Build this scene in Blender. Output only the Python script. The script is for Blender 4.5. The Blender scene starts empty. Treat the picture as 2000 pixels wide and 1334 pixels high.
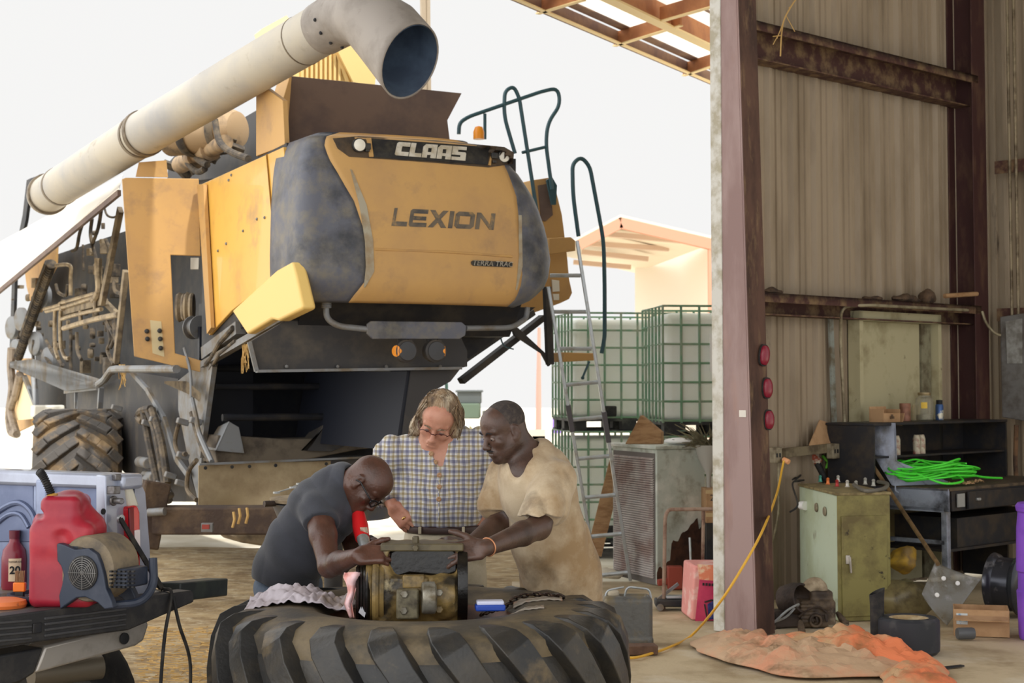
import bpy, bmesh, math, random
import numpy as np
from mathutils import Vector, Matrix, Euler, noise as mnoise
random.seed(7)
R = math.radians
V = Vector
C = bpy.context.scene.collection
# ------------------------------------------------------------------ camera model
CAMH = 1.62; FPX = 3200.0; PITCH = R(3.0); HY = 750.0
PPY = HY - FPX*math.tan(PITCH)
CAM = V((0, 0, CAMH))
_right = V((1,0,0)); _fwd = V((0, math.cos(PITCH), math.sin(PITCH))); _up = V((0, -math.sin(PITCH), math.cos(PITCH)))
def ray(px, py):
    return (_fwd + _right*((px-1000)/FPX) - _up*((py-PPY)/FPX))
def at(px, py, Y):
    d = ray(px, py); return CAM + d*(Y/d.y)
def onz(px, py, z=0.0):
    d = ray(px, py); return CAM + d*((z-CAMH)/d.z)
def onplane(px, py, p0, n):
    d = ray(px, py); p0 = V(p0); n = V(n); return CAM + d*((p0-CAM).dot(n)/d.dot(n))
# ------------------------------------------------------------------ materials
MATS = {}
def lin(c):
    return tuple(((x/255.0)/12.92 if x/255.0 <= .04045 else ((x/255.0+.055)/1.055)**2.4) for x in c)
def mat(name, col, rough=.6, metal=0.0, col2=None, scale=6.0, lo=.45, hi=.62, bump=0.0, bscale=40.0, col3=None, scale3=2.0, lo3=.5, hi3=.65,
        stretch=(1,1,1), alpha=1.0, trans=0.0, emis=None, estr=0.0, sheen=0.0, coat=0.0, spec=.5, ior=1.45, sss=0.0):
    if name in MATS: return MATS[name]
    m = bpy.data.materials.new(name); m.use_nodes = True; nt = m.node_tree; N = nt.nodes; L = nt.links
    b = N['Principled BSDF']; c = lin(col) + (1,)
    b.inputs['Base Color'].default_value = c; b.inputs['Roughness'].default_value = rough; b.inputs['Metallic'].default_value = metal
    b.inputs['Alpha'].default_value = alpha; b.inputs['Transmission Weight'].default_value = trans; b.inputs['IOR'].default_value = ior
    b.inputs['Sheen Weight'].default_value = sheen; b.inputs['Coat Weight'].default_value = coat; b.inputs['Specular IOR Level'].default_value = spec
    if sss: b.inputs['Subsurface Weight'].default_value = sss; b.inputs['Subsurface Scale'].default_value = .01
    if emis: b.inputs['Emission Color'].default_value = lin(emis)+(1,); b.inputs['Emission Strength'].default_value = estr
    tc = N.new('ShaderNodeTexCoord'); mp = N.new('ShaderNodeMapping'); mp.inputs['Scale'].default_value = stretch
    L.new(tc.outputs['Object'], mp.inputs['Vector'])
    cur = None
    def layer(cur, colB, sc, lo, hi, seed):
        n = N.new('ShaderNodeTexNoise'); n.noise_dimensions = '4D'; n.inputs['W'].default_value = seed
        n.inputs['Scale'].default_value = sc; n.inputs['Detail'].default_value = 6; n.inputs['Roughness'].default_value = .62
        L.new(mp.outputs['Vector'], n.inputs['Vector'])
        r = N.new('ShaderNodeMapRange'); r.inputs['From Min'].default_value = lo; r.inputs['From Max'].default_value = hi
        L.new(n.outputs['Fac'], r.inputs['Value'])
        mx = N.new('ShaderNodeMix'); mx.data_type = 'RGBA'
        L.new(r.outputs['Result'], mx.inputs['Factor'])
        if cur is None: mx.inputs['A'].default_value = c
        else: L.new(cur, mx.inputs['A'])
        mx.inputs['B'].default_value = lin(colB)+(1,)
        return mx.outputs['Result']
    if col2: cur = layer(cur, col2, scale, lo, hi, 1.3)
    if col3: cur = layer(cur, col3, scale3, lo3, hi3, 7.7)
    if cur is not None: L.new(cur, b.inputs['Base Color'])
    if bump:
        n = N.new('ShaderNodeTexNoise'); n.inputs['Scale'].default_value = bscale; n.inputs['Detail'].default_value = 5
        L.new(mp.outputs['Vector'], n.inputs['Vector'])
        bp = N.new('ShaderNodeBump'); bp.inputs['Strength'].default_value = bump; bp.inputs['Distance'].default_value = .02
        L.new(n.outputs['Fac'], bp.inputs['Height']); L.new(bp.outputs['Normal'], b.inputs['Normal'])
    m['_'] = 1
    MATS[name] = m
    return m
# ------------------------------------------------------------------ object plumbing
def tag(o, label=None, cat=None, group=None, kind=None):
    if label: o['label'] = label
    if cat: o['category'] = cat
    if group: o['group'] = group
    if kind: o['kind'] = kind
    return o
def wloc(o):
    p = V((0,0,0))
    while o is not None: p = p + o.location; o = o.parent
    return p
def thing(name, loc, label, cat, group=None):
    o = bpy.data.objects.new(name, None); C.objects.link(o); o.empty_display_size = .1
    o.location = V(loc); tag(o, label, cat, group); return o
def put(name, me, parent=None, origin=None):
    n = len(me.vertices); a = np.empty(n*3); me.vertices.foreach_get('co', a); a = a.reshape(-1,3)
    if origin is None: origin = V(((a[:,0].min()+a[:,0].max())/2, (a[:,1].min()+a[:,1].max())/2, a[:,2].min()))
    a -= np.array(origin); me.vertices.foreach_set('co', a.ravel()); me.update()
    o = bpy.data.objects.new(name, me); C.objects.link(o)
    if parent is not None: o.parent = parent; o.location = V(origin) - wloc(parent)
    else: o.location = V(origin)
    return o
def basis(d):
    d = V(d).normalized(); u = d.cross(V((0,0,1)))
    if u.length < 1e-3: u = d.cross(V((0,1,0)))
    u.normalize(); return u, d.cross(u).normalized(), d
def catmull(pts, n=6, closed=False):
    P = [V(p) for p in pts]; out = []; m = len(P)
    rng = range(m if closed else m-1)
    for i in rng:
        if closed: a,b,c,d = P[(i-1)%m],P[i],P[(i+1)%m],P[(i+2)%m]
        else: a,b,c,d = P[max(i-1,0)],P[i],P[i+1],P[min(i+2,m-1)]
        for k in range(n):
            t = k/n; out.append(.5*((2*b)+(c-a)*t+(2*a-5*b+4*c-d)*t*t+(3*b-a-3*c+d)*t**3))
    if not closed: out.append(P[-1])
    return out
def arcfill(pts, r, n=5):
    """round the corners of a polyline"""
    P = [V(p) for p in pts]; out = [P[0]]
    for i in range(1, len(P)-1):
        a,b,c = P[i-1],P[i],P[i+1]; l1=(a-b).length; l2=(c-b).length; q=min(r,l1*.48,l2*.48)
        s=b+(a-b).normalized()*q; e=b+(c-b).normalized()*q
        for k in range(n+1):
            t=k/n; out.append(s*(1-t)**2+b*2*t*(1-t)+e*t*t)
    out.append(P[-1]); return out
class MB:
    def __init__(s): s.v=[]; s.f=[]
    def add(s, vs, fs):
        o=len(s.v); s.v += [tuple(v) for v in vs]; s.f += [tuple(o+i for i in f) for f in fs]; return s
    def box(s, c, size, rot=None, M=None):
        hx,hy,hz = [q/2 for q in size]; vs=[V((x*hx,y*hy,z*hz)) for x in(-1,1) for y in(-1,1) for z in(-1,1)]
        if rot is not None: vs=[(Euler(rot).to_matrix() if not isinstance(rot, Matrix) else rot)@v for v in vs]
        vs=[v+V(c) for v in vs]
        if M is not None: vs=[M@v for v in vs]
        return s.add(vs,[(0,1,3,2),(4,6,7,5),(0,4,5,1),(2,3,7,6),(0,2,6,4),(1,5,7,3)])
    def bar(s, a, b, w, h, up=(0,0,1)):
        a=V(a); b=V(b); d=(b-a).normalized(); u=d.cross(V(up)); 
        if u.length<1e-4: u=d.cross(V((0,1,0)))
        u.normalize(); t=u.cross(d).normalized(); vs=[]
        for p in (a,b):
            for i,j in((-1,-1),(1,-1),(1,1),(-1,1)): vs.append(p+u*(i*w/2)+t*(j*h/2))
        return s.add(vs,[(3,2,1,0),(4,5,6,7),(0,1,5,4),(1,2,6,5),(2,3,7,6),(3,0,4,7)])
    def prism(s, pts, th):
        """closed polygon extruded along vector th (both ways: list start -> +th)"""
        pts=[V(p) for p in pts]; th=V(th); n=len(pts); vs=pts+[p+th for p in pts]
        fs=[tuple(range(n))[::-1], tuple(range(n,2*n))]+[(i,(i+1)%n,n+(i+1)%n,n+i) for i in range(n)]
        return s.add(vs,fs)
    def tube(s, pts, r, n=10, cap=True, closed=False):
        P=[V(p) for p in pts]; m=len(P); rs=r if isinstance(r,(list,tuple)) else [r]*m
        T=[]
        for i in range(m):
            if closed: t=P[(i+1)%m]-P[(i-1)%m]
            else: t=P[min(i+1,m-1)]-P[max(i-1,0)]
            T.append(t.normalized())
        u,_,_=basis(T[0]); vs=[]
        for i in range(m):
            u=(u-T[i]*u.dot(T[i]))
            if u.length<1e-6: u=basis(T[i])[0]
            u.normalize(); w=T[i].cross(u)
            for k in range(n):
                a=2*math.pi*k/n; vs.append(P[i]+(u*math.cos(a)+w*math.sin(a))*rs[i])
        fs=[]
        for i in range(m if closed else m-1):
            j=(i+1)%m
            for k in range(n): fs.append((i*n+k,i*n+(k+1)%n,j*n+(k+1)%n,j*n+k))
        if cap and not closed: fs.append(tuple(range(n))[::-1]); fs.append(tuple((m-1)*n+k for k in range(n)))
        return s.add(vs,fs)
    def lathe(s, prof, origin=(0,0,0), axis=(0,0,1), n=32, closed=False, sx=1.0):
        """prof = [(r, h)...] about axis"""
        u,w,d=basis(axis); o=V(origin); vs=[]; m=len(prof)
        for r,h in prof:
            for k in range(n):
                a=2*math.pi*k/n; vs.append(o+d*h+(u*math.cos(a)*sx+w*math.sin(a))*max(r,1e-5))
        fs=[]
        for i in range(m if closed else m-1):
            j=(i+1)%m
            for k in range(n): fs.append((i*n+k,i*n+(k+1)%n,j*n+(k+1)%n,j*n+k))
        if not closed:
            if prof[0][0]>1e-4: fs.append(tuple(range(n))[::-1])
            if prof[-1][0]>1e-4: fs.append(tuple((m-1)*n+k for k in range(n)))
        return s.add(vs,fs)
    def cyl(s, a, b, r, n=16, r2=None):
        a=V(a); b=V(b); return s.tube([a,b],[r, r if r2 is None else r2],n)
    def grid(s, fn, nu, nv, th=None):
        vs=[]; 
        for i in range(nu+1):
            for j in range(nv+1): vs.append(V(fn(i/nu,j/nv)))
        fs=[(i*(nv+1)+j,(i+1)*(nv+1)+j,(i+1)*(nv+1)+j+1,i*(nv+1)+j+1) for i in range(nu) for j in range(nv)]
        if th is None: return s.add(vs,fs)
        th=V(th); N=len(vs); vs2=vs+[v-th for v in vs]; fs2=fs+[tuple(N+k for k in f[::-1]) for f in fs]
        W=nv+1
        for i in range(nu):
            fs2.append((i*W,N+i*W,N+(i+1)*W,(i+1)*W)[::-1]); a=i*W+nv; b=(i+1)*W+nv; fs2.append((a,b,N+b,N+a)[::-1])
        for j in range(nv):
            fs2.append((j,j+1,N+j+1,N+j)[::-1]); a=nu*W+j; fs2.append((a,N+a,N+a+1,a+1)[::-1])
        return s.add(vs2,fs2)
    def loft(s, rings, cap=True):
        n=len(rings[0]); m=len(rings); vs=[v for r in rings for v in r]
        fs=[(i*n+k,i*n+(k+1)%n,(i+1)*n+(k+1)%n,(i+1)*n+k) for i in range(m-1) for k in range(n)]
        if cap: fs.append(tuple(range(n))[::-1]); fs.append(tuple((m-1)*n+k for k in range(n)))
        return s.add(vs,fs)
    def ell(s, c, r, n=16, M=None):
        vs=[];fs=[]; m=n//2
        for i in range(m+1):
            th=math.pi*i/m
            for k in range(n):
                a=2*math.pi*k/n; v=V((math.sin(th)*math.cos(a)*r[0],math.sin(th)*math.sin(a)*r[1],math.cos(th)*r[2]))
                if M is not None: v=M@v
                vs.append(v+V(c))
        for i in range(m):
            for k in range(n): fs.append((i*n+k,(i+1)*n+k,(i+1)*n+(k+1)%n,i*n+(k+1)%n))
        return s.add(vs,fs)
    def build(s, name, m, parent=None, smooth=True, bevel=0, seg=2, ang=35, weld=True, sub=0, origin=None, disp=None):
        bm=bmesh.new(); vv=[bm.verts.new(v) for v in s.v]
        for f in s.f:
            try: bm.faces.new([vv[i] for i in f])
            except ValueError: pass
        if weld: bmesh.ops.remove_doubles(bm, verts=bm.verts, dist=1e-5)
        bmesh.ops.recalc_face_normals(bm, faces=bm.faces)
        if disp:
            bm.normal_update()
            for v in bm.verts: v.co = disp(v.co.copy(), v.normal.copy())
        for f in bm.faces: f.smooth=smooth
        if smooth:
            for e in bm.edges:
                if len(e.link_faces)==2: e.smooth = e.calc_face_angle(0) < R(ang)
        me=bpy.data.meshes.new(name); bm.to_mesh(me); bm.free()
        for x in (m if isinstance(m,(list,tuple)) else [m]): me.materials.append(x)
        o=put(name, me, parent, origin)
        if bevel:
            b=o.modifiers.new('bevel','BEVEL'); b.width=bevel; b.segments=seg; b.limit_method='ANGLE'; b.angle_limit=R(30); b.harden_normals=False
        if sub:
            q=o.modifiers.new('sub','SUBSURF'); q.levels=sub; q.render_levels=sub
        return o
def split(o):
    """one object per separate piece of a multi-piece build"""
    me=o.data; bm=bmesh.new(); bm.from_mesh(me); bm.verts.ensure_lookup_table(); seen=[-1]*len(bm.verts); n=0
    for v in bm.verts:
        if seen[v.index]>=0: continue
        st=[v]; seen[v.index]=n
        while st:
            a=st.pop()
            for e in a.link_edges:
                b=e.other_vert(a)
                if seen[b.index]<0: seen[b.index]=n; st.append(b)
        n+=1
    bm.free()
    if n<2: return [o]
    base=wloc(o); vs=[v.co.copy()+base for v in me.vertices]; groups=[([],{}) for _ in range(n)]
    for i,g in enumerate(seen): groups[g][1][i]=len(groups[g][0]); groups[g][0].append(vs[i])
    fl=[[] for _ in range(n)]
    for q in me.polygons: fl[seen[q.vertices[0]]].append([groups[seen[q.vertices[0]]][1][i] for i in q.vertices])
    nm=o.name.split('.')[0]; out=[]; par=o.parent; mods=[(b.width,b.segments) for b in o.modifiers if b.type=='BEVEL']; mt=me.materials[0]; bpy.data.objects.remove(o)
    for g in range(n):
        m=MB(); m.add(groups[g][0],fl[g]); out.append(m.build(nm,mt,par,weld=False,bevel=mods[0][0] if mods else 0,seg=mods[0][1] if mods else 2))
    return out
def text(name, s, m, p, xdir, ydir, h, parent=None, ext=.002, off=0.0, sx=1.0, shear=0.0, center=True, spacing=1.0):
    cu=bpy.data.curves.new(name,'FONT'); cu.body=s; cu.size=1.0; cu.extrude=.5; cu.offset=off; cu.shear=shear; cu.space_character=spacing
    cu.align_x='CENTER' if center else 'LEFT'; cu.align_y='CENTER'
    o=bpy.data.objects.new('_t',cu); C.objects.link(o)
    dg=bpy.context.evaluated_depsgraph_get(); me=bpy.data.meshes.new_from_object(o.evaluated_get(dg)); bpy.data.objects.remove(o)
    xd=V(xdir).normalized(); yd=V(ydir).normalized(); zd=xd.cross(yd)
    for v in me.vertices:
        c=v.co; v.co = V(p)+xd*(c.x*h*sx)+yd*(c.y*h)+zd*(c.z*ext)
    me.materials.clear(); me.materials.append(m); me.name=name
    return put(name, me, parent)
# ------------------------------------------------------------------ signed distance modelling
def rotm(d, up=(0,0,1)):
    """columns: x=side, y=d (forward), z=up"""
    y=V(d).normalized(); x=y.cross(V(up)).normalized(); z=x.cross(y)
    return np.array([[x.x,y.x,z.x],[x.y,y.y,z.y],[x.z,y.z,z.z]])
class SDF:
    def __init__(s, vox): s.vox=vox; s.ops=[]
    def _add(s, kind, prm, lo, hi, k, sub, clip): s.ops.append((kind,prm,np.array(lo),np.array(hi),k,sub,clip)); return s
    def rc(s, a, b, ra, rb=None, k=.01, sub=False, clip=None):
        a=np.array(a,float); b=np.array(b,float); rb=ra if rb is None else rb; m=max(ra,rb)
        return s._add('rc',(a,b,ra,rb),np.minimum(a,b)-m,np.maximum(a,b)+m,k,sub,clip)
    def chain(s, pts, rs, k=.01, **kw):
        for i in range(len(pts)-1): s.rc(pts[i],pts[i+1],rs[i],rs[i+1],k,**kw)
        return s
    def ell(s, c, r, M=None, k=.01, sub=False, clip=None):
        c=np.array(c,float); M=np.eye(3) if M is None else np.array(M); e=np.abs(M)@np.array(r)
        return s._add('ell',(c,np.array(r,float),M),c-e,c+e,k,sub,clip)
    def box(s, c, half, M=None, rnd=.005, k=.005, sub=False, clip=None):
        c=np.array(c,float); M=np.eye(3) if M is None else np.array(M); e=np.abs(M)@np.array(half)+rnd
        return s._add('box',(c,np.array(half,float)-rnd,M,rnd),c-e,c+e,k,sub,clip)
    def ctub(s, a, b, r, h=None, k=.003, sub=False, clip=None):
        """flat-ended cylinder a->b"""
        a=np.array(a,float); b=np.array(b,float)
        return s._add('cyl',(a,b,r),np.minimum(a,b)-r,np.maximum(a,b)+r,k,sub,clip)
    def mesh(s, name, m, parent=None, disp=None, smooth_it=1, origin=None):
        vox=s.vox; los=np.min([o[2] for o in s.ops if not o[5]],axis=0)-3*vox; his=np.max([o[3] for o in s.ops if not o[5]],axis=0)+3*vox
        if disp is not None: los-=.02; his+=.02
        n=np.ceil((his-los)/vox).astype(int)+1
        ax=[los[i]+vox*np.arange(n[i]) for i in range(3)]
        F=np.full(n,.08,dtype=np.float32)
        for kind,prm,lo,hi,k,sub,clip in s.ops:
            pad=k+4*vox+(.02 if disp is not None else 0); i0=np.clip(np.floor((lo-pad-los)/vox).astype(int),0,n); i1=np.clip(np.ceil((hi+pad-los)/vox).astype(int)+1,0,n)
            if np.any(i1<=i0): continue
            X,Y,Z=np.meshgrid(*[ax[i][i0[i]:i1[i]] for i in range(3)],indexing='ij',sparse=True)
            if kind=='rc':
                a,b,ra,rb=prm; ba=b-a; l2=max(float(ba@ba),1e-12)
                px,py,pz=X-a[0],Y-a[1],Z-a[2]
                t=np.clip((px*ba[0]+py*ba[1]+pz*ba[2])/l2,0,1)
                d=np.sqrt((px-ba[0]*t)**2+(py-ba[1]*t)**2+(pz-ba[2]*t)**2)-(ra+(rb-ra)*t)
            elif kind=='cyl':
                a,b,r=prm; ba=b-a; L=math.sqrt(float(ba@ba)); u=ba/L
                px,py,pz=X-a[0],Y-a[1],Z-a[2]; t=px*u[0]+py*u[1]+pz*u[2]
                q=np.sqrt(np.maximum(px*px+py*py+pz*pz-t*t,0))-r
                d=np.maximum(q,np.abs(t-L/2)-L/2)
            else:
                c,rr,M=prm[0],prm[1],prm[2]; px,py,pz=X-c[0],Y-c[1],Z-c[2]
                lx=px*M[0,0]+py*M[1,0]+pz*M[2,0]; ly=px*M[0,1]+py*M[1,1]+pz*M[2,1]; lz=px*M[0,2]+py*M[1,2]+pz*M[2,2]
                if kind=='ell':
                    k0=np.sqrt((lx/rr[0])**2+(ly/rr[1])**2+(lz/rr[2])**2); k1=np.sqrt((lx/rr[0]**2)**2+(ly/rr[1]**2)**2+(lz/rr[2]**2)**2)+1e-9
                    d=k0*(k0-1)/k1
                else:
                    qx,qy,qz=np.abs(lx)-rr[0],np.abs(ly)-rr[1],np.abs(lz)-rr[2]
                    d=np.sqrt(np.maximum(qx,0)**2+np.maximum(qy,0)**2+np.maximum(qz,0)**2)+np.minimum(np.maximum(qx,np.maximum(qy,qz)),0)-prm[3]
            if clip is not None:
                for cp,cn in clip:
                    cp=np.array(cp,float); cn=np.array(cn,float); cn=cn/np.linalg.norm(cn)
                    d=np.maximum(d,(X-cp[0])*cn[0]+(Y-cp[1])*cn[1]+(Z-cp[2])*cn[2])
            sl=tuple(slice(i0[i],i1[i]) for i in range(3)); f=F[sl]; d=d.astype(np.float32)
            if sub:
                h=np.maximum(k-np.abs(f+d),0)/k if k>0 else 0; F[sl]=np.maximum(f,-d)+(h*h*k*.25 if k>0 else 0)
            else:
                h=np.maximum(k-np.abs(f-d),0)/k if k>0 else 0; F[sl]=np.minimum(f,d)-(h*h*k*.25 if k>0 else 0)
        if disp is not None:
            X,Y,Z=np.meshgrid(*ax,indexing='ij',sparse=True); F=F+disp(X,Y,Z).astype(np.float32)
        vs,fs=nets(F,los,vox)
        me=bpy.data.meshes.new(name); me.vertices.add(len(vs)); me.vertices.foreach_set('co',vs.ravel())
        me.loops.add(len(fs)*4); me.polygons.add(len(fs)); me.loops.foreach_set('vertex_index',fs.ravel().astype(np.int32))
        me.polygons.foreach_set('loop_start',np.arange(0,len(fs)*4,4,dtype=np.int32)); me.polygons.foreach_set('loop_total',np.full(len(fs),4,dtype=np.int32))
        me.update(calc_edges=True); me.validate()
        me.polygons.foreach_set('use_smooth',np.ones(len(me.polygons),dtype=bool))
        for x in (m if isinstance(m,(list,tuple)) else [m]): me.materials.append(x)
        o=put(name, me, parent, origin)
        if smooth_it:
            q=o.modifiers.new('relax','SMOOTH'); q.factor=.5; q.iterations=smooth_it
        return o
def nets(F, lo, vox):
    S=F<0; nx,ny,nz=F.shape
    cx,cy,cz=nx-1,ny-1,nz-1
    cnt=np.zeros((cx,cy,cz),np.int8); 
    for i in(0,1):
        for j in(0,1):
            for k in(0,1): cnt+=S[i:i+cx,j:j+cy,k:k+cz]
    act=(cnt>0)&(cnt<8); idx=-np.ones(act.shape,np.int64); A=np.argwhere(act); idx[act]=np.arange(len(A))
    acc=np.zeros((len(A),3)); num=np.zeros(len(A))
    cor=[(i,j,k) for i in(0,1) for j in(0,1) for k in(0,1)]
    for a in cor:
        for ax in range(3):
            if a[ax]==1: continue
            b=list(a); b[ax]=1
            fa=F[A[:,0]+a[0],A[:,1]+a[1],A[:,2]+a[2]]; fb=F[A[:,0]+b[0],A[:,1]+b[1],A[:,2]+b[2]]
            cr=(fa<0)!=(fb<0); t=np.where(cr,fa/np.where(cr,fa-fb,1),0)
            p=np.array(a,float)[None,:].repeat(len(A),0); p[:,ax]+=t
            acc+=p*cr[:,None]; num+=cr
    vs=lo+vox*(A+acc/num[:,None])
    quads=[]
    for ax in range(3):
        o1,o2=[(1,2),(2,0),(0,1)][ax]
        sl0=[slice(0,None)]*3; sl1=[slice(0,None)]*3; sl0[ax]=slice(0,-1); sl1[ax]=slice(1,None)
        a=S[tuple(sl0)]; b=S[tuple(sl1)]; ch=a!=b; E=np.argwhere(ch)
        ok=(E[:,o1]>0)&(E[:,o2]>0)&(E[:,o1]<F.shape[o1]-1)&(E[:,o2]<F.shape[o2]-1); E=E[ok]
        fl=a[E[:,0],E[:,1],E[:,2]]
        def c(d1,d2):
            q=E.copy(); q[:,o1]-=d1; q[:,o2]-=d2; return idx[q[:,0],q[:,1],q[:,2]]
        q=np.stack([c(1,1),c(0,1),c(0,0),c(1,0)],1); q[~fl]=q[~fl][:,::-1]; quads.append(q)
    return vs,np.concatenate(quads)
# ------------------------------------------------------------------ camera, sky, sun
cam=bpy.data.cameras.new('camera'); co=bpy.data.objects.new('camera',cam); C.objects.link(co)
co.location=CAM; co.rotation_euler=(math.pi/2+PITCH,0,0); cam.sensor_width=36; cam.lens=FPX/2000*36
cam.shift_y=-(667-PPY)/2000; cam.clip_end=500; cam.clip_start=.1
cam.dof.use_dof=True; cam.dof.focus_distance=7.3; cam.dof.aperture_fstop=6.3
bpy.context.scene.camera=co
sc=bpy.context.scene; sc.view_settings.view_transform='Standard'; sc.view_settings.look='None'; sc.view_settings.exposure=0; sc.view_settings.gamma=1
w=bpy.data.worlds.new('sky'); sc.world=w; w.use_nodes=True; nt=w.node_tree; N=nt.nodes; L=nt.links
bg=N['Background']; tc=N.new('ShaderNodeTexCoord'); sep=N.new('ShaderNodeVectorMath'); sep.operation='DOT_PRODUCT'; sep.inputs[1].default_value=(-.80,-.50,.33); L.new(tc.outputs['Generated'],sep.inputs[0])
rmp=N.new('ShaderNodeMapRange'); rmp.inputs['From Min'].default_value=-.12; rmp.inputs['From Max'].default_value=.85; rmp.inputs['To Min'].default_value=.92; rmp.inputs['To Max'].default_value=2.5  # sky strength raised left and behind the camera to brighten the interior
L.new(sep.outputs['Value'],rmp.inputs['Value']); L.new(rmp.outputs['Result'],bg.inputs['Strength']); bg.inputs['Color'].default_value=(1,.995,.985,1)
sun=bpy.data.lights.new('sun','SUN'); sun.energy=3.6; sun.angle=R(3); sun.color=(1,.98,.95); so=bpy.data.objects.new('sun',sun); C.objects.link(so)
so.rotation_euler=V((.45,-.5,1.0)).to_track_quat('Z','Y').to_euler()
# ------------------------------------------------------------------ ground and floor
def struct(o): o['kind']='structure'; return o
M_dirt=mat('packed_dirt',(176,152,112),.95,col2=(132,108,74),scale=3.5,lo=.42,hi=.62,col3=(198,182,150),scale3=9,lo3=.5,hi3=.7,bump=.5,bscale=30,stretch=(1,1.5,1))
M_conc=mat('dusty_concrete',(196,178,146),.9,col2=(160,140,108),scale=2.4,lo=.45,hi=.65,col3=(214,204,184),scale3=1.3,lo3=.52,hi3=.7,bump=.15,bscale=60)
M_gravel=mat('pale_gravel',(226,218,200),.95,col2=(205,194,170),scale=1.2,bump=.2,bscale=20)
def gpt(x,y):
    h=mnoise.noise(V((x*1.2,y*2.2,0)))*.02+mnoise.noise(V((x*5,y*9,3)))*.008
    return V((x,y,-.012+h*.6))
m=MB(); m.grid(lambda u,v: gpt(-9+u*9.2,3.5+v*13),110,150); struct(m.build('floor_dirt',M_dirt,None))
m=MB(); m.box((4.0,8.8,-.035),(8.0,9.6,.06)); 
fl=struct(m.build('floor',M_conc,None))
m=MB(); m.box((0,60,-.12),(160,110,.1)); struct(m.build('ground_outside',M_gravel,None))
# ------------------------------------------------------------------ barn wall, columns, girts
WD=V((.718,.696,0)); WN=V((.696,-.718,0)); UP=V((0,0,1))
C0=onz(1478,1243); C0.z=0
def wallpt(px,py,off=0.0):
    """pixel onto the wall plane shifted off metres into the room"""
    return onplane(px,py,C0+WN*off,WN)
M_steel=mat('red_oxide_steel',(156,132,128),.6,col2=(138,112,108),scale=5,col3=(166,128,112),scale3=2,stretch=(1,1,.25),bump=.05)
M_steel_d=mat('dark_oxide_steel',(62,34,32),.65,col2=(92,66,50),scale=7,lo=.5,hi=.7,stretch=(1,1,.35),bump=.08)
M_girt=mat('dusty_girt',(74,46,40),.8,col2=(122,98,70),scale=9,lo=.45,hi=.62,bump=.2)
M_sheet=mat('corrugated_sheet',(158,142,120),.55,col2=(128,112,90),scale=3,lo=.45,hi=.7,col3=(72,58,46),scale3=4.5,lo3=.66,hi3=.74,stretch=(1,1,.22))
M_trimw=mat('chalky_white_trim',(206,204,196),.6,col2=(168,160,140),scale=9)
dep=.26
# door jamb column: I section
m=MB(); H=6.2
def colbox(c0,a,b,da,db,z0=0,z1=H):
    return [c0+a*0+V((0,0,z)) for z in (z0,z1)]
def vprism(m,pts,z0,z1): m.prism([V((p.x,p.y,z0)) for p in pts],V((0,0,z1-z0)))
wdt=.115
FWD=.185; TAP=.17
def tprism(m,pts,z0,z1):
    # pts: (point, weight) - weight 1 moves back with the taper
    m.loft([[V((p.x,p.y,z))-WN*(TAP*z/H*w_) for p,w_ in pts] for z in (z0,z1)])
tprism(m,[(C0,1),(C0+WD*FWD,1),(C0+WD*FWD-WN*.012,1),(C0-WN*.012,1)],0,H)
tprism(m,[(C0-WN*.013,1),(C0+WD*.012-WN*.013,1),(C0+WD*.012-WN*(dep-.01),0),(C0-WN*(dep-.01),0)],0,H)
tprism(m,[(C0-WN*dep,0),(C0+WD*FWD-WN*dep,0),(C0+WD*FWD-WN*(dep-.012),0),(C0-WN*(dep-.012),0)],0,H)
col=struct(m.build('trim_1',M_steel,None,bevel=.003))
m=MB(); vprism(m,[C0-WN*dep-WD*.006,C0-WN*(dep+.09)-WD*.006,C0-WN*(dep+.09)+WD*.1,C0-WN*dep+WD*.1],0,H)
struct(m.build('trim_2',M_trimw,None,bevel=.004))
m=MB(); tprism(m,[(C0+WN*.001+WD*.003,1),(C0+WD*FWD+WN*.001,1),(C0+WD*FWD+WN*.006,1),(C0+WD*.003+WN*.006,1)],0,H)
struct(m.build('trim_3',mat('shaded_brown_face',(88,62,50),.8,col2=(60,40,32),scale=6,col3=(120,96,70),scale3=12,lo3=.55,hi3=.7,stretch=(1,1,.3),bump=.1),None))  # overlay on the face turned from the doorway, shade put into its colour
# the wall stands further back than the door column
CC0=C0.copy(); C0=onplane(1465,1000,CC0-WN*.8,WN); C0.z=0
# corner post
Pc=wallpt(1925,900); Pc.z=0; Wlen=(Pc-C0).dot(WD)
def wp(u,n,z=0): p=C0+WD*u+WN*n; return V((p.x,p.y,z))
m=MB()
for a,b,c,d in ((-.13,.09,-.012,.0),(-.13,.09,-.25,-.238)): vprism(m,[wp(Wlen+a,c),wp(Wlen+b,c),wp(Wlen+b,d),wp(Wlen+a,d)],0,H)
vprism(m,[wp(Wlen-.026,-.24),wp(Wlen-.014,-.24),wp(Wlen-.014,-.012),wp(Wlen-.026,-.012)],0,H)
struct(m.build('trim_4',M_steel_d,None,bevel=.003))
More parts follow.
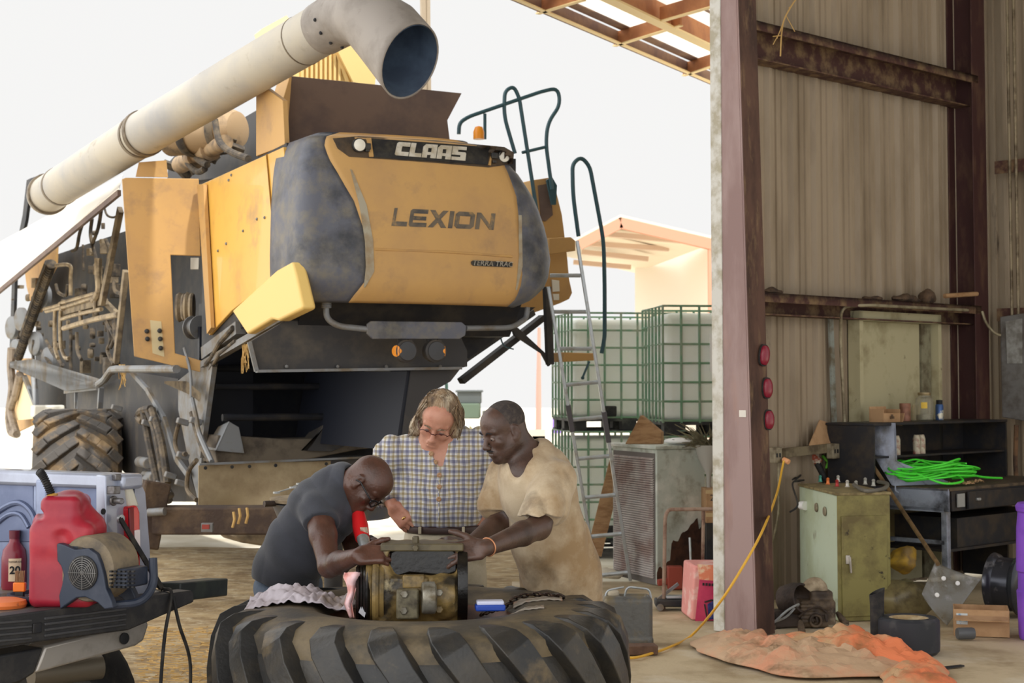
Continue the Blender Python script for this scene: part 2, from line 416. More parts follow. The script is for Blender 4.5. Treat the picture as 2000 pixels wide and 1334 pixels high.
# corrugated sheet
def ribprof(L,pitch=.3):
    out=[];u=0
    while u<L:
        for du,dd in ((0,0),(.02,.04),(.055,.04),(.075,0),(.135,0),(.14,.014),(.155,.014),(.16,0),(.21,0),(.215,.014),(.23,.014),(.235,0)):
            out.append((u+du,dd))
        u+=pitch
    return out
m=MB(); pr=ribprof(Wlen+.1,.3); vs=[];fs=[]
zs=[-.03,1.2,2.4,3.6,4.8,6.2]
for z in zs:
    for u,dd in pr: vs.append(wp(u-.05,-dep-.005+dd,z))
n=len(pr)
for i in range(len(zs)-1):
    for k in range(n-1): fs.append((i*n+k,i*n+k+1,(i+1)*n+k+1,(i+1)*n+k))
m.add(vs,fs); wr=struct(m.build('wall_right',M_sheet,None,smooth=False,weld=False,origin=wp(Wlen/2,-.3)))
q=wr.modifiers.new('t','SOLIDIFY'); q.thickness=.006; q.offset=-1
# girts
def girt(name,zt,h=.2,u0=.0,u1=None,dpt=.2,lipz=.03):
    u1=Wlen-.03 if u1 is None else u1; m=MB()
    def hb(n0,n1,z0,z1): m.prism([wp(u0,n0,z0),wp(u1,n0,z0),wp(u1,n1,z0),wp(u0,n1,z0)],V((0,0,z1-z0)))
    hb(-dep+.03,-.0,zt-.012,zt); hb(-.012,0,zt-lipz-.04,zt); hb(-dep+.03,-dep+.045,zt-h,zt); hb(-dep+.03,-.08,zt-h,zt-h+.01)
    return m.build(name,M_girt,None,bevel=.004)
zt1=wallpt(1495,44).z; zt2=wallpt(1497,571).z
struct(girt('trim_5',zt1,.26,.0)); struct(girt('trim_6',zt2,.16,.0))
# side wall past the corner
m=MB(); vs=[];fs=[]; pr2=ribprof(3.2,.3)
def sp(u,n,z): p=wp(Wlen+.16,-.3,0)+WN*u+WD*(-n); return V((p.x,p.y,z))
for z in zs:
    for u,dd in pr2: vs.append(sp(u,-.22+dd,z))
n=len(pr2)
for i in range(len(zs)-1):
    for k in range(n-1): fs.append((i*n+k,i*n+k+1,(i+1)*n+k+1,(i+1)*n+k))
m.add(vs,fs); ws=struct(m.build('wall_far_right',M_sheet,None,smooth=False,weld=False)); q=ws.modifiers.new('t','SOLIDIFY'); q.thickness=.006
m=MB()
for z in (zt1-.75,zt2-.03): 
    m.prism([sp(.35,-.18,z),sp(3.1,-.18,z),sp(3.1,0.02,z),sp(.35,0.02,z)],V((0,0,.012))); m.prism([sp(.35,0.01,z-.1),sp(3.1,0.01,z-.1),sp(3.1,.022,z-.1),sp(.35,.022,z-.1)],V((0,0,.11)))
struct(m.build('trim_7',M_girt,None))
m=MB(); 
for du in (.5,.56): m.tube([sp(du,.03,z) for z in (1.9,3.2,4.4,6.0)],.014,8)
struct(m.build('trim_8',mat('conduit',(140,126,100),.5,metal=.3,col2=(90,76,56),scale=8),None))
# barn roof, unseen; overhang past the wall added to shade the combine
m=MB(); pts=[wp(-11,-1.7,6.2),wp(Wlen+.6,-1.7,6.2),wp(Wlen+.6,9.0,7.0),wp(-11,9.0,7.0)]; m.prism(pts,V((0,0,.08)))
struct(m.build('ceiling',mat('roof_sheet',(120,112,100),.7),None))
# recessed service door behind the bench
M_door=mat('dirty_cream_door',(178,170,136),.7,col2=(130,118,84),scale=4,lo=.5,hi=.75,col3=(84,72,50),scale3=10,lo3=.64,hi3=.74)
a0=wallpt(1664,607,-.2); a1=wallpt(1824,612,-.2); zt=a0.z; u0=(a0-C0).dot(WD); u1=(a1-C0).dot(WD)
m=MB()
def wb(m,u0,u1,n0,n1,z0,z1): m.prism([wp(u0,n0,z0),wp(u1,n0,z0),wp(u1,n1,z0),wp(u0,n1,z0)],V((0,0,z1-z0)))
fw=.05
fr=MB(); wb(fr,u0,u0+fw,-.24,-.13,0,zt); wb(fr,u1-fw,u1,-.24,-.13,0,zt); wb(fr,u0,u1,-.24,-.13,zt-fw*1.6,zt)
door=MB(); wb(door,u0+fw,u1-fw-.16,-.235,-.215,0,zt-fw*1.6)
d=struct(door.build('door_1',M_door,None,bevel=.003)); d['label']='cream door panel set in the corrugated wall'
fr.build('door_frame',M_door,d,bevel=.004)
sd=MB(); wb(sd,u1-fw-.15,u1-fw-.01,-.236,-.2,0,zt-fw*1.6); sd.build('side_panel',mat('grey_green_panel',(132,128,104),.7,col2=(88,78,58),scale=8),d)
# ------------------------------------------------------------------ canopy outside the door
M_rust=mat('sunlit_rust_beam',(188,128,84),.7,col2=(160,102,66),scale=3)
M_lit_flange=mat('bounce_lit_flange',(240,214,160),.6)  # underside flanges; bounced light put into the pale colour
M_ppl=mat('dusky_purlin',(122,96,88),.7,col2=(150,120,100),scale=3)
cz=5.0
def q(px,py,z=cz): return onz(px,py,z)
can=thing('roof_canopy',q(1250,120,cz),'brown steel framed canopy roof with translucent sheets projecting outside the doorway','canopy')
can['kind']='structure'
e0=q(900,-42); e1=q(1480,204); e2=q(1480,-200,cz)
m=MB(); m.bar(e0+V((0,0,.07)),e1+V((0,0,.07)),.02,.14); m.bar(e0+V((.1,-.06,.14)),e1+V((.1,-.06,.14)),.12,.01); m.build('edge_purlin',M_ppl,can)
m=MB(); m.bar(e0+V((.04,-.03,0)),e1+V((.04,-.03,0)),.05,.012); m.build('purlin_lip',M_lit_flange,can)
b0=q(1128,-30); b1=q(1470,132)
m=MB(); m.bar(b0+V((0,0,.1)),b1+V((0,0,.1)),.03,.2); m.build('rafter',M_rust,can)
m=MB(); m.bar(b0,b1,.12,.02); m.build('rafter_flange',M_lit_flange,can)
dv=(b1-b0).normalized()
for (xa,ya,xb,yb) in ((1050,27,1140,0),(1200,90,1330,50),(1335,148,1452,110),(1290,42,1420,5)):
    p=q(xa,ya); r=q(xb,yb)
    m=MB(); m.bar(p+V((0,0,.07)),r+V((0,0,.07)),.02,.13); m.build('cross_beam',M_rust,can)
    m=MB(); m.bar(p,r,.05,.012); m.build('beam_flange',M_lit_flange,can)
M_fib=mat('fibreglass_sheet',(250,248,240),.9,trans=.75,ior=1.05)
m=MB(); m.prism([e0+V((0,0,.2)),e1+V((0,0,.2)),e1+V((1.2,-6,.2)),e0+V((1.2,-6,.2))],V((0,0,.01))); m.build('roof_sheet',M_fib,can)
for t in (.9,1.5,2.2,2.9,3.8):
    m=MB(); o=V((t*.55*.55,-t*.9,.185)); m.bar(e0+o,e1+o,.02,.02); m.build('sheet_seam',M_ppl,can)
# ------------------------------------------------------------------ three reflectors on the column
M_refl=mat('dusty_red_reflector',(128,28,48),.25,col2=(150,80,84),scale=12,lo=.5,hi=.75)
M_blk=mat('black_rubber',(28,28,30),.7,col2=(60,56,50),scale=12)
for i,(px,py,hh,tilt,lab) in enumerate(((1490,694,.145,-.18,'uppermost of the three dusty red oval marker lamps on the brown column, tilted'),(1496,758,.14,0,'middle one of the three dusty red oval marker lamps on the brown column'),(1499,820,.135,0,'lowest of the three dusty red oval marker lamps on the brown column'))):
    p=onplane(px,py,CC0-WN*.036,WN); t=thing('marker_lamp',p-V((0,0,hh/2)),lab,'reflector','marker lamps on the column')
    def stad(s,off): 
        out=[]
        for k in range(24):
            a=2*math.pi*k/24; y=math.sin(a)*hh/2*s; x=math.copysign(abs(math.cos(a))**.6,math.cos(a))*.048*s
            x2=x*math.cos(tilt)-y*math.sin(tilt); y2=x*math.sin(tilt)+y*math.cos(tilt); out.append(p+WD*x2+UP*y2+WN*off)
        return out
    m=MB(); m.loft([stad(1,0),stad(1,.012)]); m.build('rubber_ring',M_blk,t)
    m=MB(); m.loft([stad(.9,.01),stad(.88,.022),stad(.7,.032),stad(.35,.037)]); m.build('lens',M_refl,t)
# sticker on column
p=onplane(1451,808,CC0,WD); m=MB(); m.box(p-WD*.003,(.004,.055,.045),rot=(0,0,math.atan2(WD.y,WD.x)))
tag(m.build('wall_sticker',mat('white_sticker',(222,216,206),.7),None),'small blank white sticker on the pinkish face of the brown column','sticker')
# ------------------------------------------------------------------ combine harvester
PSI=R(27); MA=V((-math.sin(PSI),math.cos(PSI),0)); MR=V((math.cos(PSI),math.sin(PSI),0))
MO=at(600,420,11.3); MO.z=0
def ml(u,v,z): p=MO+MR*u+MA*v; return V((p.x,p.y,z))
def mrear(px,py,v=0): return onplane(px,py,MO+MA*v,MA)
def mside(px,py,u=0): return onplane(px,py,MO+MR*u,MR)
def c2(x,y): return (x/3.335,400+y/3.335)
def c7(x,y): return (x/3.335,680+y/3.335)
M_yel=mat('combine_yellow',(232,182,84),.32,col2=(220,166,76),scale=2,col3=(186,146,92),scale3=4,lo3=.55,hi3=.75,coat=.2)
M_yel_d=mat('dusty_combine_yellow',(198,156,96),.6,col2=(188,148,96),scale=2.2,col3=(168,134,94),scale3=5,lo3=.52,hi3=.72)
M_pl=mat('dusty_grey_plastic',(92,94,104),.45,col2=(118,112,100),scale=9,lo=.42,hi=.66,col3=(58,60,66),scale3=2.5,bump=.1,bscale=120)
M_dk=mat('black_chassis',(26,28,34),.6,col2=(52,48,44),scale=5)
M_dk2=mat('charcoal_sheet',(58,56,56),.6,col2=(92,84,72),scale=3,lo=.5,hi=.72)
M_grey=mat('dusty_grey_metal',(128,130,132),.5,metal=.25,col2=(112,100,82),scale=5)
M_dust=mat('straw_dusted_metal',(150,134,108),.8,col2=(96,84,70),scale=6,bump=.2)
M_hose=mat('dusty_black_hose',(66,60,54),.75,col2=(112,98,78),scale=10)
M_tube=mat('grey_auger_tube',(186,178,162),.5,col2=(160,158,156),scale=1.6,lo=.4,hi=.65,col3=(134,118,96),scale3=3.5,lo3=.6,hi3=.75)
M_blue=mat('dark_green_rail',(52,84,92),.4)
M_brown=mat('dusty_brown_sheet',(112,92,80),.7,col2=(94,78,72),scale=3)
M_flap=mat('beige_rubber_flap',(168,150,118),.85,col2=(132,112,84),scale=3.5,lo=.45,hi=.68,bump=.3,bscale=12)
M_lens=mat('lamp_lens',(236,232,218),.2)
M_amber=mat('amber_lens',(240,150,40),.3,emis=None)
M_black=mat('black_plate',(34,34,36),.45,col2=(62,58,50),scale=14)
M_silver=mat('letter_silver',(206,200,186),.45,col2=(176,164,140),scale=10)
K=thing('combine_harvester',MO+MA*4,'large dusty yellow combine harvester seen from behind with its unloading tube folded back','combine harvester')
# ---- rear hood
W=1.97
path0=[(-.06,.6),(-.055,.34),(-.045,.16),(-.03,.07),(.03,.015),(.12,-.005),(.32,-.04),(.92,-.08),(1.5,-.05),(1.78,-.005),(1.92,.06),(1.98,.18),(2.0,.6)]
def zring(z):
    t=np.interp(z,[2.19,2.24,2.32,2.5,2.9,3.15,3.28,3.36,3.40],[.10,.05,.0,-.01,0,.02,.05,.09,.2])
    e=np.interp(z,[2.19,2.24,2.4,2.6,2.8,3.0,3.2,3.40],[.16,.1,.02,.0,.05,.12,.24,.42])
    return float(t),float(e)
def hring(z,n=160):
    t,e=zring(z); P=[]
    for u,v in path0:
        g=(u/W); uu=u+(t*(1-2*g)); uu-=e*max(0,(g-.45)/.55)**1.5
        P.append(V((uu,v+t*.9,0)))
    return catmull(P,14)
zl=[2.19,2.21,2.24,2.28,2.34,2.42,2.55,2.7,2.8,2.9,3.0,3.1,3.18,3.24,3.29,3.33,3.36,3.385,3.40,3.41]
ulz=([2.19,2.24,2.35,2.5,2.7,2.9,3.0,3.2,3.3,3.36,3.41],[.33,.35,.42,.43,.40,.33,.27,.16,.14,.17,.3])
urz=([2.19,2.24,2.4,3.0,3.3,3.36,3.41],[1.6,1.63,1.66,1.62,1.52,1.42,1.2])
def seg(P,a,b,n):
    L=[0]
    for i in range(1,len(P)): L.append(L[-1]+(P[i]-P[i-1]).length)
    def S(s):
        s=min(max(s,0),L[-1]); i=max(j for j in range(len(L)) if L[j]<=s+1e-9); i=min(i,len(P)-2); t=(s-L[i])/max(L[i+1]-L[i],1e-9); return P[i].lerp(P[i+1],t)
    return [S(a+(b-a)*k/n) for k in range(n+1)]
def cross(P,uc,right=False):
    L=0
    for i in range(1,len(P)):
        d=(P[i]-P[i-1]).length
        if P[i].y<.5 and P[i-1].x<=uc<P[i].x: return L+d*(uc-P[i-1].x)/(P[i].x-P[i-1].x)
        L+=d
    return L*.5
secs={'l':[], 'm':[], 'r':[]}
for z in zl:
    P=hring(z); tot=sum((P[i]-P[i-1]).length for i in range(1,len(P)))
    a=cross(P,float(np.interp(z,*ulz))); b=cross(P,float(np.interp(z,*urz)))
    secs['l'].append(seg(P,0,a,26)); secs['m'].append(seg(P,a,b,34)); secs['r'].append(seg(P,b,tot,26))
def lofto(rows,name,mt,par,solid=.03):
    m=MB(); n=len(rows[0]); vs=[ml(p.x,p.y,zl[j]) for j,r in enumerate(rows) for p in r]
    m.add(vs,[(j*n+k,j*n+k+1,(j+1)*n+k+1,(j+1)*n+k) for j in range(len(rows)-1) for k in range(n-1)])
    o=m.build(name,mt,par,ang=60)
    dv_=-MA+(MR if rows[0][-1].x>1.8 else (-MR if rows[0][0].x<.2 else V((0,0,0))))
    if sum(p_.normal.dot(dv_)*p_.area for p_ in o.data.polygons)<0: o.data.flip_normals()
    q=o.modifiers.new('t','SOLIDIFY'); q.thickness=solid; q.offset=-1
    return o
hood=lofto(secs['m'],'rear_hood',M_yel_d,K)
# closed top of the hood
m=MB(); top=hring(3.41); m.add([ml(p.x,p.y,3.408) for p in top]+[ml(.95,1.4,3.42)],[(i,i+1,len(top)) for i in range(len(top)-1)]); m.build('hood_top',M_yel_d,hood,smooth=False)
for k in ('l','r'): lofto(secs[k],'corner_cover',M_pl,K)
HR={}
def hoodv(u,z):
    z=min(max(z,2.2),3.4); kz=round(z,2)
    if kz not in HR: HR[kz]=hring(kz)
    P=HR[kz]; best=0
    for i in range(1,len(P)):
        if P[i].y<.5 and P[i-1].x<=u<P[i].x:
            t=(u-P[i-1].x)/(P[i].x-P[i-1].x); return P[i-1].y+(P[i].y-P[i-1].y)*t
    return best
def hs(px,py,off=.004):
    v=-.05
    for _ in range(4):
        p=mrear(px,py,v); q=p-MO; v=hoodv(q.dot(MR),q.z)-off
    return mrear(px,py,v)
def hplate(name,poly,mt,par,off=.006,th=.03,**kw):
    m=MB(); m.prism([hs(x,y,off) for x,y in poly],MA*th); return m.build(name,mt,par,smooth=False,**kw)
def hstrip(name,top,bot,mt,par,off,nu=40,nv=6,th=.012):
    def lp(L,t):
        x=t*(len(L)-1); i=min(int(x),len(L)-2); f=x-i; return (L[i][0]*(1-f)+L[i+1][0]*f, L[i][1]*(1-f)+L[i+1][1]*f)
    m=MB(); m.grid(lambda u,v: hs(lp(top,u)[0]*(1-v)+lp(bot,u)[0]*v, lp(top,u)[1]*(1-v)+lp(bot,u)[1]*v, off),nu,nv)
    m2=MB(); 
    for v_ in m.v: pass
    N=len(m.v); bk=[V(v_)+MA*th for v_ in m.v]; W_=nv+1; fs=list(m.f)+[tuple(N+k for k in f[::-1]) for f in m.f]
    for i in range(nu): fs.append((i*W_,N+i*W_,N+(i+1)*W_,(i+1)*W_)); a=i*W_+nv; b=(i+1)*W_+nv; fs.append((a,b,N+b,N+a))
    for j in range(nv): fs.append((j,j+1,N+j+1,N+j)); a=nu*W_+j; fs.append((a,N+a,N+a+1,a+1))
    m2.add(list(m.v)+bk,fs); return m2.build(name,mt,par)
M_rec=mat('dark_recess',(86,70,52),.7,col2=(58,50,42),scale=8)
hstrip('lamp_recess',[(650,270),(700,266),(850,274),(985,287),(1004,298)],[(660,290),(682,306),(850,318),(955,327),(1002,320)],M_rec,hood,.004)
pl=hstrip('name_plate',[(726,270),(956,287)],[(731,307),(953,322)],M_black,hood,.012)
hplate('plate_end',[(957,288),(962,288),(959,323),(954,322)],M_yel_d,hood,.016,.03); hplate('plate_end',[(716,269),(725,269),(730,306),(722,306)],M_yel_d,hood,.016,.03)
for px,py,bx in ((700,284,-1),(982,306,1)):
    c=hs(px,py,.03); m=MB(); m.lathe([(.0,-.06),(.03,-.05),(.048,-.01),(.05,.02),(.044,.024)],c,-MA,24); lb=m.build('work_lamp',M_black,hood)
    m=MB(); m.lathe([(.043,.02),(.042,.028),(.02,.036),(0,.038)],c,-MA,24); m.build('lamp_lens',M_lens,lb)
    m=MB(); m.box(hs(px-bx*17,py+2*bx*-1,.02),(.05,.03,.045),rot=(0,0,PSI)); m.box(hs(px-bx*17,py+10,.02),(.03,.03,.02),rot=(0,0,PSI)); m.build('lamp_bracket',M_black,lb,bevel=.004)
def bil(cs,x,y):
    (tl,tr,bl,br)=cs; a=(bl[0]+(br[0]-bl[0])*x,bl[1]+(br[1]-bl[1])*x); b=(tl[0]+(tr[0]-tl[0])*x,tl[1]+(tr[1]-tl[1])*x)
    return (a[0]+(b[0]-a[0])*y,a[1]+(b[1]-a[1])*y)
def rect(a,b,c,d): return [(a,b),(c,b),(c,d),(a,d)]
CL={'C':[[(0,.08),(.1,0),(1,0),(1,.3),(.42,.3),(.42,.34),(0,.34)],rect(0,.34,.42,.68),[(0,.68),(.42,.68),(.42,.7),(1,.7),(1,1),(.12,1),(0,.9)]],
 'L':[rect(0,0,1,.28),rect(0,.28,.42,1)],
 'A':[rect(0,0,.36,.8),rect(.62,0,1,1),rect(.36,.22,.62,.42),[(0,.8),(.36,.8),(.36,.72),(.62,.72),(.62,1),(.18,1)]],
 'S':[rect(0,0,1,.24),rect(.62,.24,1,.38),[(0,.38),(1,.38),(1,.52),(.92,.6),(0,.6)],rect(0,.6,.4,.76),rect(0,.76,1,1)]}
def letters(word,font,cs,adv,par,mt,nm,off,th=.006,wd=None):
    x=0; tot=sum((wd or {}).get(ch,1) for ch in word)+adv*(len(word)-1); m=MB()
    for ch in word:
        w_=(wd or {}).get(ch,1)
        for poly in font[ch]:
            m.prism([hs(*bil(cs,(x+w_*px)/tot,py),off) for px,py in poly],MA*th)
        x+=w_+adv
    return m.build(nm,mt,par,smooth=False,weld=False)
letters('CLAAS',CL,((777,277),(912,287),(771,303),(909,314)),.06,pl,M_silver,'lettering',.022,wd={'C':.95,'L':.85})
def stroke(pts,w):
    out=[]
    for (x0,y0),(x1,y1) in zip(pts,pts[1:]):
        dx,dy=x1-x0,y1-y0; l=math.hypot(dx,dy); nx,ny=-dy/l*w/2,dx/l*w/2; ex,ey=dx/l*w*.0,dy/l*w*.0
        out.append([(x0+nx-ex,y0+ny-ey),(x1+nx+ex,y1+ny+ey),(x1-nx+ex,y1-ny+ey),(x0-nx-ex,y0-ny-ey)])
    return out
LX={'L':[rect(0,0,.2,1),rect(.2,0,1,.26)],'E':[[(0,.1),(.1,0),(1,0),(1,.24),(.2,.24),(.2,.38),(0,.38)],rect(0,.38,.94,.6),[(0,.6),(.2,.6),(.2,.76),(1,.76),(1,1),(.1,1),(0,.9)]],
 'X':[[(0,0),(.28,0),(1,1),(.72,1)],[(0,1),(.28,1),(1,0),(.72,0)]],'I':[rect(0,0,1,1)],
 'O':[[(0,.15),(.15,0),(.85,0),(1,.15),(1,.26),(0,.26)],rect(0,.26,.22,.74),rect(.78,.26,1,.74),[(0,.74),(1,.74),(1,.85),(.85,1),(.15,1),(0,.85)]],
 'N':[rect(0,0,.22,1),rect(.78,0,1,1),[(.22,.72),(.78,0),(.78,.3),(.22,1)]]}
M_decal=mat('faded_grey_decal',(112,100,84),.6,col2=(74,70,66),scale=9,col3=(168,136,86),scale3=14,lo3=.55,hi3=.7)
letters('LEXION',LX,((771,406),(968,417),(765,441),(964,449)),.1,hood,M_decal,'lettering',.004,.006,wd={'I':.24,'X':1.05,'O':1.1,'N':1.05,'L':.85})
bd=hstrip('badge',[(921,511),(925,508.5),(996,511.5),(1001,514)],[(921,516),(925,519),(996,522),(1001,519)],M_black,hood,.008)
p=hs(962,515.2,.014); text('lettering','TERRA TRAC',M_silver,p,MR,UP,.052,bd,.003,off=.01,sx=1.12,shear=.2)
tt=bpy.data.objects[bd.children[0].name]; bo=wloc(tt)
for v_ in tt.data.vertices:
    w_=v_.co+bo-MO; d_=w_.dot(MA); g_=hoodv(w_.dot(MR),w_.z)-.0135; v_.co+=MA*(g_-d_-.004)
m=MB(); m.tube([hs(733,487,.004),hs(870,492,.004),hs(1000,501,.004)],.009,8); m.build('crease',M_yel_d,hood)
for tp_,bo_ in (([(684,330),(702,400),(713,470),(715,520),(711,560)],[(688,332),(716,400),(729,470),(731,530),(713,562)]),([(1013,420),(1014,500),(1008,566)],[(1019,420),(1021,520),(1010,566)])):
    hstrip('trim_strip',tp_,bo_,mat('light_grey_strip',(168,160,140),.6,col2=(150,130,100),scale=6),hood,.004,24,3,.008)
# ---- hood side and body shell
m=MB(); m.prism([ml(.02,.5,2.2),ml(.02,.5,3.36),ml(.02,2.6,3.27),ml(.02,2.6,1.9)],MR*1.86); m.build('body_shell',M_dk,K)
sp_=[(388,362),(553,287),(577,512),(566,519),(452,607),(408,655),(398,560)]
m=MB(); m.prism([mside(x,y,-.01) for x,y in sp_],MR*.03); sidep=m.build('side_panel',M_yel,K,bevel=.006)
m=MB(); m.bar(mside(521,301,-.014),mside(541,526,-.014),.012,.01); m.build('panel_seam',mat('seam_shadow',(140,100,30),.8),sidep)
m=MB(); 
for i in range(11): m.ell(mside(388+i*1.9,372+i*27,-.02),(.014,.014,.014),8)
for x,y in ((502,428),(517,425),(475,451),(442,476),(426,490),(409,506),(452,342),(447,352)): m.ell(mside(x,y,-.012),(.012,.012,.012),8)
m.build('rivets',M_grey,sidep)
m=MB(); m.prism([mside(x,y,-.05) for x,y in ((385,360),(397,360),(412,640),(404,652),(394,500))],MR*.03); m.build('hinge_strip',M_yel_d,sidep)
# swung-open side door with meter panel and cut-out
hin=mside(389,380,-.02); Yd=hin.y
def dp(px,py): # plane of the open door: through hinge, turned towards the camera
    dn=V((.18,-1,0)).normalized(); return onplane(px,py,hin,dn)
dn=V((.18,-1,0)).normalized()
outer=[(238,350),(246,347),(388,349),(392,500),(333,498),(342,690),(406,708),(405,730),(262,696)]
m=MB(); m.prism([dp(x,y) for x,y in outer],-dn*.03); door=m.build('side_door',M_yel_d,K,bevel=.005)
m=MB(); m.prism([dp(x,y)+dn*.003 for x,y in ((293,625),(315,628),(321,697),(298,690))],-dn*.004); ip=m.build('info_panel',mat('beige_panel',(196,180,140),.6),door)
m=MB()
for x,y in ((287,647),(288,662),(312,646),(313,662),(314,680)): m.lathe([(.02,0),(.02,.02),(.01,.025),(0,.025)],dp(x,y),dn,12)
m.build('knobs',M_black,door)
m=MB(); m.prism([dp(x,y) for x,y in ((265,345),(271,317),(325,313),(328,346))],-dn*.02); m.build('bracket',M_yel_d,door)
# reel and belts seen through the cut-out
m=MB(); c=mside(376,640,.02); m.lathe([(.1,0),(.1,.01),(.075,.012),(.07,.1),(.1,.102),(.1,.112)],c,-MA+MR*.3,26); m.build('pulley',M_grey,K)
m=MB()
for i in range(6): m.lathe([(.12+.02*math.sin(i*2),0),(.13,.02),(.12,.04)],mside(345+i*5,600,.2),MR*.9-MA*.4,24)
m.build('pulley_stack',M_dust,K)
m=MB(); m.box(mside(381,515,.15),(.07,.05,.1)); m.build('reservoir',mat('white_bottle',(206,200,186),.5),K)
# lower side fairing
m=MB(); fp=[mside(x,y,-.09) for x,y in ((569,511),(577,540),(591,600),(588,605),(543,627),(530,624),(482,653),(452,607),(539,528))]; m.prism(fp,MR*.1); m.build('lower_fairing',mat('pale_yellow_fairing',(236,200,120),.45),K,bevel=.02,seg=3)
m=MB(); m.bar(mside(398,712,.0),mside(560,618,.0),.06,.05); m.bar(mside(402,690,.02),mside(470,640,.02),.08,.1); m.bar(mside(395,760,.05),mside(418,700,.05),.05,.12); m.build('sill_frame',M_grey,K)
m=MB(); m.tube([mside(*p_,-.03) for p_ in ((402,712),(412,700),(430,668),(455,640))],.02,8); m.tube([mside(*p_,-.03) for p_ in ((410,722),(430,690),(460,665))],.014,8); m.build('sill_hose',M_hose,K)
# ---- underside, chopper housing
m=MB(); m.prism([ml(.08,.25,2.22),ml(.08,.45,1.98),ml(.08,2.9,1.98),ml(.08,2.9,2.3)],MR*1.72); m.build('belly_plate',M_dk,K)
pts=[mrear(x,y,.4) for x,y in ((487,668),(501,725),(898,719),(913,716),(913,685),(892,640),(560,625))]
m=MB(); m.prism(pts,MA*.03); hp=m.build('discharge_hood_panel',M_dk2,K,bevel=.004)
m=MB(); m.bar(mrear(501,725,.38),mrear(900,719,.38),.05,.02); m.bar(mrear(487,668,.38),mrear(501,725,.38),.02,.03); m.build('panel_lip',M_grey,hp)
m=MB()
for x in (560,660,755,860): m.ell(mrear(x,716,.38),(.014,.014,.014),8)
m.build('bolts',M_grey,hp)
# right sloping wall of the chopper and its interior
m=MB(); m.prism([mrear(*p_,.45) for p_ in ((803,725),(915,700),(880,745),(832,772),(795,880),(782,880))],MA*.02); cs_=m.build('chopper_side_plate',M_dk2,K)
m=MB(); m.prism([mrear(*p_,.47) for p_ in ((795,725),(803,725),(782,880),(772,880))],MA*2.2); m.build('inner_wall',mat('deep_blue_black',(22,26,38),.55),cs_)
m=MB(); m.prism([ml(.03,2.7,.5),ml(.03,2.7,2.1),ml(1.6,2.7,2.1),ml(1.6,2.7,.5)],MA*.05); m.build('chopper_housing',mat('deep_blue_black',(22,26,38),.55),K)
m=MB(); 
for z,v in ((1.6,1.5),(1.35,1.3),(1.75,1.7)): m.tube([ml(.05,v+.8,z),ml(1.3,v+.8,z)],.03,10)
split(m.build('chopper_shaft',M_dk,K))
m=MB(); m.prism([mrear(*p_,2.1) for p_ in ((420,870),(425,850),(560,858),(770,852),(775,870),(700,878),(560,905),(424,905))],MA*.4); m.build('spreader_floor',mat('dusty_floor_sheet',(110,100,86),.8,col2=(74,66,58),scale=5),K,bevel=.01)
for poly in (((421,880),(447,823),(467,834),(478,886)),((600,880),(632,829),(652,826),(676,870),(648,882))):
    m=MB(); b=[mrear(*p_,2.05) for p_ in poly]; m.prism(b,MA*.02); m.prism([b[0],b[1],b[1]+MA*.3-V((0,0,.05)),b[0]+MA*.3],MR*.01); m.build('spreader_vane',M_grey if poly[0][0]<500 else M_dk2,K,bevel=.004)
# rubber flap and rail
def flapf(u,v):
    x=388+(646-388)*u; yt=908-8*u; yb=992+2*u; p=mrear(x,yt+(yb-yt)*v,1.9+.05*math.sin(u*7)*v+.02*math.sin(u*13+v*4)*v-.06*v); return p
m=MB(); m.grid(flapf,30,10,MA*.012*-1); fl_=m.build('rubber_flap',M_flap,K)
m=MB(); m.bar(mrear(388,907,1.85),mrear(720,893,1.85),.05,.015); m.build('flap_rail',M_grey,fl_)
m=MB()
for x,y in ((401,914),(453,912),(487,911),(538,909),(637,906)): m.lathe([(.014,0),(.014,.008),(0,.01)],mrear(x,y,1.83),-MA,10)
m.build('flap_bolts',M_dk,fl_)
m=MB(); m.prism([mrear(*p_,1.9) for p_ in ((646,900),(725,893),(725,935),(648,935))],MA*.05); m.build('rail_extension',M_dk2,K)
# axle and frame
m=MB(); m.bar(mrear(255,1015,1.6),mrear(700,1015,.6),.3,.2); m.bar(mrear(275,1068,1.5),mrear(300,940,1.5),.3,.2); m.bar(mrear(700,1000,.6),mrear(1010,960,.6),.16,.12); 
m.build('rear_axle',mat('muddy_brown_axle',(66,52,44),.85,col2=(96,78,60),scale=5,bump=.3),K,bevel=.015)
m=MB(); m.cyl(mrear(290,1001,1.3),mrear(322,999,1.2),.03); m.box(mrear(405,1030,.7),(.08,.05,.06)); m.build('axle_fitting',M_grey,K)
m=MB(); m.box(mrear(402,1029,.62),(.05,.03,.03)); m.build('axle_tag',mat('dull_red_tag',(150,60,50),.6),K)
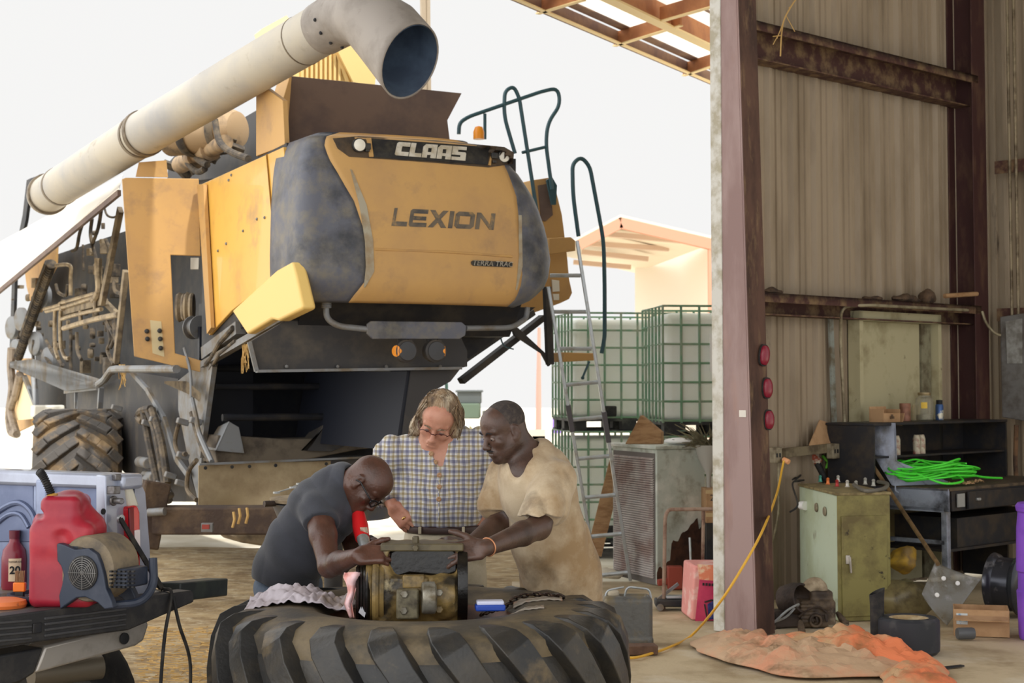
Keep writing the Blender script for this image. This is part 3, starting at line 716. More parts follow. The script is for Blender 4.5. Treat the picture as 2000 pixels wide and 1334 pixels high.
# hitch style mount with round lamps under the hood
m=MB(); m.prism([mrear(*p_,.05) for p_ in ((717,633),(725,627),(902,629),(911,637),(909,655),(898,662),(728,662),(717,652))],MA*.02); br=m.build('lamp_mount',M_pl,K,bevel=.004)
m=MB(); m.tube(arcfill([mrear(637,585,.15),mrear(637,622,.15),mrear(660,637,.12),mrear(718,643,.07)],.09),.022,12); m.tube(arcfill([mrear(1030,600,.3),mrear(1028,622,.3),mrear(1000,640,.2),mrear(910,641,.07)],.09),.02,12); split(m.build('mount_tube',M_grey,K))
m=MB(); 
for i in range(4): m.lathe([(.034,0),(.038,.008),(.034,.016)],mrear(637,590+i*4,.15),UP,14)
m.build('spring_sleeve',M_grey,K)
for x,am in ((789,-1),(846,1)):
    c=mrear(x,686,.08); m=MB(); m.lathe([(.0,-.03),(.075,-.03),(.082,0),(.082,.05),(.07,.06),(.0,.062)],c,-MA,28); m.bar(mrear(x-10,655,.09),mrear(x-6,680,.09),.02,.03); m.bar(mrear(x+12,655,.09),mrear(x+12,680,.09),.02,.03); tl=m.build('tail_lamp',M_dk2,K)
    m=MB(); m.lathe([(.07,.0),(.066,.01),(0,.014)],c-MA*.06,-MA,28); m.build('lamp_face',mat('smoky_lens',(58,58,60),.3),tl)
    m=MB(); m.lathe([(.045,0),(.04,.02),(0,.028)],c+MR*am*.06-MA*.03,MR*am-MA*.5,18); m.build('side_marker',M_amber,tl)
# ---- deck, shields, silencer
m=MB(); m.prism([mrear(*p_,1.5) for p_ in ((552,196),(566,148),(902,182),(874,235),(882,300),(555,300))],MA*.03); ds=m.build('deck_shield',M_brown,K,bevel=.004)
m=MB(); m.prism([mside(*p_,.02) for p_ in ((500,185),(520,172),(552,196),(556,284),(500,305))],MR*.04); m.prism([mrear(552,196,1.45),mrear(566,148,1.45),mrear(570,150,1.45),mrear(560,285,1.45),mrear(552,285,1.45)],MA*.3); split(m.build('deck_side_plate',M_yel_d,K,bevel=.004))
m=MB(); m.prism([mrear(*p_,3.0) for p_ in ((580,90),(730,60),(732,170),(560,160),(560,120))],MA*.03); gt=m.build('grain_tank_wall',mat('pale_tank_yellow',(240,210,140),.5),K)
m=MB()
for i in range(9): m.bar(mrear(590+i*9,95,2.98),mrear(590+i*9,158,2.98),.03,.02)
m.bar(mrear(655,95,2.97),mrear(680,165,2.97),.03,.03); m.prism([mrear(*p_,2.9) for p_ in ((655,90),(740,90),(732,168),(690,160))],MA*.03); m.build('tank_ribs',mat('pale_rib_yellow',(236,204,136),.5),gt)
m=MB(); m.prism([mrear(*p_,3.4) for p_ in ((500,66),(512,56),(560,30),(575,50),(510,100))],MA*.05); m.build('tank_lid',mat('cream_lid',(232,210,170),.6),K)
m=MB(); m.bar(mrear(826,-10,3.0),mrear(830,182,3.0),.03,.05); m.bar(mrear(836,-10,2.98),mrear(838,182,2.98),.03,.03); m.build('mast',mat('pale_mast',(180,164,140),.6),K)
M_muf=mat('sooty_silencer',(176,148,112),.6,col2=(70,62,58),scale=4,lo=.5,hi=.68)
c=mside(470,252,.55); ax=(MR*.55-MA*.8).normalized(); m=MB(); m.lathe([(0,.0),(.1,.0),(.16,-.03),(.19,-.1),(.19,-.8),(.1,-.85),(0,-.85)],c,ax,30); sil=m.build('silencer',M_muf,K)
m=MB(); m.lathe([(.205,-.16),(.215,-.19),(.215,-.22),(.205,-.25)],c,ax,30,closed=True); m.lathe([(.205,-.5),(.215,-.53),(.215,-.56),(.205,-.59)],c,ax,30,closed=True); m.build('strap',M_hose,sil)
m=MB()
for i,(x0,y0,x1,y1,r) in enumerate(((352,322,396,300,.085),(396,300,440,278,.07),(380,310,388,306,.11),(400,297,412,292,.1))): m.cyl(mside(x0,y0,.35),mside(x1,y1,.35),r,20)
m.build('exhaust_pipe',M_muf,K)
m=MB()
for pl_ in (((420,235),(428,275),(450,296),(485,310)),((360,290),(365,315),(385,335),(400,330)),((378,285),(386,310),(405,322))): m.tube(catmull([mside(*p_,.28) for p_ in pl_]),.03,10)
split(m.build('air_hose',M_hose,K))
m=MB(); m.prism([ml(.3,2.3,3.2),ml(.3,2.3,3.38),ml(.3,4.8,3.35),ml(.3,4.8,3.1)],MR*1.3); m.build('engine_deck',M_dk,K)
m=MB(); m.prism([mside(*p_,.85) for p_ in ((326,360),(328,318),(352,290),(420,262),(505,212),(505,320),(420,350))],MR*.3); m.build('engine_block',M_dk2,K,bevel=.01)
random.seed(3); m=MB()
for i in range(26):
    x=random.uniform(328,470); y=345-(x-328)*.42+random.uniform(-22,8); m.box(mside(x,y,.45+random.random()*.2),(random.uniform(.04,.14),random.uniform(.04,.1),random.uniform(.04,.12)),rot=(random.random(),random.random(),random.random()))
split(m.build('engine_fitting',M_hose,K,bevel=.006))
# ---- unloading tube
T1=at(676,30,11.2); T2=at(279,262,13.3); T3=at(88,383,15.6); rt=.178
d12=(T2-T1).normalized(); d23=(T3-T2).normalized()
m=MB(); m.tube([T1,T1+d12*.02,T2-d12*.02,T2],[rt*1.02,rt*1.02,rt*1.02,rt*1.02],40,cap=False); tb=m.build('unloading_tube',M_tube,K)
m=MB(); m.tube([T2,T2+d23*.02,T3],[rt,rt,rt],40,cap=True); m.build('tube_section',M_tube,K)
m=MB()
for c_,d_,r_ in ((T2-d12*.02,d12,rt*1.09),(T2+d23*.06,d23,rt*1.05),(T3-d23*.1,d23,rt*1.12),(T3-d23*.5,d23,rt*1.03)): m.lathe([(rt,-.02),(r_,-.02),(r_,.02),(rt,.02)],c_,d_,40,closed=True)
s_=at(566,96,11.5); t_=(s_-T1).dot(d12); m.lathe([(rt*1.01,-.006),(rt*1.035,-.006),(rt*1.035,.006),(rt*1.01,.006)],T1+d12*t_,d12,40,closed=True)
split(m.build('clamp_ring',mat('ring_metal',(120,108,92),.5,metal=.4,col2=(90,78,62),scale=12),tb))
# elbow spout: swept, slit-cut mouth
N0=T1; M0=at(735,62,10.95); MEND=at(801,120,10.75)
pth=[T1+d12*.28,T1+d12*.06,at(712,30,11.0),at(757,66,10.9),MEND]; rr=[rt*1.06,rt*1.1,.215,.245,.265]
rings=[]; nseg=40
tang=[-d12,-d12,(pth[3]-pth[1]).normalized(),(MEND-pth[2]).normalized(),V((.70,-.52,-.42)).normalized()]
ref=None
for p_,t_,r_ in zip(pth,tang,rr):
    if ref is None: ref=basis(t_)[0]
    u_=(ref-t_*ref.dot(t_)).normalized(); ref=u_; w_=t_.cross(u_); rings.append([p_+(u_*math.cos(2*math.pi*k/nseg)+w_*math.sin(2*math.pi*k/nseg))*r_ for k in range(nseg)])
R2=[]
for i in range(len(rings)-1):
    for s in range(5): R2.append([rings[i][k].lerp(rings[i+1][k],s/5) for k in range(nseg)])
R2.append(rings[-1])
m=MB(); m.loft([[c_+(p-c_)*.935 for p in r] for r in R2[8:] for c_ in [sum(r,V((0,0,0)))/len(r)]],cap=False); 
inner_shell=m
m=MB(); m.loft(R2,cap=False); sp2=m.build('spout',mat('grey_spout',(158,150,142),.6,col2=(132,124,116),scale=2.5,col3=(112,98,84),scale3=6,lo3=.6,hi3=.72),tb,ang=60); q=sp2.modifiers.new('t','SOLIDIFY'); q.thickness=.012; q.offset=-1
m=MB()
for k in range(7): 
    a=k*.5; u_,w_,_d=basis(d12); m.ell(T1+d12*.1+(u_*math.cos(a)+w_*math.sin(a))*rt*1.1,(.014,.014,.014),8)
m.build('spout_bolts',M_dk,sp2)
lo_=inner_shell.build('spout_inside',mat('slate_blue_inside',(84,100,120),.6,col2=(66,78,96),scale=3),sp2,ang=60)  # added inner shell giving the spout a dark blue-grey inside
# sticker on the tube
pS=at(598,55,11.2); axp=T1+d12*((pS-T1).dot(d12)); rd=(CAM-axp); rd=(rd-d12*rd.dot(d12)).normalized(); up_=rd.cross(d12)
a_=.35; rn=(rd*math.cos(a_)+V((0,0,1))*math.sin(a_)); rn=(rn-d12*rn.dot(d12)).normalized(); up_=d12.cross(rn)*-1
cS=axp+rn*(rt*1.035); m=MB()
for i in range(1): m.box((0,0,0),(.075,.004,.075))
m.v=[tuple(cS+d12*v[0]+rn*v[1]+up_*v[2]) for v in m.v]; m.build('warning_sticker',mat('sticker_white',(236,226,214),.5,col2=(214,150,110),scale=30,lo=.55,hi=.6),tb)
# ---- left side: gull-wing cover and engine bay
A_=mside(240,346,-.05); D_=mside(-20,487,-.05); B_=mside(236,368,-.75); C_=mside(-60,612,-.75)
B_=mside(233,372,-.55); C_=mside(-40,598,-.55)
m=MB(); m.prism([A_,B_,C_,D_],V((0,0,.03))); wing=m.build('raised_side_cover',mat('sky_white_cover',(232,222,204),.35,coat=.3),K,bevel=.008)  # reflected sky put into the whitish colour of the cover
m=MB(); m.bar(B_+V((0,0,-.02)),C_+V((0,0,-.02)),.03,.05); m.build('cover_edge',M_brown,wing)
m=MB(); m.prism([ml(.5,2.7,1.0),ml(.5,2.7,3.3),ml(.5,12.2,3.3),ml(.5,12.2,1.0)],MR*1.1); m.build('body_core',M_dk,K)
m=MB(); m.prism([mside(*p_,.3) for p_ in ((48,528),(110,476),(108,520),(95,545),(78,610),(62,600),(52,560))],MR*.03); m.prism([mside(*p_,.1) for p_ in ((40,700),(58,700),(62,830),(20,850),(22,760))],MR*.03); m.build('front_yellow_panel',M_yel_d,K)
m=MB(); m.prism([mside(*p_,.22) for p_ in ((44,420),(52,352),(60,348),(72,344),(60,356),(50,430),(30,520),(24,700),(18,700),(24,520))],MR*.04); m.build('front_post',M_dk,K)
bay=[]
def tubes(nm,mt,r,lst,pl='s',u=0.1,cf=c2,sm=True,par=K,n=8):
    m=MB()
    for L_ in lst:
        rr_=r
        if isinstance(L_[0],(int,float)): rr_=L_[0]; L_=L_[1:]
        P_=[(mside(*cf(*p_),u) if pl=='s' else mrear(*cf(*p_),u)) for p_ in L_]
        m.tube(catmull(P_,4) if sm else P_,rr_,n)
    return split(m.build(nm,mt,par))
tubes('corrugated_hose',M_hose,.05,[[(335,385),(290,520),(230,680),(180,820),(120,990)],[(315,380),(270,500),(215,660),(150,850)]],u=-.02)
m=MB()
for i in range(46):
    t=i/45; p_=mside(*c2(335-215*t,385+605*t**1.0),-.02); m.lathe([(.05,-.008),(.062,0),(.05,.008)],p_,mside(*c2(300,480),-.02)-mside(*c2(270,560),-.02),12)
m.build('hose_ribs',M_hose,K)
tubes('hydraulic_pipe',mat('brassy_pipe',(170,150,118),.5,metal=.3,col2=(120,104,82),scale=10),.022,
 [[(290,680),(400,650),(400,640),(610,580),(640,560)],[(300,695),(420,665),(620,600)],[(410,680),(395,700),(395,900),(420,990),(450,1000)],[(370,680),(358,700),(358,920),(380,1000)],[(400,745),(500,715),(660,680)],[.04,(640,350),(640,450),(645,560),(610,620)],[(365,395),(455,395),(460,480),(460,590)],[.03,(415,805),(600,750),(770,715)],[(525,690),(525,760)],[(620,600),(620,700)]],u=0.0)
m=MB(); m.prism([mside(*c2(*p_),.02) for p_ in ((410,665),(665,610),(672,650),(420,715))],MR*.06); m.bar(mside(*c2(785,30),.0),mside(*c2(665,640),.0),.05,.1); m.bar(mside(*c2(820,430),-.05),mside(*c2(755,1030),-.05),.05,.08); m.bar(mside(*c2(690,640),.1),mside(*c2(770,720),.1),.04,.06); m.build('bay_bracket',M_dust,K,bevel=.004)
tubes('bay_hoses',M_hose,.02,[[(600,90),(590,200),(620,330),(640,420)],[(690,230),(720,320),(700,420)],[(660,30),(640,150),(600,260)],[(560,60),(520,180),(500,280),(470,300)],[(700,780),(720,880),(700,950),(740,1040)],[(690,760),(740,860),(720,930)],[(740,740),(750,870),(760,900)],[(365,520),(380,570),(430,590),(440,520)],[(300,880),(340,960),(400,1040),(380,1080)],[(220,880),(215,960),(220,1040)],[.012,(680,20),(700,70),(750,80),(790,30)],[(740,500),(750,560),(790,580)],[(460,780),(460,1080)],[.012,(540,260),(545,430)],[(500,830),(505,950),(530,1010)],[(270,950),(330,1040),(380,1080),(410,1040)]],u=.05)
random.seed(11)
m=MB(); m2=MB()
for c_x,c_y in ((90,800),(150,745),(118,950),(245,905),(330,1010),(300,600)):
    q_=MB(); q_.lathe([(0,0),(.05,0),(.13,.01),(.15,.0),(.15,.05),(.13,.06),(0,.05)],mside(*c2(c_x,c_y),.1),-MR-MA*.3,20); q_.build('pulley',M_grey,K)
for i in range(98):
    x=random.uniform(70,830); y=random.uniform(120,1060)
    if x<340 and y<430: continue
    if y<480 and x<560 and x<1500-y*2: continue
    mm=m if i%2 else m2; s0=random.uniform(.03,.11)
    p_=mside(*c2(x,y),random.uniform(.12,.4))
    if random.random()<.5: mm.box(p_,(s0,s0,s0*random.uniform(.6,1.8)),rot=(0,0,random.random()))
    else: mm.lathe([(s0*.5,-.03),(s0*.6,0),(s0*.5,.03),(0,.03)],p_,-MR+MA*random.uniform(-.5,.5),12)
split(m.build('bay_fitting',M_dust,K,bevel=.005)); split(m2.build('bay_fitting',M_hose,K,bevel=.005))
# step platform and lower-left frames
m=MB(); m.prism([mside(*c2(*p_),-.12) for p_ in ((45,1050),(70,1045),(215,1030),(650,1165),(640,1190),(430,1215))],V((0,0,.05))); m.build('service_step',M_grey,K,bevel=.006)
tubes('step_rail',M_grey,.035,[[(640,1170),(680,1140),(725,1075),(760,1070),(1150,1070)]],u=-.2,sm=False,n=10)
m=MB(); 
for a_,b_,w_ in (((215,1080),(240,1334),.06),((160,1120),(230,1300),.05),((660,1190),(650,1334),.05),((495,1215),(495,1334),.03),((640,1190),(430,1215),.05)): m.bar(mside(*c2(*a_),-.05),mside(*c2(*b_),-.05),w_,w_)
split(m.build('step_frame',M_grey,K))
m=MB(); m.prism([mside(*c7(*p_),.1) for p_ in ((430,290),(660,260),(850,150),(1160,200),(1180,450),(1240,830),(1290,1000),(1000,1000),(640,640),(430,460))],MR*.04); m.build('side_skirt',M_dk2,K)
m=MB(); m.prism([mside(*c7(*p_),.0) for p_ in ((1160,210),(1350,60),(1385,110),(1320,600),(1310,740),(1290,1000),(1240,800),(1160,400))],MR*.03); m.build('rear_side_plate',M_grey,K,bevel=.004)
m=MB(); m.bar(mside(*c7(1390,110),-.02),mside(*c7(1310,700),-.02),.04,.08); m.bar(mside(*c7(850,150),-.04),mside(*c7(960,270),-.04),.03,.04); m.bar(mside(*c7(960,270),-.04),mside(*c7(1070,460),-.04),.03,.05); m.bar(mside(*c7(1070,460),-.04),mside(*c7(1150,720),-.04),.03,.05); m.bar(mside(*c7(1150,720),-.04),mside(*c7(1230,830),-.04),.03,.05); split(m.build('support_strut',M_grey,K))
m=MB(); m.prism([mside(*c7(*p_),-.1) for p_ in ((1070,230),(1215,230),(1310,310),(1300,350),(1240,305))],V((0,0,.02))); m.build('small_bracket',M_dust,K)
tubes('gas_strut',M_grey,.013,[[(1200,0),(1240,160),(1245,320)],[.022,(1250,330),(1275,440),(1300,560),(1380,740)]],u=-.1,cf=c7)
tubes('rear_hoses',M_hose,.035,[[(935,410),(960,560),(1000,760),(1040,920),(1100,990)],[(965,410),(1020,560),(1050,760),(1080,900),(1110,960)],[(990,400),(1040,560),(1070,720),(1090,880)],[(930,480),(900,450),(920,410),(980,395)],[.02,(1280,730),(1230,800),(1220,920),(1280,990)],[.02,(1170,470),(1140,600),(1160,680),(1210,690)],[.025,(1250,420),(1300,600),(1370,740)]],u=-.1,cf=c7)
m=MB(); 
for x,y in ((960,490),(1010,470),(1050,890),(1190,480),(1275,475),(1110,830),(920,840),(1190,700),(760,390),(1180,880)): m.box(mside(*c7(x,y),-.1),(.1,.06,.05),rot=(0,.3,PSI))
for x,y in ((930,850),(950,830),(910,740)): m.cyl(mside(*c7(x,y),0),mside(*c7(x+60,y+10),-.1),.05)
split(m.build('hose_clamp',M_grey,K,bevel=.008))
tubes('front_hoses',mat('pale_hose',(150,136,120),.7,col2=(110,96,80),scale=9),.05,[[(75,0),(70,120),(80,260),(60,420),(70,540),(110,560)],[(130,170),(100,300),(70,400),(90,500),(110,560)]],u=-.1,cf=c7)
m=MB(); m.prism([mside(*c7(*p_),-.05) for p_ in ((140,200),(160,190),(230,380),(210,460),(110,470),(100,420))],MR*.03); m.build('cream_guard',mat('cream_guard',(238,216,170),.6),K)
m=MB(); m.box(mside(*c7(310,410),-.05),(.35,.2,.14),rot=(0,0,PSI)); m.build('battery_box',M_lens,K,bevel=.02)
# straw caught on the frame
M_straw=mat('straw',(196,160,100),.9)
m=MB(); random.seed(5)
for (x,y,u_,n_) in ((479,690,.0,16),(238,730,-.1,14)):
    for i in range(n_):
        a=mside(x+random.uniform(-6,6),y-18,u_); b=mside(x+random.uniform(-8,8),y+random.uniform(8,40),u_); m.tube([a,a.lerp(b,.5)+V((random.uniform(-.02,.02),0,0)),b],.004,4)
tag(m.build('hanging_straw',M_straw,K),kind='stuff')
m=MB()
for (x,y) in ((456,1010),(467,1003),(482,1002)): m.tube([mrear(x,y-10,.3),mrear(x+2,y+5,.28),mrear(x-2,y+20,.3)],.01,5)
m.build('loose_straw',M_straw,K)
# rear tyre on the left
tc_=mside(150,985,-.3); tc_.z=.66; ta=(MR*.88+MA*.15*-1+V((0,0,0))); ta=(MR*.35-MA*1.0).normalized()
ta=V((.94,.25,0)).normalized()
m=MB(); wdh=.42; Rr=.70
m.lathe([(.3,-wdh*.8),(.52,-wdh*1.0),(.6,-wdh*.9),(Rr-.05,-wdh*.6),(Rr-.04,0),(Rr-.05,wdh*.6),(.6,wdh*.9),(.52,wdh*1.0),(.3,wdh*.8)],tc_,ta,48); ty=m.build('steering_tyre',mat('muddy_tyre',(84,80,76),.8,col2=(134,112,82),scale=4,lo=.48,hi=.62,bump=.3),K)
m=MB(); u_,w_,_d=basis(ta)
for k in range(19):
    for sgn in (-1,1):
        P_=[]
        for s in range(5):
            t=s/4; a=2*math.pi*(k+(.5 if sgn>0 else 0))/19+t*.45; h=sgn*wdh*(.02+.9*t); rr_=Rr-.03-(.07 if t>.8 else 0); P_.append(tc_+ta*h+(u_*math.cos(a)+w_*math.sin(a))*rr_)
        for a_,b_ in zip(P_,P_[1:]):
            rdv=((a_+b_)/2-tc_); rdv=(rdv-ta*rdv.dot(ta)).normalized(); m.bar(a_,b_+(b_-a_)*.08,.085,.09,up=rdv)
m.build('tread_lugs',MATS['muddy_tyre'],ty,bevel=.01)
m=MB(); m.lathe([(0,-.1),(.3,-.1),(.31,-.2),(.32,-.24)],tc_,ta,30); m.lathe([(0,.1),(.3,.1),(.32,.24)],tc_,ta,30); m.build('wheel_rim',M_yel_d,ty)
# track unit glimpsed under the axle
m=MB(); m.prism([mrear(*p_,2.6) for p_ in ((455,1045),(560,1037),(620,1055),(600,1080),(470,1060))],MA*.5); m.build('track_frame',M_dust,K,bevel=.02)
# ---- right side of the machine: body, rails, steps
m=MB(); m.prism([mrear(*p_,1.9) for p_ in ((1038,352),(1080,346),(1098,420),(1108,500),(1112,545),(1118,572),(1112,584),(1095,592),(1040,612),(1010,600),(1040,560))],MA*.25); rb=m.build('right_body_panel',M_yel_d,K,bevel=.006)
m=MB(); m.prism([mrear(*p_,1.88) for p_ in ((1052,362),(1074,358),(1080,420),(1066,432),(1058,430))],MA*.02); m.build('access_hatch',M_brown,rb)
m=MB(); m.prism([mrear(*p_,1.87) for p_ in ((1078,546),(1092,548),(1093,569),(1080,570))],MA*.01); m.prism([mrear(*p_,1.87) for p_ in ((1080,574),(1092,574),(1092,586),(1082,586))],MA*.01); m.build('data_label',M_lens,rb)
m=MB(); m.prism([mrear(*p_,1.6) for p_ in ((1072,465),(1115,463),(1124,470),(1124,490),(1074,497))],MA*.12); m.build('step_beam',M_yel_d,K,bevel=.006)
m=MB(); m.prism([mrear(*p_,1.2) for p_ in ((1000,640),(1012,640),(1066,690),(1076,712),(1072,716),(1058,690),(1005,655))],MA*.03); m.bar(mrear(1068,560,1.2),mrear(1074,712,1.2),.05,.06); m.bar(mrear(880,720,.9),mrear(1040,610,1.1),.06,.05); m.bar(mrear(900,745,1.3),mrear(1060,620,1.4),.08,.05); m.build('corner_bracket',M_dk2,K,bevel=.004)
m=MB(); m.prism([mrear(*p_,.9) for p_ in ((560,600),(1046,600),(900,712),(790,735),(520,640))],MA*.5); m.build('belly_slope',M_dk,K)
rv=1.7
m=MB(); 
def rl(L_,r=.017,v=rv,rad=.12): m.tube(arcfill([mrear(*p_,v) for p_ in L_],rad),r,10)
rl([(896,262),(897,240),(915,228),(1060,178),(1090,172),(1094,205),(1070,240),(1066,280),(1078,370)])
rl([(1006,300),(984,225),(986,178),(1003,168),(1014,190),(1048,410)]); 
m.tube([mrear(947,222,rv),mrear(947,272,rv)],.014,8); m.tube([mrear(1020,298,rv),mrear(1066,287,rv)],.014,8)
m.build('deck_handrail',M_blue,K)
m=MB(); m.prism([mrear(*p_,1.75) for p_ in ((1068,352),(1078,345),(1088,362),(1086,400),(1078,400))],MA*.02); m.build('rail_plate',M_blue,K)
m=MB(); m.tube(arcfill([mrear(1130,462,1.5),mrear(1119,380,1.5),mrear(1118,320,1.5),mrear(1135,306,1.5),mrear(1152,325,1.5),mrear(1179,470,1.5),mrear(1181,560,1.5),mrear(1181,660,1.5),mrear(1175,690,1.5)],.12),.018,10); m.build('ladder_handrail',M_blue,K)
m=MB(); m.prism([mrear(*p_,1.35) for p_ in ((1102,688),(1162,690),(1162,704),(1100,707))],MA*.2); m.build('folding_step',M_yel_d,K,bevel=.008)
m=MB(); m.tube([mrear(1151,706,1.3),mrear(1138,737,1.3)],.01,8); m.ell(mrear(1138,738,1.3),(.016,.016,.016),8); m.build('step_pin',M_blue,K)
m=MB(); m.lathe([(.045,0),(.045,.06),(.03,.1),(0,.11)],mrear(935,272,1.2),UP,18); m.build('beacon',M_amber,K)
m=MB(); m.tube(arcfill([mrear(975,650,.8),mrear(983,677,.8),mrear(1003,682,.8)],.1),.006,6); m.build('loose_wire',M_blue,K)
# ------------------------------------------------------------------ big tyre used as a bench
TC=V((-.365,6.6,0))
M_tyre=mat('black_tractor_tyre',(40,40,40),.42,col2=(66,60,50),scale=4,lo=.45,hi=.7,col3=(104,90,66),scale3=6,lo3=.56,hi3=.72,bump=.12,bscale=60)
M_tyre_top=mat('dusty_tyre_shoulder',(70,64,54),.6,col2=(112,98,74),scale=5,lo=.42,hi=.6,col3=(44,42,40),scale3=3,lo3=.52,hi3=.7,bump=.12,bscale=50)
zt=.745
prof=[(.36,.66),(.37,.70),(.43,.735),(.52,zt),(.62,.74),(.70,.722),(.755,.69),(.785,.64),(.80,.56),(.805,.38),(.80,.2),(.785,.12),(.755,.06),(.7,.03),(.6,.0),(.45,.01),(.38,.05),(.36,.1),(.40,.3),(.40,.5)]
bt_=thing('tractor_tyre',TC,'huge black lugged tractor tyre lying flat, used as a work bench','tyre')
m=MB(); m.lathe([(.745,.65),(.765,.62),(.775,.56),(.78,.38),(.775,.2),(.75,.1)],TC,UP,120); m.f=[f for f in m.f if len(f)==4]; m.build('tread_base',M_tyre,bt_,ang=60)
m=MB(); m.lathe([(r-.028*(r>.77),z) for r,z in prof],TC,UP,120,closed=True); m.build('tyre_casing',M_tyre_top,bt_,ang=60)
m=MB(); NL=21
for k in range(NL):
    for half in (0,1):
        a0=2*math.pi*(k+.5*half)/NL+.08
        path=[(.60,.742,-.01,.05),(.68,.735,.0,.085),(.745,.712,.02,.11),(.79,.675,.055,.108),(.822,.60,.12,.1),(.838,.49,.22,.092),(.84,.37,.34,.09)]
        rings=[]
        for i,(r,z,da,w) in enumerate(path):
            if half: z=.745-z
            a=a0+da; rd=V((math.cos(a),math.sin(a),0)); tg=V((-math.sin(a),math.cos(a),0)); c=TC+rd*r+UP*z
            j=min(i+1,len(path)-1); q=max(i-1,0); 
            def P(t): 
                r_,z_,d_,_=path[t]; z_=.745-z_ if half else z_; aa=a0+d_; return TC+V((math.cos(aa),math.sin(aa),0))*r_+UP*z_
            tan=(P(j)-P(q)).normalized(); nrm=(rd*(0.15+.85*min(1,(r-.66)/.15))+UP*(1-min(1,(r-.66)/.15))*(-1 if half else 1)).normalized(); side=tan.cross(nrm).normalized(); nrm=side.cross(tan).normalized()
            dp=[.01,.02,.035,.055,.07,.075,.075][i]; out=[-.002,.006,.012,.012,.004,.0,.0][i]
            w2=w*.5
            rings.append([c+side*w2+nrm*out,c-side*w2+nrm*out,c-side*w2*1.22-nrm*dp,c+side*w2*1.22-nrm*dp])
        R3=[]
        for i in range(len(rings)-1):
            for s in range(3): R3.append([a_.lerp(b_,s/3) for a_,b_ in zip(rings[i],rings[i+1])])
        R3.append(rings[-1]); m.loft(R3)
m.build('tread_lugs',M_tyre,bt_,bevel=.02,seg=4)
m=MB(); m.lathe([(.0,.60),(.30,.60),(.335,.66),(.36,.69),(.375,.70),(.37,.68),(.345,.6),(.30,.585),(0,.585)],TC,UP,60); m.build('steel_rim',mat('rusty_oily_rim',(96,58,38),.45,col2=(46,32,28),scale=5,metal=.3),bt_)
# ------------------------------------------------------------------ gearbox
YG=6.55
G=lambda x,y,dy=0: at(x,y,YG+dy)
M_gb=mat('oily_ochre_casting',(142,118,70),.45,col2=(50,44,34),scale=7,lo=.42,hi=.6,col3=(176,160,120),scale3=9,lo3=.6,hi3=.72,bump=.25,bscale=30)
M_gd=mat('black_grease',(16,14,13),.3,col2=(44,38,26),scale=9,lo=.52,hi=.7,bump=.15,bscale=40)
M_gg=mat('bare_grey_steel',(150,146,134),.4,metal=.5,col2=(90,80,60),scale=10)
M_go=mat('olive_plate',(92,82,58),.5,col2=(66,58,42),scale=8)
gb=thing('gearbox',V((G(800,1200).x,YG,.6)),'greasy ochre and black gearbox housing standing upright in the tyre','gearbox')
S=SDF(.005)
S.ctub(G(748,1150),G(895,1150),.135,k=.01); S.box(G(822,1110,.0),(.155,.1,.105),rnd=.02,k=.02); S.box(G(822,1200,.02),(.16,.11,.07),rnd=.02,k=.02)
S.box(G(825,1098,-.1),(.135,.06,.052),rnd=.03,k=.015,sub=True)
S.ell(G(870,1165,-.08),(.085,.09,.09),k=.015); S.ctub(G(845,1164,-.1),G(890,1164,-.1),.075,k=.01)
S.box(G(800,1140,-.09),(.075,.05,.028),rnd=.008,k=.01)
S.rc(G(752,1120,-.05),G(752,1200,-.05),.05,.06,k=.03)
S.mesh('housing',M_gb,gb,disp=lambda X,Y,Z:.002*np.sin(X*90+Y*60)*np.sin(Z*80))
m=MB(); m.box(G(826,1066,-.03),(.325,.15,.03)); m.build('cover_plate',M_go,gb,bevel=.006)
m=MB(); m.prism([G(x,y,-.085) for x,y in ((762,1078),(772,1073),(885,1073),(895,1082),(893,1118),(868,1126),(800,1120),(766,1130),(757,1118))],V((0,.02,0))); m.build('greasy_cavity',M_gd,gb,bevel=.008)
def bolt(px,py,dy,r,h,d,mt=M_gg,par=gb,n=6):
    m=MB(); m.lathe([(r*.45,-.004),(r,0),(r,h*.8),(r*.8,h),(0,h)],G(px,py,dy),d,n); return m.build('bolt',mt,par,smooth=False)
bolt(812,1062,-.06,.014,.03,UP,M_go); bolt(812,1070,-.112,.013,.02,(0,-1,0),M_go)
for x,y in ((790,1160),(789,1192)): bolt(x,y,-.165,.016,.016,(0,-1,0))
bolt(858,1157,-.19,.015,.014,(0,-1,0)); bolt(858,1190,-.19,.015,.014,(0,-1,0),M_gb)
m=MB(); m.box(G(797,1178,-.13),(.088,.08,.115)); m.build('lug_block',mat('worn_casting',(120,112,88),.5,col2=(60,52,38),scale=10),gb,bevel=.008)
m=MB(); m.box(G(808,1135,-.12),(.085,.05,.05)); m.build('top_block',M_gb,gb,bevel=.006)
m=MB(); m.lathe([(.026,-.0),(.058,-.0),(.062,.006),(.062,.048),(.05,.055),(.026,.055)],G(824,1168,-.19),(1,.12,0),30,closed=True); m.build('shaft_eye',M_gg,gb)
m=MB(); m.lathe([(.12,-.02),(.15,-.018),(.152,.0),(.15,.02),(.12,.022)],G(902,1140,-.02),(1,.05,0),36); m.build('end_flange',M_gd,gb)
m=MB(); 
for i,(x,r) in enumerate(((722,.13),(735,.142),(745,.13))): m.lathe([(0,-.012),(r,-.012),(r+.004,0),(r,.012),(0,.012)],G(x,1152,-.02),(1,.05,0),36)
m.build('side_flange',M_gb,gb)
m=MB(); 
for i,x in enumerate((700,706,712,717)): m.lathe([(0,-.01),(.1+.008*i,-.01),(.115+.006*i,0),(.1+.008*i,.01),(0,.01)],G(x,1158,-.03),(1,.1,0),30)
m.build('rubber_boot',M_gd,gb)
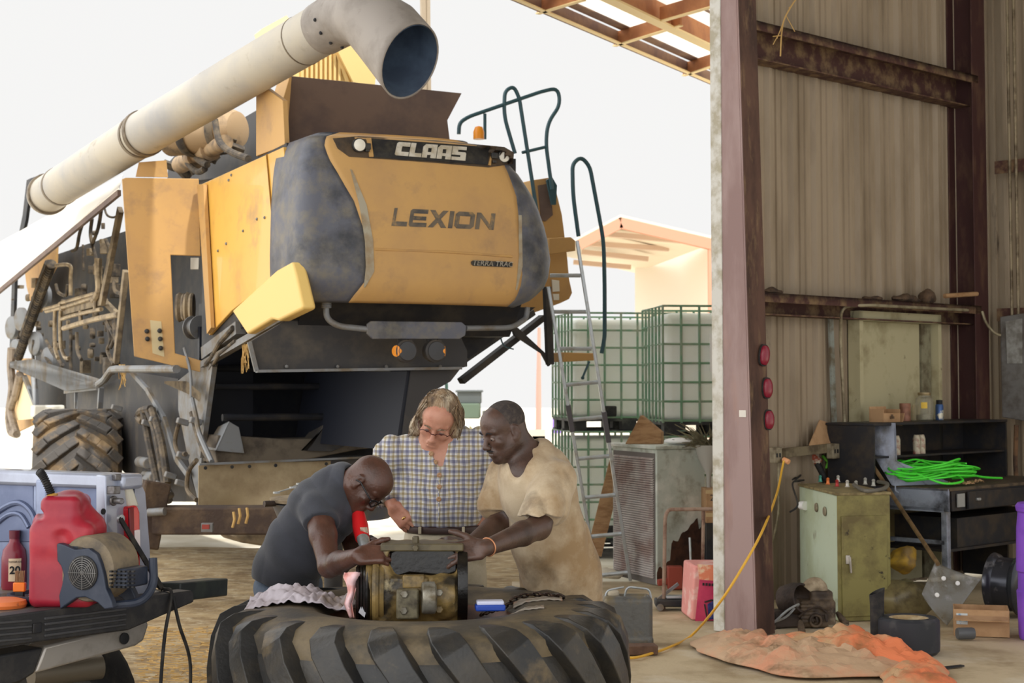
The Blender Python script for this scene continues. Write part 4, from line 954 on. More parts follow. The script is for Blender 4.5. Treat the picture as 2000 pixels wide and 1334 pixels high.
m=MB(); m.prism([G(x,y,-.14) for x,y in ((716,1190),(707,1180),(700,1196),(712,1206))],V((0,.01,0))); m.build('rubber_flag',mat('pale_scrap',(190,190,196),.5),gb)
# rags
M_pink=mat('pink_paper_rag',(232,170,160),.8,col2=(240,214,222),scale=6,col3=(206,110,90),scale3=9,lo3=.55,hi3=.7)
def clothgrid(f,nu,nv,name,mt,label,cat,th=.004):
    m=MB(); m.grid(f,nu,nv); o=m.build(name,mt,None,ang=80); q=o.modifiers.new('t','SOLIDIFY'); q.thickness=th; tag(o,label,cat); return o
def pr(u,v):
    xl=[672,670,676,680,674,684]; xr=[704,706,700,694,688,692]; ys=[1118,1128,1140,1158,1180,1206]
    t=v*5; i=min(int(t),4); fr_=t-i; a=xl[i]*(1-fr_)+xl[i+1]*fr_; b=xr[i]*(1-fr_)+xr[i+1]*fr_; y=ys[i]*(1-fr_)+ys[i+1]*fr_
    return G(a+(b-a)*u,y,-.13+.02*math.sin(u*7+v*3)+.01*math.sin(v*11+u*5)+.03*(1-v))
clothgrid(pr,12,24,'pink_rag',M_pink,'pink and white rag hanging on the black end of the gearbox','rag')
M_wrag=mat('off_white_rag',(204,196,204),.85,col2=(170,158,160),scale=6,col3=(150,130,110),scale3=4,lo3=.58,hi3=.7)
def wr_(u,v):
    c=V((-1.0,6.60,0)); x=-1.06+.42*u; y=6.36+.30*v+.08*u
    r=math.hypot(x-TC.x,y-TC.y); base=np.interp(r,[.36,.43,.52,.62,.70,.755,.785],[.70,.735,.745,.74,.722,.69,.64])
    return V((x,y,float(base)+.012+.03*math.sin(math.pi*u)*math.sin(math.pi*v)+.05*abs(mnoise.noise(V((u*6,v*4+u*2,1))))*math.sin(math.pi*v)**.5+.022*abs(mnoise.noise(V((u*10,v*5-u*6,4))))+.006*mnoise.noise(V((u*20,v*12,0)))))
clothgrid(lambda u,v: wr_(u,v)+V((0,.14,.0)),110,80,'cloth_rag',M_wrag,'crumpled off-white rag lying on the left of the tyre top','rag')
# chain on the tyre
M_ch=mat('oily_chain',(36,30,28),.35,metal=.7,col2=(80,58,44),scale=20)
def tyz(x,y): 
    r=math.hypot(x-TC.x,y-TC.y); return float(np.interp(r,[.36,.43,.52,.62,.70,.755,.785,.82],[.70,.735,.745,.74,.722,.69,.64,.56]))
cp=catmull([onz(940,1176,.76),onz(960,1170,.76),onz(990,1162,.76),onz(1030,1158,.76),onz(1070,1160,.76),onz(1110,1168,.75)],40)
chn=thing('chain',V((cp[60].x,cp[60].y,.745)),'oily black steel chain curving across the tyre top in front of the beige t-shirt','chain')
acc=0; k=0; last=cp[0]
for i in range(1,len(cp)):
    if (cp[i]-last).length>=.026:
        d_=(cp[i]-last).normalized(); mid=(cp[i]+last)/2; mid.z=tyz(mid.x,mid.y)+.012; side=d_.cross(UP) if k%2 else (UP*.8+d_.cross(UP)*.6)
        m=MB(); m.tube([mid+d_*(.019*math.cos(t))+side*(.010*math.sin(t)) for t in [2*math.pi*q/14 for q in range(14)]],.0042,6,closed=True); m.build('link',M_ch,chn); last=cp[i]; k+=1
# small blue and white box, packets
p=onz(957,1192,.745); m=MB(); m.box(p+UP*.012,(.115,.07,.024),rot=(0,0,.1)); bx=m.build('blue_case',mat('bright_blue_plastic',(36,72,168),.4),None,bevel=.006); tag(bx,'small blue plastic case with a white lid on the tyre top','case')
m=MB(); m.box(p+V((.0,.004,.030)),(.105,.062,.016),rot=(0,0,.1)); m.build('white_lid',mat('bluish_white_lid',(206,210,232),.4),bx,bevel=.005)
for i,(px,py,w_,lab) in enumerate(((1020,1188,.17,'clear plastic packet with orange marks lying nearer the camera on the tyre'),(1050,1172,.2,'clear plastic packet behind the nearer packet on the tyre top'))):
    p=onz(px,py,.742); z_=tyz(p.x,p.y)
    def pk(u,v,p=p,w_=w_): x=p.x+(u-.5)*w_; y=p.y+(v-.5)*.07; return V((x,y,tyz(x,y)+.006+.003*abs(math.sin(u*19+v*5))))
    m=MB(); m.grid(pk,30,10); o=m.build('plastic_packet',mat('clear_packet',(170,160,146),.2,col2=(206,140,100),scale=22,lo=.55,hi=.66,alpha=.8),None); q=o.modifiers.new('t','SOLIDIFY'); q.thickness=.006; tag(o,lab,'packet')
# ------------------------------------------------------------------ people
def skin(name,base,dark,light,rough=.45,spec=.5):
    return mat(name,base,rough,col2=dark,scale=9,lo=.45,hi=.7,col3=light,scale3=5,lo3=.55,hi3=.75,bump=.12,bscale=90,spec=spec,sss=.05)
M_skA=skin('deep_brown_skin',(84,54,42),(60,40,32),(108,74,60),.38,.6)
M_skB=skin('ruddy_fair_skin',(192,138,114),(164,104,84),(206,160,136),.45)
M_skC=skin('dark_brown_skin',(80,58,48),(56,42,36),(102,76,64),.42,.55)
class Frame:
    def __init__(s,o,fwd,up,sc=1.0): s.o=V(o); s.M=rotm(fwd,up); s.s=sc; s.x=V(s.M[:,0]); s.y=V(s.M[:,1]); s.z=V(s.M[:,2])
    def p(s,x,y,z): return s.o+(s.x*x+s.y*y+s.z*z)*s.s
    def rot(s,rx): # tilt matrix about own x
        c,q=math.cos(rx),math.sin(rx); return s.M@np.array([[1,0,0],[0,c,-q],[0,q,c]])
def head(S,F,lips=1.0,jaw=1.0,lid=.6,nose=1.0):
    e=lambda c,r,**k: S.ell(F.p(*c),[q*F.s for q in r],F.M,**k)
    r=lambda a,b,ra,rb=None,**k: S.rc(F.p(*a),F.p(*b),ra*F.s,(rb or ra)*F.s,**k)
    e((0,-.012,.034),(.076,.096,.087),k=.01); e((0,.03,.045),(.066,.062,.062),k=.02)
    e((0,.028,-.045),(.057*jaw,.06,.07),k=.03)
    for s in (-1,1):
        r((.055*s*jaw,-.005,-.05),(.018*s,.064,-.1),.02,.016,k=.03); e((.042*s,.062,-.026),(.024,.018,.019),k=.02)
        r((.012*s,.086,.024),(.048*s,.07,.022),.0095,.008,k=.012)
    r((0,.068,-.1),(0,.072,-.104),.021,k=.02)
    for s in (-1,1): e((.032*s,.094,.001),(.017,.014,.012),k=.012,sub=True)
    for s in (-1,1): e((.032*s,.0735,.0),(.0145,.0145,.0135),k=.004)
    r((0,.088,.01),(0,.104*nose,-.032),.0085,.0115,k=.012)
    e((0,.106*nose,-.036),(.013,.012,.011),k=.008)
    for s in (-1,1): e((.0125*s,.098*nose,-.04),(.0085,.011,.009),k=.006); 
    for s in (-1,1): e((.006*s,.1,-.049),(.004,.006,.004),k=.003,sub=True)
    e((0,.082,-.068),(.028,.018,.022),k=.015)
    r((-.018,.09,-.0625),(.018,.09,-.0625),.0058*lips,k=.006); r((-.017,.09,-.0745),(.017,.09,-.0745),.0068*lips,k=.006)
    S.box(F.p(0,.105,-.0685),(.024*F.s,.012*F.s,.0012*F.s),F.M,rnd=.001,k=.004,sub=True)
    for s in (-1,1):
        e((.078*s,-.012,-.006),(.009,.02,.033),k=.006); e((.086*s,-.006,-.004),(.007,.009,.018),k=.005,sub=True); e((.078*s,-.002,-.034),(.007,.01,.01),k=.006)
        r((.083*s,-.028,.014),(.084*s,-.03,-.016),.0045,k=.003)
def hand(S,w,d,n,tside,curl=(.5,.5,.5,.5),spread=.06,thumb=(.6,.5),sc=1.0,lens=(.072,.08,.075,.06),tdir=None):
    """w wrist, d along the palm, n back-of-hand normal, tside=+1 thumb on d x n"""
    d=V(d).normalized(); n=V(n); n=(n-d*n.dot(d)).normalized(); t=d.cross(n)*tside
    M=np.array([[t.x,d.x,n.x],[t.y,d.y,n.y],[t.z,d.z,n.z]])
    S.box(w+d*.05*sc,(.038*sc,.048*sc,.0135*sc),M,rnd=.012,k=.02)
    S.ell(w+d*.035*sc+t*.028*sc-n*.008*sc,(.016*sc,.032*sc,.015*sc),M,k=.015)
    for i,o in enumerate((.030,.0105,-.0095,-.029)):
        p=w+d*(.09-(.004 if i==3 else 0)-(.003 if i==0 else 0))*sc+t*o*sc; L=lens[i]*sc; a=0; c=curl[i]; r0=.0092*sc*(.92 if i==3 else 1)
        sd=(spread*(1.5-i)); pts=[p-d*.012*sc]; rs=[r0*1.08]
        dd=(d*math.cos(sd)+t*math.sin(sd)).normalized()
        pts.append(p); rs.append(r0*1.12)
        for j,(fr,ca) in enumerate(((.44,.9),(.31,1.15),(.25,.8))):
            a+=c*ca; v=dd*math.cos(a)-n*math.sin(a); p=p+v*L*fr; pts.append(p); rs.append(r0*(1.0,.93,.8)[j])
        S.chain(pts,rs,k=.0035)
    td=(d*math.cos(thumb[0])+t*math.sin(thumb[0]))-n*.35 if tdir is None else V(tdir); td.normalize()
    p0=w+d*.02*sc+t*.026*sc-n*.004*sc; p1=p0+td*.044*sc; v2=(td+d*.5*thumb[1]-t*.2*thumb[1]).normalized(); p2=p1+v2*.034*sc; p3=p2+(v2-n*.15+d*.2).normalized()*.024*sc
    S.chain([p0,p1,p2,p3],[.0145*sc,.0115*sc,.0105*sc,.0085*sc],k=.008)
def limb(S,pts,rs,k=.03,**kw): S.chain(pts,rs,k=k,**kw)
def wr(F,a=.006): # cloth folds: warped ridges
    return F
def folds(amp,dirs,seed=0):
    def f(X,Y,Z):
        out=0
        for (dx,dy,dz,fr,ph) in dirs:
            w=np.sin(Z*5+ph)*.8+np.sin(Y*6+X*3+ph*2)*.5
            q=1-2*np.abs(np.sin(((X*dx+Y*dy+Z*dz)*fr+w+ph)*.5))**.7
            k=np.clip(.45+.8*np.sin(Z*4.1+X*9.3+Y*6+ph*3),0,1)
            out=out+q*k
        return out*amp
    return f
from mathutils.bvhtree import BVHTree
def surf(o,px,py,off=.002):
    base=wloc(o); me=o.data
    if o.name not in SURF: SURF[o.name]=BVHTree.FromPolygons([v.co+base for v in me.vertices],[list(p.vertices) for p in me.polygons])
    h=SURF[o.name].ray_cast(CAM,ray(px,py).normalized()); p=h[0] if h[0] is not None else None
    return None if p is None else p-ray(px,py).normalized()*off
SURF={}
# ================= person in plaid shirt (middle)
YB=7.7
B=lambda x,y,dy=0: at(x,y,YB+dy)
pb=thing('person',V((B(862,1000).x,YB,0)),'person with long grey hair in a blue plaid shirt, hands on hips, looking down','person','people around the tyre')
FB=Frame(B(856,822,-.04),(-.16,-.82,-.50),(.2,-.45,.87),1.06)
S=SDF(.0052); head(S,FB,lips=.85,jaw=1.04,nose=1.04)
nb=B(868,862,.04)
limb(S,[FB.p(0,-.03,-.03),nb],[.058,.064]); limb(S,[nb,B(868,900,.05)],[.07,.11],k=.05)
sh={-1:B(768,886,.04),1:B(948,868,.04)}; el={-1:B(742,940,.06),1:B(972,945,.08)}; wrs={-1:B(768,990,-.02),1:B(962,1000,.02)}
for s in (-1,1):
    limb(S,[B(868,880,.05),sh[s]],[.09,.06],k=.05); limb(S,[sh[s],el[s],wrs[s]],[.052,.042,.028],k=.02)
S.ell(B(868,930,.03),(.16,.11,.17),k=.05); S.ell(B(866,1000,.02),(.16,.12,.14),k=.05)
hz=B(866,1040,.05); 
for s in (-1,1):
    hp_=hz+V((s*.09,0,-.06)); kn=V((hp_.x+s*.03,YB+.02,.5)); an=V((hp_.x+s*.05,YB+.08,.09)); limb(S,[hp_,kn,an],[.1,.06,.042],k=.04); limb(S,[an,V((an.x+s*.03,YB-.1,.045))],[.045,.035],k=.02)
hand(S,wrs[-1],V((.55,-.25,-.62)),V((-.35,-.9,.0)),-1,curl=(.25,.35,.5,.65),thumb=(.9,.4),sc=1.08,spread=.1,tdir=V((.2,.6,.3)))
hand(S,wrs[1],V((-.6,-.15,-.35)),V((.3,-.85,.1)),1,curl=(.4,.45,.5,.6),thumb=(.9,.4),sc=1.05,tdir=V((-.2,.6,.3)))
S.mesh('body',M_skB,pb)
# shirt
T=SDF(.0065)
T.ell(B(862,905,.05),(.205,.125,.14),k=.05); T.ell(B(864,975,.03),(.2,.145,.17),k=.06,clip=[((0,0,B(866,1028).z),(0,0,-1))]); T.ell(B(868,1000,.03),(.175,.15,.11),k=.05,clip=[((0,0,B(866,1033).z),(.02,0,-1))])
T.rc(B(788,925,.05),B(790,990,.03),.05,.05,k=.03); T.rc(B(872,856,.05),B(868,900,.05),.088,.13,k=.05)
for s in (-1,1):
    T.rc(B(868,880,.05),sh[s],.085,.078,k=.05); T.rc(sh[s],el[s],.078,.07,k=.03)
    c_=wrs[s].lerp(el[s],.22); dr=(wrs[s]-el[s]).normalized(); T.rc(el[s],c_+dr*.05,.066,.052,k=.03,clip=[(c_,dr)])
# neck opening
T.rc(FB.p(0,-.03,-.05),nb+V((0,-.03,-.0)),.072,.066,k=.012,sub=True)
vb=B(857,924,-.11); T.rc(B(856,874,-.075),vb,.046,.012,k=.008,sub=True); T.rc(B(856,878,-.13),B(857,912,-.14),.04,.018,k=.008,sub=True)
fB=folds(.0062,[(1,0,0,105,.3),(1,.3,.08,72,1.7)])
# plaid
def plaid():
    m=bpy.data.materials.new('plaid_cotton'); m.use_nodes=True; nt=m.node_tree; N=nt.nodes; L=nt.links; b=N['Principled BSDF']; b.inputs['Roughness'].default_value=.85; b.inputs['Sheen Weight'].default_value=.2
    tc=N.new('ShaderNodeTexCoord'); sp=N.new('ShaderNodeSeparateXYZ'); nz=N.new('ShaderNodeTexNoise'); nz.inputs['Scale'].default_value=9; 
    ad=N.new('ShaderNodeVectorMath'); ad.operation='MULTIPLY_ADD'; L.new(tc.outputs['Object'],nz.inputs['Vector']); L.new(nz.outputs['Color'],ad.inputs[0]); ad.inputs[1].default_value=(.02,.02,.02); L.new(tc.outputs['Object'],ad.inputs[2]); L.new(ad.outputs[0],sp.inputs[0])
    cur=None; base=lin((222,220,218))+(1,)
    def stripe(cur,axis,freq,ph,wid,col,fac):
        mu=N.new('ShaderNodeMath'); mu.operation='MULTIPLY_ADD'; mu.inputs[1].default_value=freq; mu.inputs[2].default_value=ph; L.new(sp.outputs[axis],mu.inputs[0])
        fr=N.new('ShaderNodeMath'); fr.operation='PINGPONG'; fr.inputs[1].default_value=1; L.new(mu.outputs[0],fr.inputs[0])
        mr=N.new('ShaderNodeMapRange'); mr.inputs['From Min'].default_value=wid; mr.inputs['From Max'].default_value=wid-.1; mr.inputs['To Max'].default_value=fac; L.new(fr.outputs[0],mr.inputs['Value'])
        mx=N.new('ShaderNodeMix'); mx.data_type='RGBA'; mx.blend_type='MULTIPLY'; L.new(mr.outputs[0],mx.inputs['Factor'])
        if cur is None: mx.inputs['A'].default_value=base
        else: L.new(cur,mx.inputs['A'])
        mx.inputs['B'].default_value=lin(col)+(1,); return mx.outputs['Result']
    for ax in ('X','Z'):
        cur=stripe(cur,ax,46,.0,.36,(120,122,160),.7); cur=stripe(cur,ax,46,1.0,.3,(196,180,136),.75); cur=stripe(cur,ax,92,.9,.2,(160,160,160),.4)
    L.new(cur,b.inputs['Base Color']); return m
M_plaid=plaid()
shirt=T.mesh('plaid_shirt',M_plaid,pb,disp=fB)
m=MB()
ctr=[]
bt=[(842,886),(850,903),(858,928),(858,951),(857,975)]
for (x,y) in bt:
    # press buttons on the front of the shirt
    c=surf(shirt,x,y,.001) or B(x,y,-.1); m.lathe([(.011,-.002),(.0115,.005),(.006,.007),(0,.005)],c,(0,-1,.1),14)
split(m.build('button',mat('wooden_button',(170,132,96),.4),shirt))
m=MB(); pk_=[surf(shirt,857+.5*math.sin(i),930+i*8,.0) for i in range(12)]; m.tube([p for p in pk_ if p],.0035,6); m.build('placket_seam',M_plaid,shirt)
# trousers, belt
P=SDF(.008); P.ell(hz+V((0,-.01,-.03)),(.172,.135,.13),k=.04,clip=[((0,0,B(866,1026).z),(0,0,1))])
for s in (-1,1):
    hp_=hz+V((s*.088,-.005,-.08)); P.chain([hp_,V((hp_.x+s*.03,YB+.02,.5)),V((hp_.x+s*.05,YB+.07,.12))],[.112,.09,.08],k=.03)
M_khaki=mat('khaki_cotton',(188,178,156),.9,col2=(160,148,122),scale=5)
P.mesh('trousers',M_khaki,pb,disp=folds(.005,[(1,0,.4,40,.3),(.3,0,1,50,1.7)]))
m=MB(); pts=[]
zc=B(866,1033).z
for k in range(40):
    a=2*math.pi*k/40; pts.append(V((hz.x+.178*math.cos(a),hz.y-.01+.145*math.sin(a),zc-.012*math.cos(a*1)*0)))
m.tube(pts,.012,8,closed=True); m.v=[(x,y,zc+(z-zc)*1.5) for x,y,z in m.v]; belt=m.build('belt',mat('brown_leather',(56,38,34),.5),pb)
m=MB(); 
for px in (820,905): m.box(B(px,1036,-.1),(.014,.012,.034))
m.build('belt_loops',M_khaki,belt,bevel=.003)
for s in (-1,1):
    an=V((hz.x+s*.14,YB+.05,0)); m=MB(); m.ell(an+V((0,-.06,.04)),(.05,.14,.045),16); m.build('shoe',mat('brown_shoe',(70,52,40),.6),pb)
# hair
M_hair=mat('grey_brown_hair',(146,122,94),.55,col2=(86,68,52),scale=26,lo=.42,hi=.6,col3=(196,182,158),scale3=34,lo3=.52,hi3=.68,stretch=(1,1,.18))
H=SDF(.0048); e=lambda c,r,**k: H.ell(FB.p(*c),[q*FB.s for q in r],FB.M,**k)
e((0,-.022,.047),(.086,.098,.09),k=.02); e((.07,-.02,-.02),(.034,.055,.08),k=.02); e((-.07,-.02,-.015),(.03,.055,.072),k=.02); e((0,-.07,-.03),(.08,.05,.09),k=.02)
e((.092,-.015,-.07),(.03,.042,.055),k=.02); e((-.078,-.01,-.03),(.03,.045,.05),k=.02)
e((-.004,.085,.018),(.062,.06,.078),k=.02,sub=True); e((0,.06,-.06),(.066,.09,.09),k=.01,sub=True)
Mh=FB.M
def hd(X,Y,Z):
    lx=(X-FB.o.x)*Mh[0,0]+(Y-FB.o.y)*Mh[1,0]+(Z-FB.o.z)*Mh[2,0]; ly=(X-FB.o.x)*Mh[0,1]+(Y-FB.o.y)*Mh[1,1]+(Z-FB.o.z)*Mh[2,1]; lz=(X-FB.o.x)*Mh[0,2]+(Y-FB.o.y)*Mh[1,2]+(Z-FB.o.z)*Mh[2,2]
    an=np.arctan2(lx,ly+.03)
    return .0026*np.sin(an*46+lz*40+3*np.sin(lz*30))+.002*np.sin(an*90+lx*60)
H.mesh('hair',M_hair,pb,disp=hd)
random.seed(21); m=MB()
for i in range(150):
    s=random.choice((-1,1,1)); a=random.uniform(-.9,2.3); rx=.088; x0=s*abs(math.sin(a))*.05+s*.02; y0=-.02-.07*math.cos(a)
    p0=(x0,y0+.03,.118+random.uniform(-.02,.008)); p1=(s*(.085+random.uniform(0,.012)),y0*.8+random.uniform(-.02,.03),.03); p2=(s*(.092+random.uniform(0,.02)),y0*.7+random.uniform(-.03,.03),-.04); p3=(s*(.09+random.uniform(0,.03)),y0*.6+random.uniform(-.03,.03),-.10+random.uniform(-.02,.03))
    m.tube(catmull([FB.p(*q) for q in (p0,p1,p2,p3)],4),[.0022]*12+[.0008],4)
tag(m.build('hair_strands',M_hair,pb,weld=False),kind='stuff')
m=MB(); 
for s in (-1,1): m.tube([FB.p(s*.014,.1,.018),FB.p(s*.03,.099,.026),FB.p(s*.048,.088,.02)],[.003,.0042,.002],6)
split(m.build('eyebrow',M_hair,pb))
def glasses(F,mt,par,half=True,lensm=None,w=.026,h=.017,yy=.108,zz=-.002,r=.0018):
    g=MB(); 
    for s in (-1,1):
        pts=[F.p(s*.034+math.cos(a)*w,yy-abs(math.cos(a)*w+.008*0)*.1-(.012 if math.cos(a)*s>0 else 0)*abs(math.cos(a)),zz+math.sin(a)*h) for a in [2*math.pi*k/20 for k in range(20)]]
        g.tube(pts if not half else pts[:11],r,6,closed=not half)
        g.tube([F.p(s*.06,yy-.012,zz+.004),F.p(s*.075,yy-.03,zz+.004),F.p(s*.083,.0,.0),F.p(s*.084,-.02,-.012)],r,6)
    g.tube([F.p(-.009,yy,zz+.004),F.p(0,yy+.004,zz+.007),F.p(.009,yy,zz+.004)],r,6)
    o=g.build('glasses',mt,par)
    if lensm:
        for s in (-1,1):
            l=MB(); l.loft([[F.p(s*.034+math.cos(a)*w,yy-.002-(.010 if math.cos(a)*s>0 else 0)*abs(math.cos(a))+d_,zz+math.sin(a)*h) for a in [2*math.pi*k/20 for k in range(20)]] for d_ in (0,.0015)]); l.build('lens',lensm,o)
    return o
M_glass=mat('clear_lens',(240,245,250),.03,trans=1.0,ior=1.1,alpha=.35)
glasses(FB,mat('dark_red_frame',(70,26,28),.35),pb,True,None,w=.025,h=.014,yy=.106,zz=-.008)
def eyes(F,par,op=.25,col=(60,40,30)):
    for s in (-1,1):
        m=MB(); m.ell(F.p(s*.032,.0762,-.0035),(.0125*F.s,)*3,16); o=m.build('eye',mat('eye_white',(128,112,104),.2),par)
        m=MB(); m.ell(F.p(s*.032,.0855,-.007),(.005*F.s,.005*F.s,.005*F.s),12); m.build('iris',mat('iris_dark',(40,28,24),.15),o)
eyes(FB,pb)
m=MB(); m.lathe([(.0105,-.003),(.0115,0),(.0105,.003)],B(789,1012,-.12),(.5,-.2,-.6),16,closed=False); m.build('ring',mat('gold_ring',(220,180,110),.25,metal=1.0),pb)
# ================= bending person in grey t-shirt (left)
YA=6.98
A=lambda x,y,dy=0: at(x,y,YA+dy)
pa=thing('person',V((A(560,1150).x,YA+.1,0)),'person with shaved head and dark glasses in a charcoal t-shirt bending over the gearbox','person','people around the tyre')
FA=Frame(A(716,944,-.02),(.5,-.22,-.84),(.8,-.12,.56),.98)
S=SDF(.0052); head(S,FA,lips=1.1,jaw=1.0,nose=1.0)
nba=A(655,962,.04)
limb(S,[FA.p(0,-.035,-.05),nba],[.06,.07],k=.04)
shn=A(622,998,-.1); eln=A(643,1106,-.3); wrn=A(698,1086,-.52)
shf=A(655,985,.2); elf=A(690,1062,.16); wrf=A(728,1062,-.02)
S.chain([nba,shn],[.055,.058],k=.03); S.chain([nba,shf],[.055,.056],k=.03)
S.chain([shn,shn.lerp(eln,.45),eln,eln.lerp(wrn,.35),wrn],[.062,.055,.044,.046,.030],k=.02)
S.ell(A(630,1045,-.13),(.03,.045,.055),k=.03)
S.chain([shf,elf,wrf],[.055,.043,.029],k=.02)
S.chain([nba,A(615,1010,.06),A(580,1075,.15),A(560,1130,.27)],[.07,.11,.115,.12],k=.06)
ha=A(560,1140,.3)
for s,dy in ((-1,-.1),(1,.1)):
    kn=V((ha.x+.1+s*.02,ha.y+dy*.9,.48)); an=V((ha.x-.02,ha.y+dy,.09)); S.chain([V((ha.x,ha.y+dy*.8,ha.z-.05)),kn,an],[.1,.062,.042],k=.04); S.chain([an,an+V((.14,-.02,-.045))],[.045,.035],k=.02)
hand(S,wrn,V((.75,.0,.05)),V((-.15,-.75,.65)),-1,curl=(.75,.8,.85,.9),thumb=(.5,.9),sc=1.1,spread=.03,tdir=V((.6,.3,.4)))
hand(S,wrf,V((.7,-.45,-.2)),V((.1,.3,.9)),-1,curl=(.7,.8,.9,.9),thumb=(.6,.6),sc=1.05)
S.mesh('body',M_skA,pa)
T=SDF(.0065)
T.chain([A(664,948,.04),A(630,996,.04),A(586,1062,.1),A(560,1112,.2),A(556,1140,.26)],[.098,.138,.137,.136,.14],k=.05,clip=[(A(560,1148,.1),(-.3,0,-1))])
T.ell(A(640,985,.05),(.1,.19,.09),k=.06)
hm=A(621,1028,-.14); T.rc(shn,shn.lerp(eln,.5),.078,.07,k=.03,clip=[(hm,(eln-shn))]); T.rc(shf,shf.lerp(elf,.5),.075,.07,k=.03,clip=[(A(668,1028,.2),(elf-shf))])
T.rc(FA.p(0,-.04,-.03),A(676,944,.03),.066,.062,k=.01,sub=True)
M_char=mat('charcoal_cotton',(62,64,72),.9,col2=(50,52,58),scale=3,col3=(84,86,92),scale3=4,lo3=.55,hi3=.75,bump=.08,bscale=150,sheen=.15)
ts=T.mesh('t_shirt',M_char,pa,disp=folds(.0042,[(.72,0,.69,80,.3),(1,0,-.25,60,1.7)]))
m=MB(); u_,w_,d_=basis(FA.p(0,-.04,-.06)-nba); c_=A(680,941,.03); m.tube([c_+(u_*math.cos(2*math.pi*k/28)*.071+w_*math.sin(2*math.pi*k/28)*.071) for k in range(28)],.007,8,closed=True); m.build('collar',M_char,ts)
P=SDF(.008); P.ell(A(562,1150,.29),(.15,.17,.12),k=.04)
for s,dy in ((-1,-.09),(1,.1)): P.chain([V((ha.x+.01,ha.y+dy,ha.z-.06)),V((ha.x+.08,ha.y+dy,.48)),V((ha.x-.01,ha.y+dy,.12))],[.118,.09,.075],k=.03)
M_denim=mat('faded_denim',(98,110,126),.9,col2=(74,86,104),scale=6,col3=(140,148,156),scale3=3,lo3=.55,hi3=.75,bump=.1,bscale=180)
P.mesh('jeans',M_denim,pa,disp=folds(.005,[(1,0,.4,40,.3),(.3,0,1,50,1.7)]))
for s,dy in ((-1,-.1),(1,.1)):
    m=MB(); m.ell(V((ha.x+.04,ha.y+dy,.045)),(.14,.05,.045),16); m.build('shoe',mat('work_boot',(52,44,38),.7),pa)
glasses(FA,mat('black_frame',(18,18,20),.3),pa,False,M_glass,w=.03,h=.018,yy=.106,zz=-.006,r=.0032)
eyes(FA,pa)
m=MB(); m.lathe([(.03,-.012),(.033,-.01),(.033,.01),(.03,.012)],wrf.lerp(elf,.12),(wrf-elf),20,closed=True); m.lathe([(.017,.03),(.017,.038),(0,.04)],wrf.lerp(elf,.12),(0.0,-.7,.7),16); m.build('wristwatch',mat('steel_watch',(150,150,152),.3,metal=.8),pa)
# ================= person in stained beige t-shirt (right)
YC=7.1
Cc=lambda x,y,dy=0: at(x,y,YC+dy)
pc=thing('person',V((Cc(1090,1150).x,YC+.15,0)),'person with short dark hair in a stained beige v-neck t-shirt leaning hands on the gearbox','person','people around the tyre')
FC=Frame(Cc(984,841,-.02),(-.8,-.46,-.36),(-.25,-.15,.95),1.0)
S=SDF(.0052); head(S,FC,lips=1.25,jaw=1.05,nose=1.05)
nbc=Cc(1040,905,.04)
limb(S,[FC.p(0,-.035,-.045),nbc],[.063,.07],k=.04)
shn=Cc(1086,938,-.1); eln=Cc(1052,1030,-.3); wrn=Cc(944,1072,-.62)
shf=Cc(990,925,.16); elf=Cc(976,1022,.1); wrf=Cc(918,1062,-.12)
S.chain([nbc,shn],[.06,.06],k=.03); S.chain([nbc,shf],[.06,.06],k=.03)
S.chain([shn,eln,eln.lerp(wrn,.3),wrn],[.064,.05,.049,.031],k=.02); S.chain([shf,elf,elf.lerp(wrf,.3),wrf],[.06,.048,.046,.03],k=.02)
S.chain([nbc,Cc(1050,960,.05),Cc(1080,1060,.1),Cc(1100,1130,.14)],[.07,.13,.13,.13],k=.06); S.ell(Cc(1032,930,.02),(.11,.13,.11),k=.04)
hc=Cc(1102,1150,.26)
for s,dy in ((-1,-.06),(1,.14)):
    kn=V((hc.x-.02,hc.y+dy,.48)); an=V((hc.x+.04,hc.y+dy+.03,.09)); S.chain([V((hc.x,hc.y+dy*.8,hc.z-.05)),kn,an],[.11,.065,.045],k=.04); S.chain([an,an+V((-.14,-.04,-.045))],[.045,.035],k=.02)
hand(S,wrn,V((-.88,-.03,-.12)),V((-.12,-.8,.5)),1,curl=(.12,.2,.26,.3),thumb=(.5,.5),sc=1.15,spread=.17,tdir=V((-.8,.15,.5)))
hand(S,wrf,V((-.85,-.05,.1)),V((.1,-.2,.95)),-1,curl=(.2,.25,.3,.3),thumb=(.6,.5),sc=1.08,spread=.06)
S.mesh('body',M_skC,pc)
T=SDF(.0065); zh=Cc(1100,1192,0).z
cl=[(V((0,0,zh)),(.12,.1,-1))]
T.chain([Cc(1042,908,.05),Cc(1052,960,.05),Cc(1074,1050,.1),Cc(1094,1120,.14),Cc(1100,1200,.16)],[.11,.152,.16,.166,.175],k=.05,clip=[(Cc(1092,1188,-.02),(.05,.0,-1))])
T.ell(Cc(1045,925,.03),(.15,.17,.11),k=.05); T.rc(Cc(1052,902,.05),Cc(1058,930,.05),.088,.12,k=.04)
T.rc(shn,Cc(1066,988,-.21),.088,.094,k=.03); T.rc(Cc(1066,988,-.21),Cc(1044,1060,-.34),.09,.09,k=.02,clip=[(Cc(1050,1006,-.24),(-.05,-.1,-1))])
T.rc(shf,Cc(972,985,.14),.082,.078,k=.03); T.rc(Cc(972,985,.14),elf,.078,.078,k=.02,clip=[(Cc(972,990,.14),(.0,0,-1))])
T.rc(FC.p(0,-.04,-.03),Cc(1032,886,.02),.068,.066,k=.01,sub=True); T.rc(Cc(1010,888,-.08),Cc(1001,948,-.15),.072,.02,k=.01,sub=True); T.rc(Cc(1006,886,-.16),Cc(1000,946,-.24),.066,.018,k=.01,sub=True)
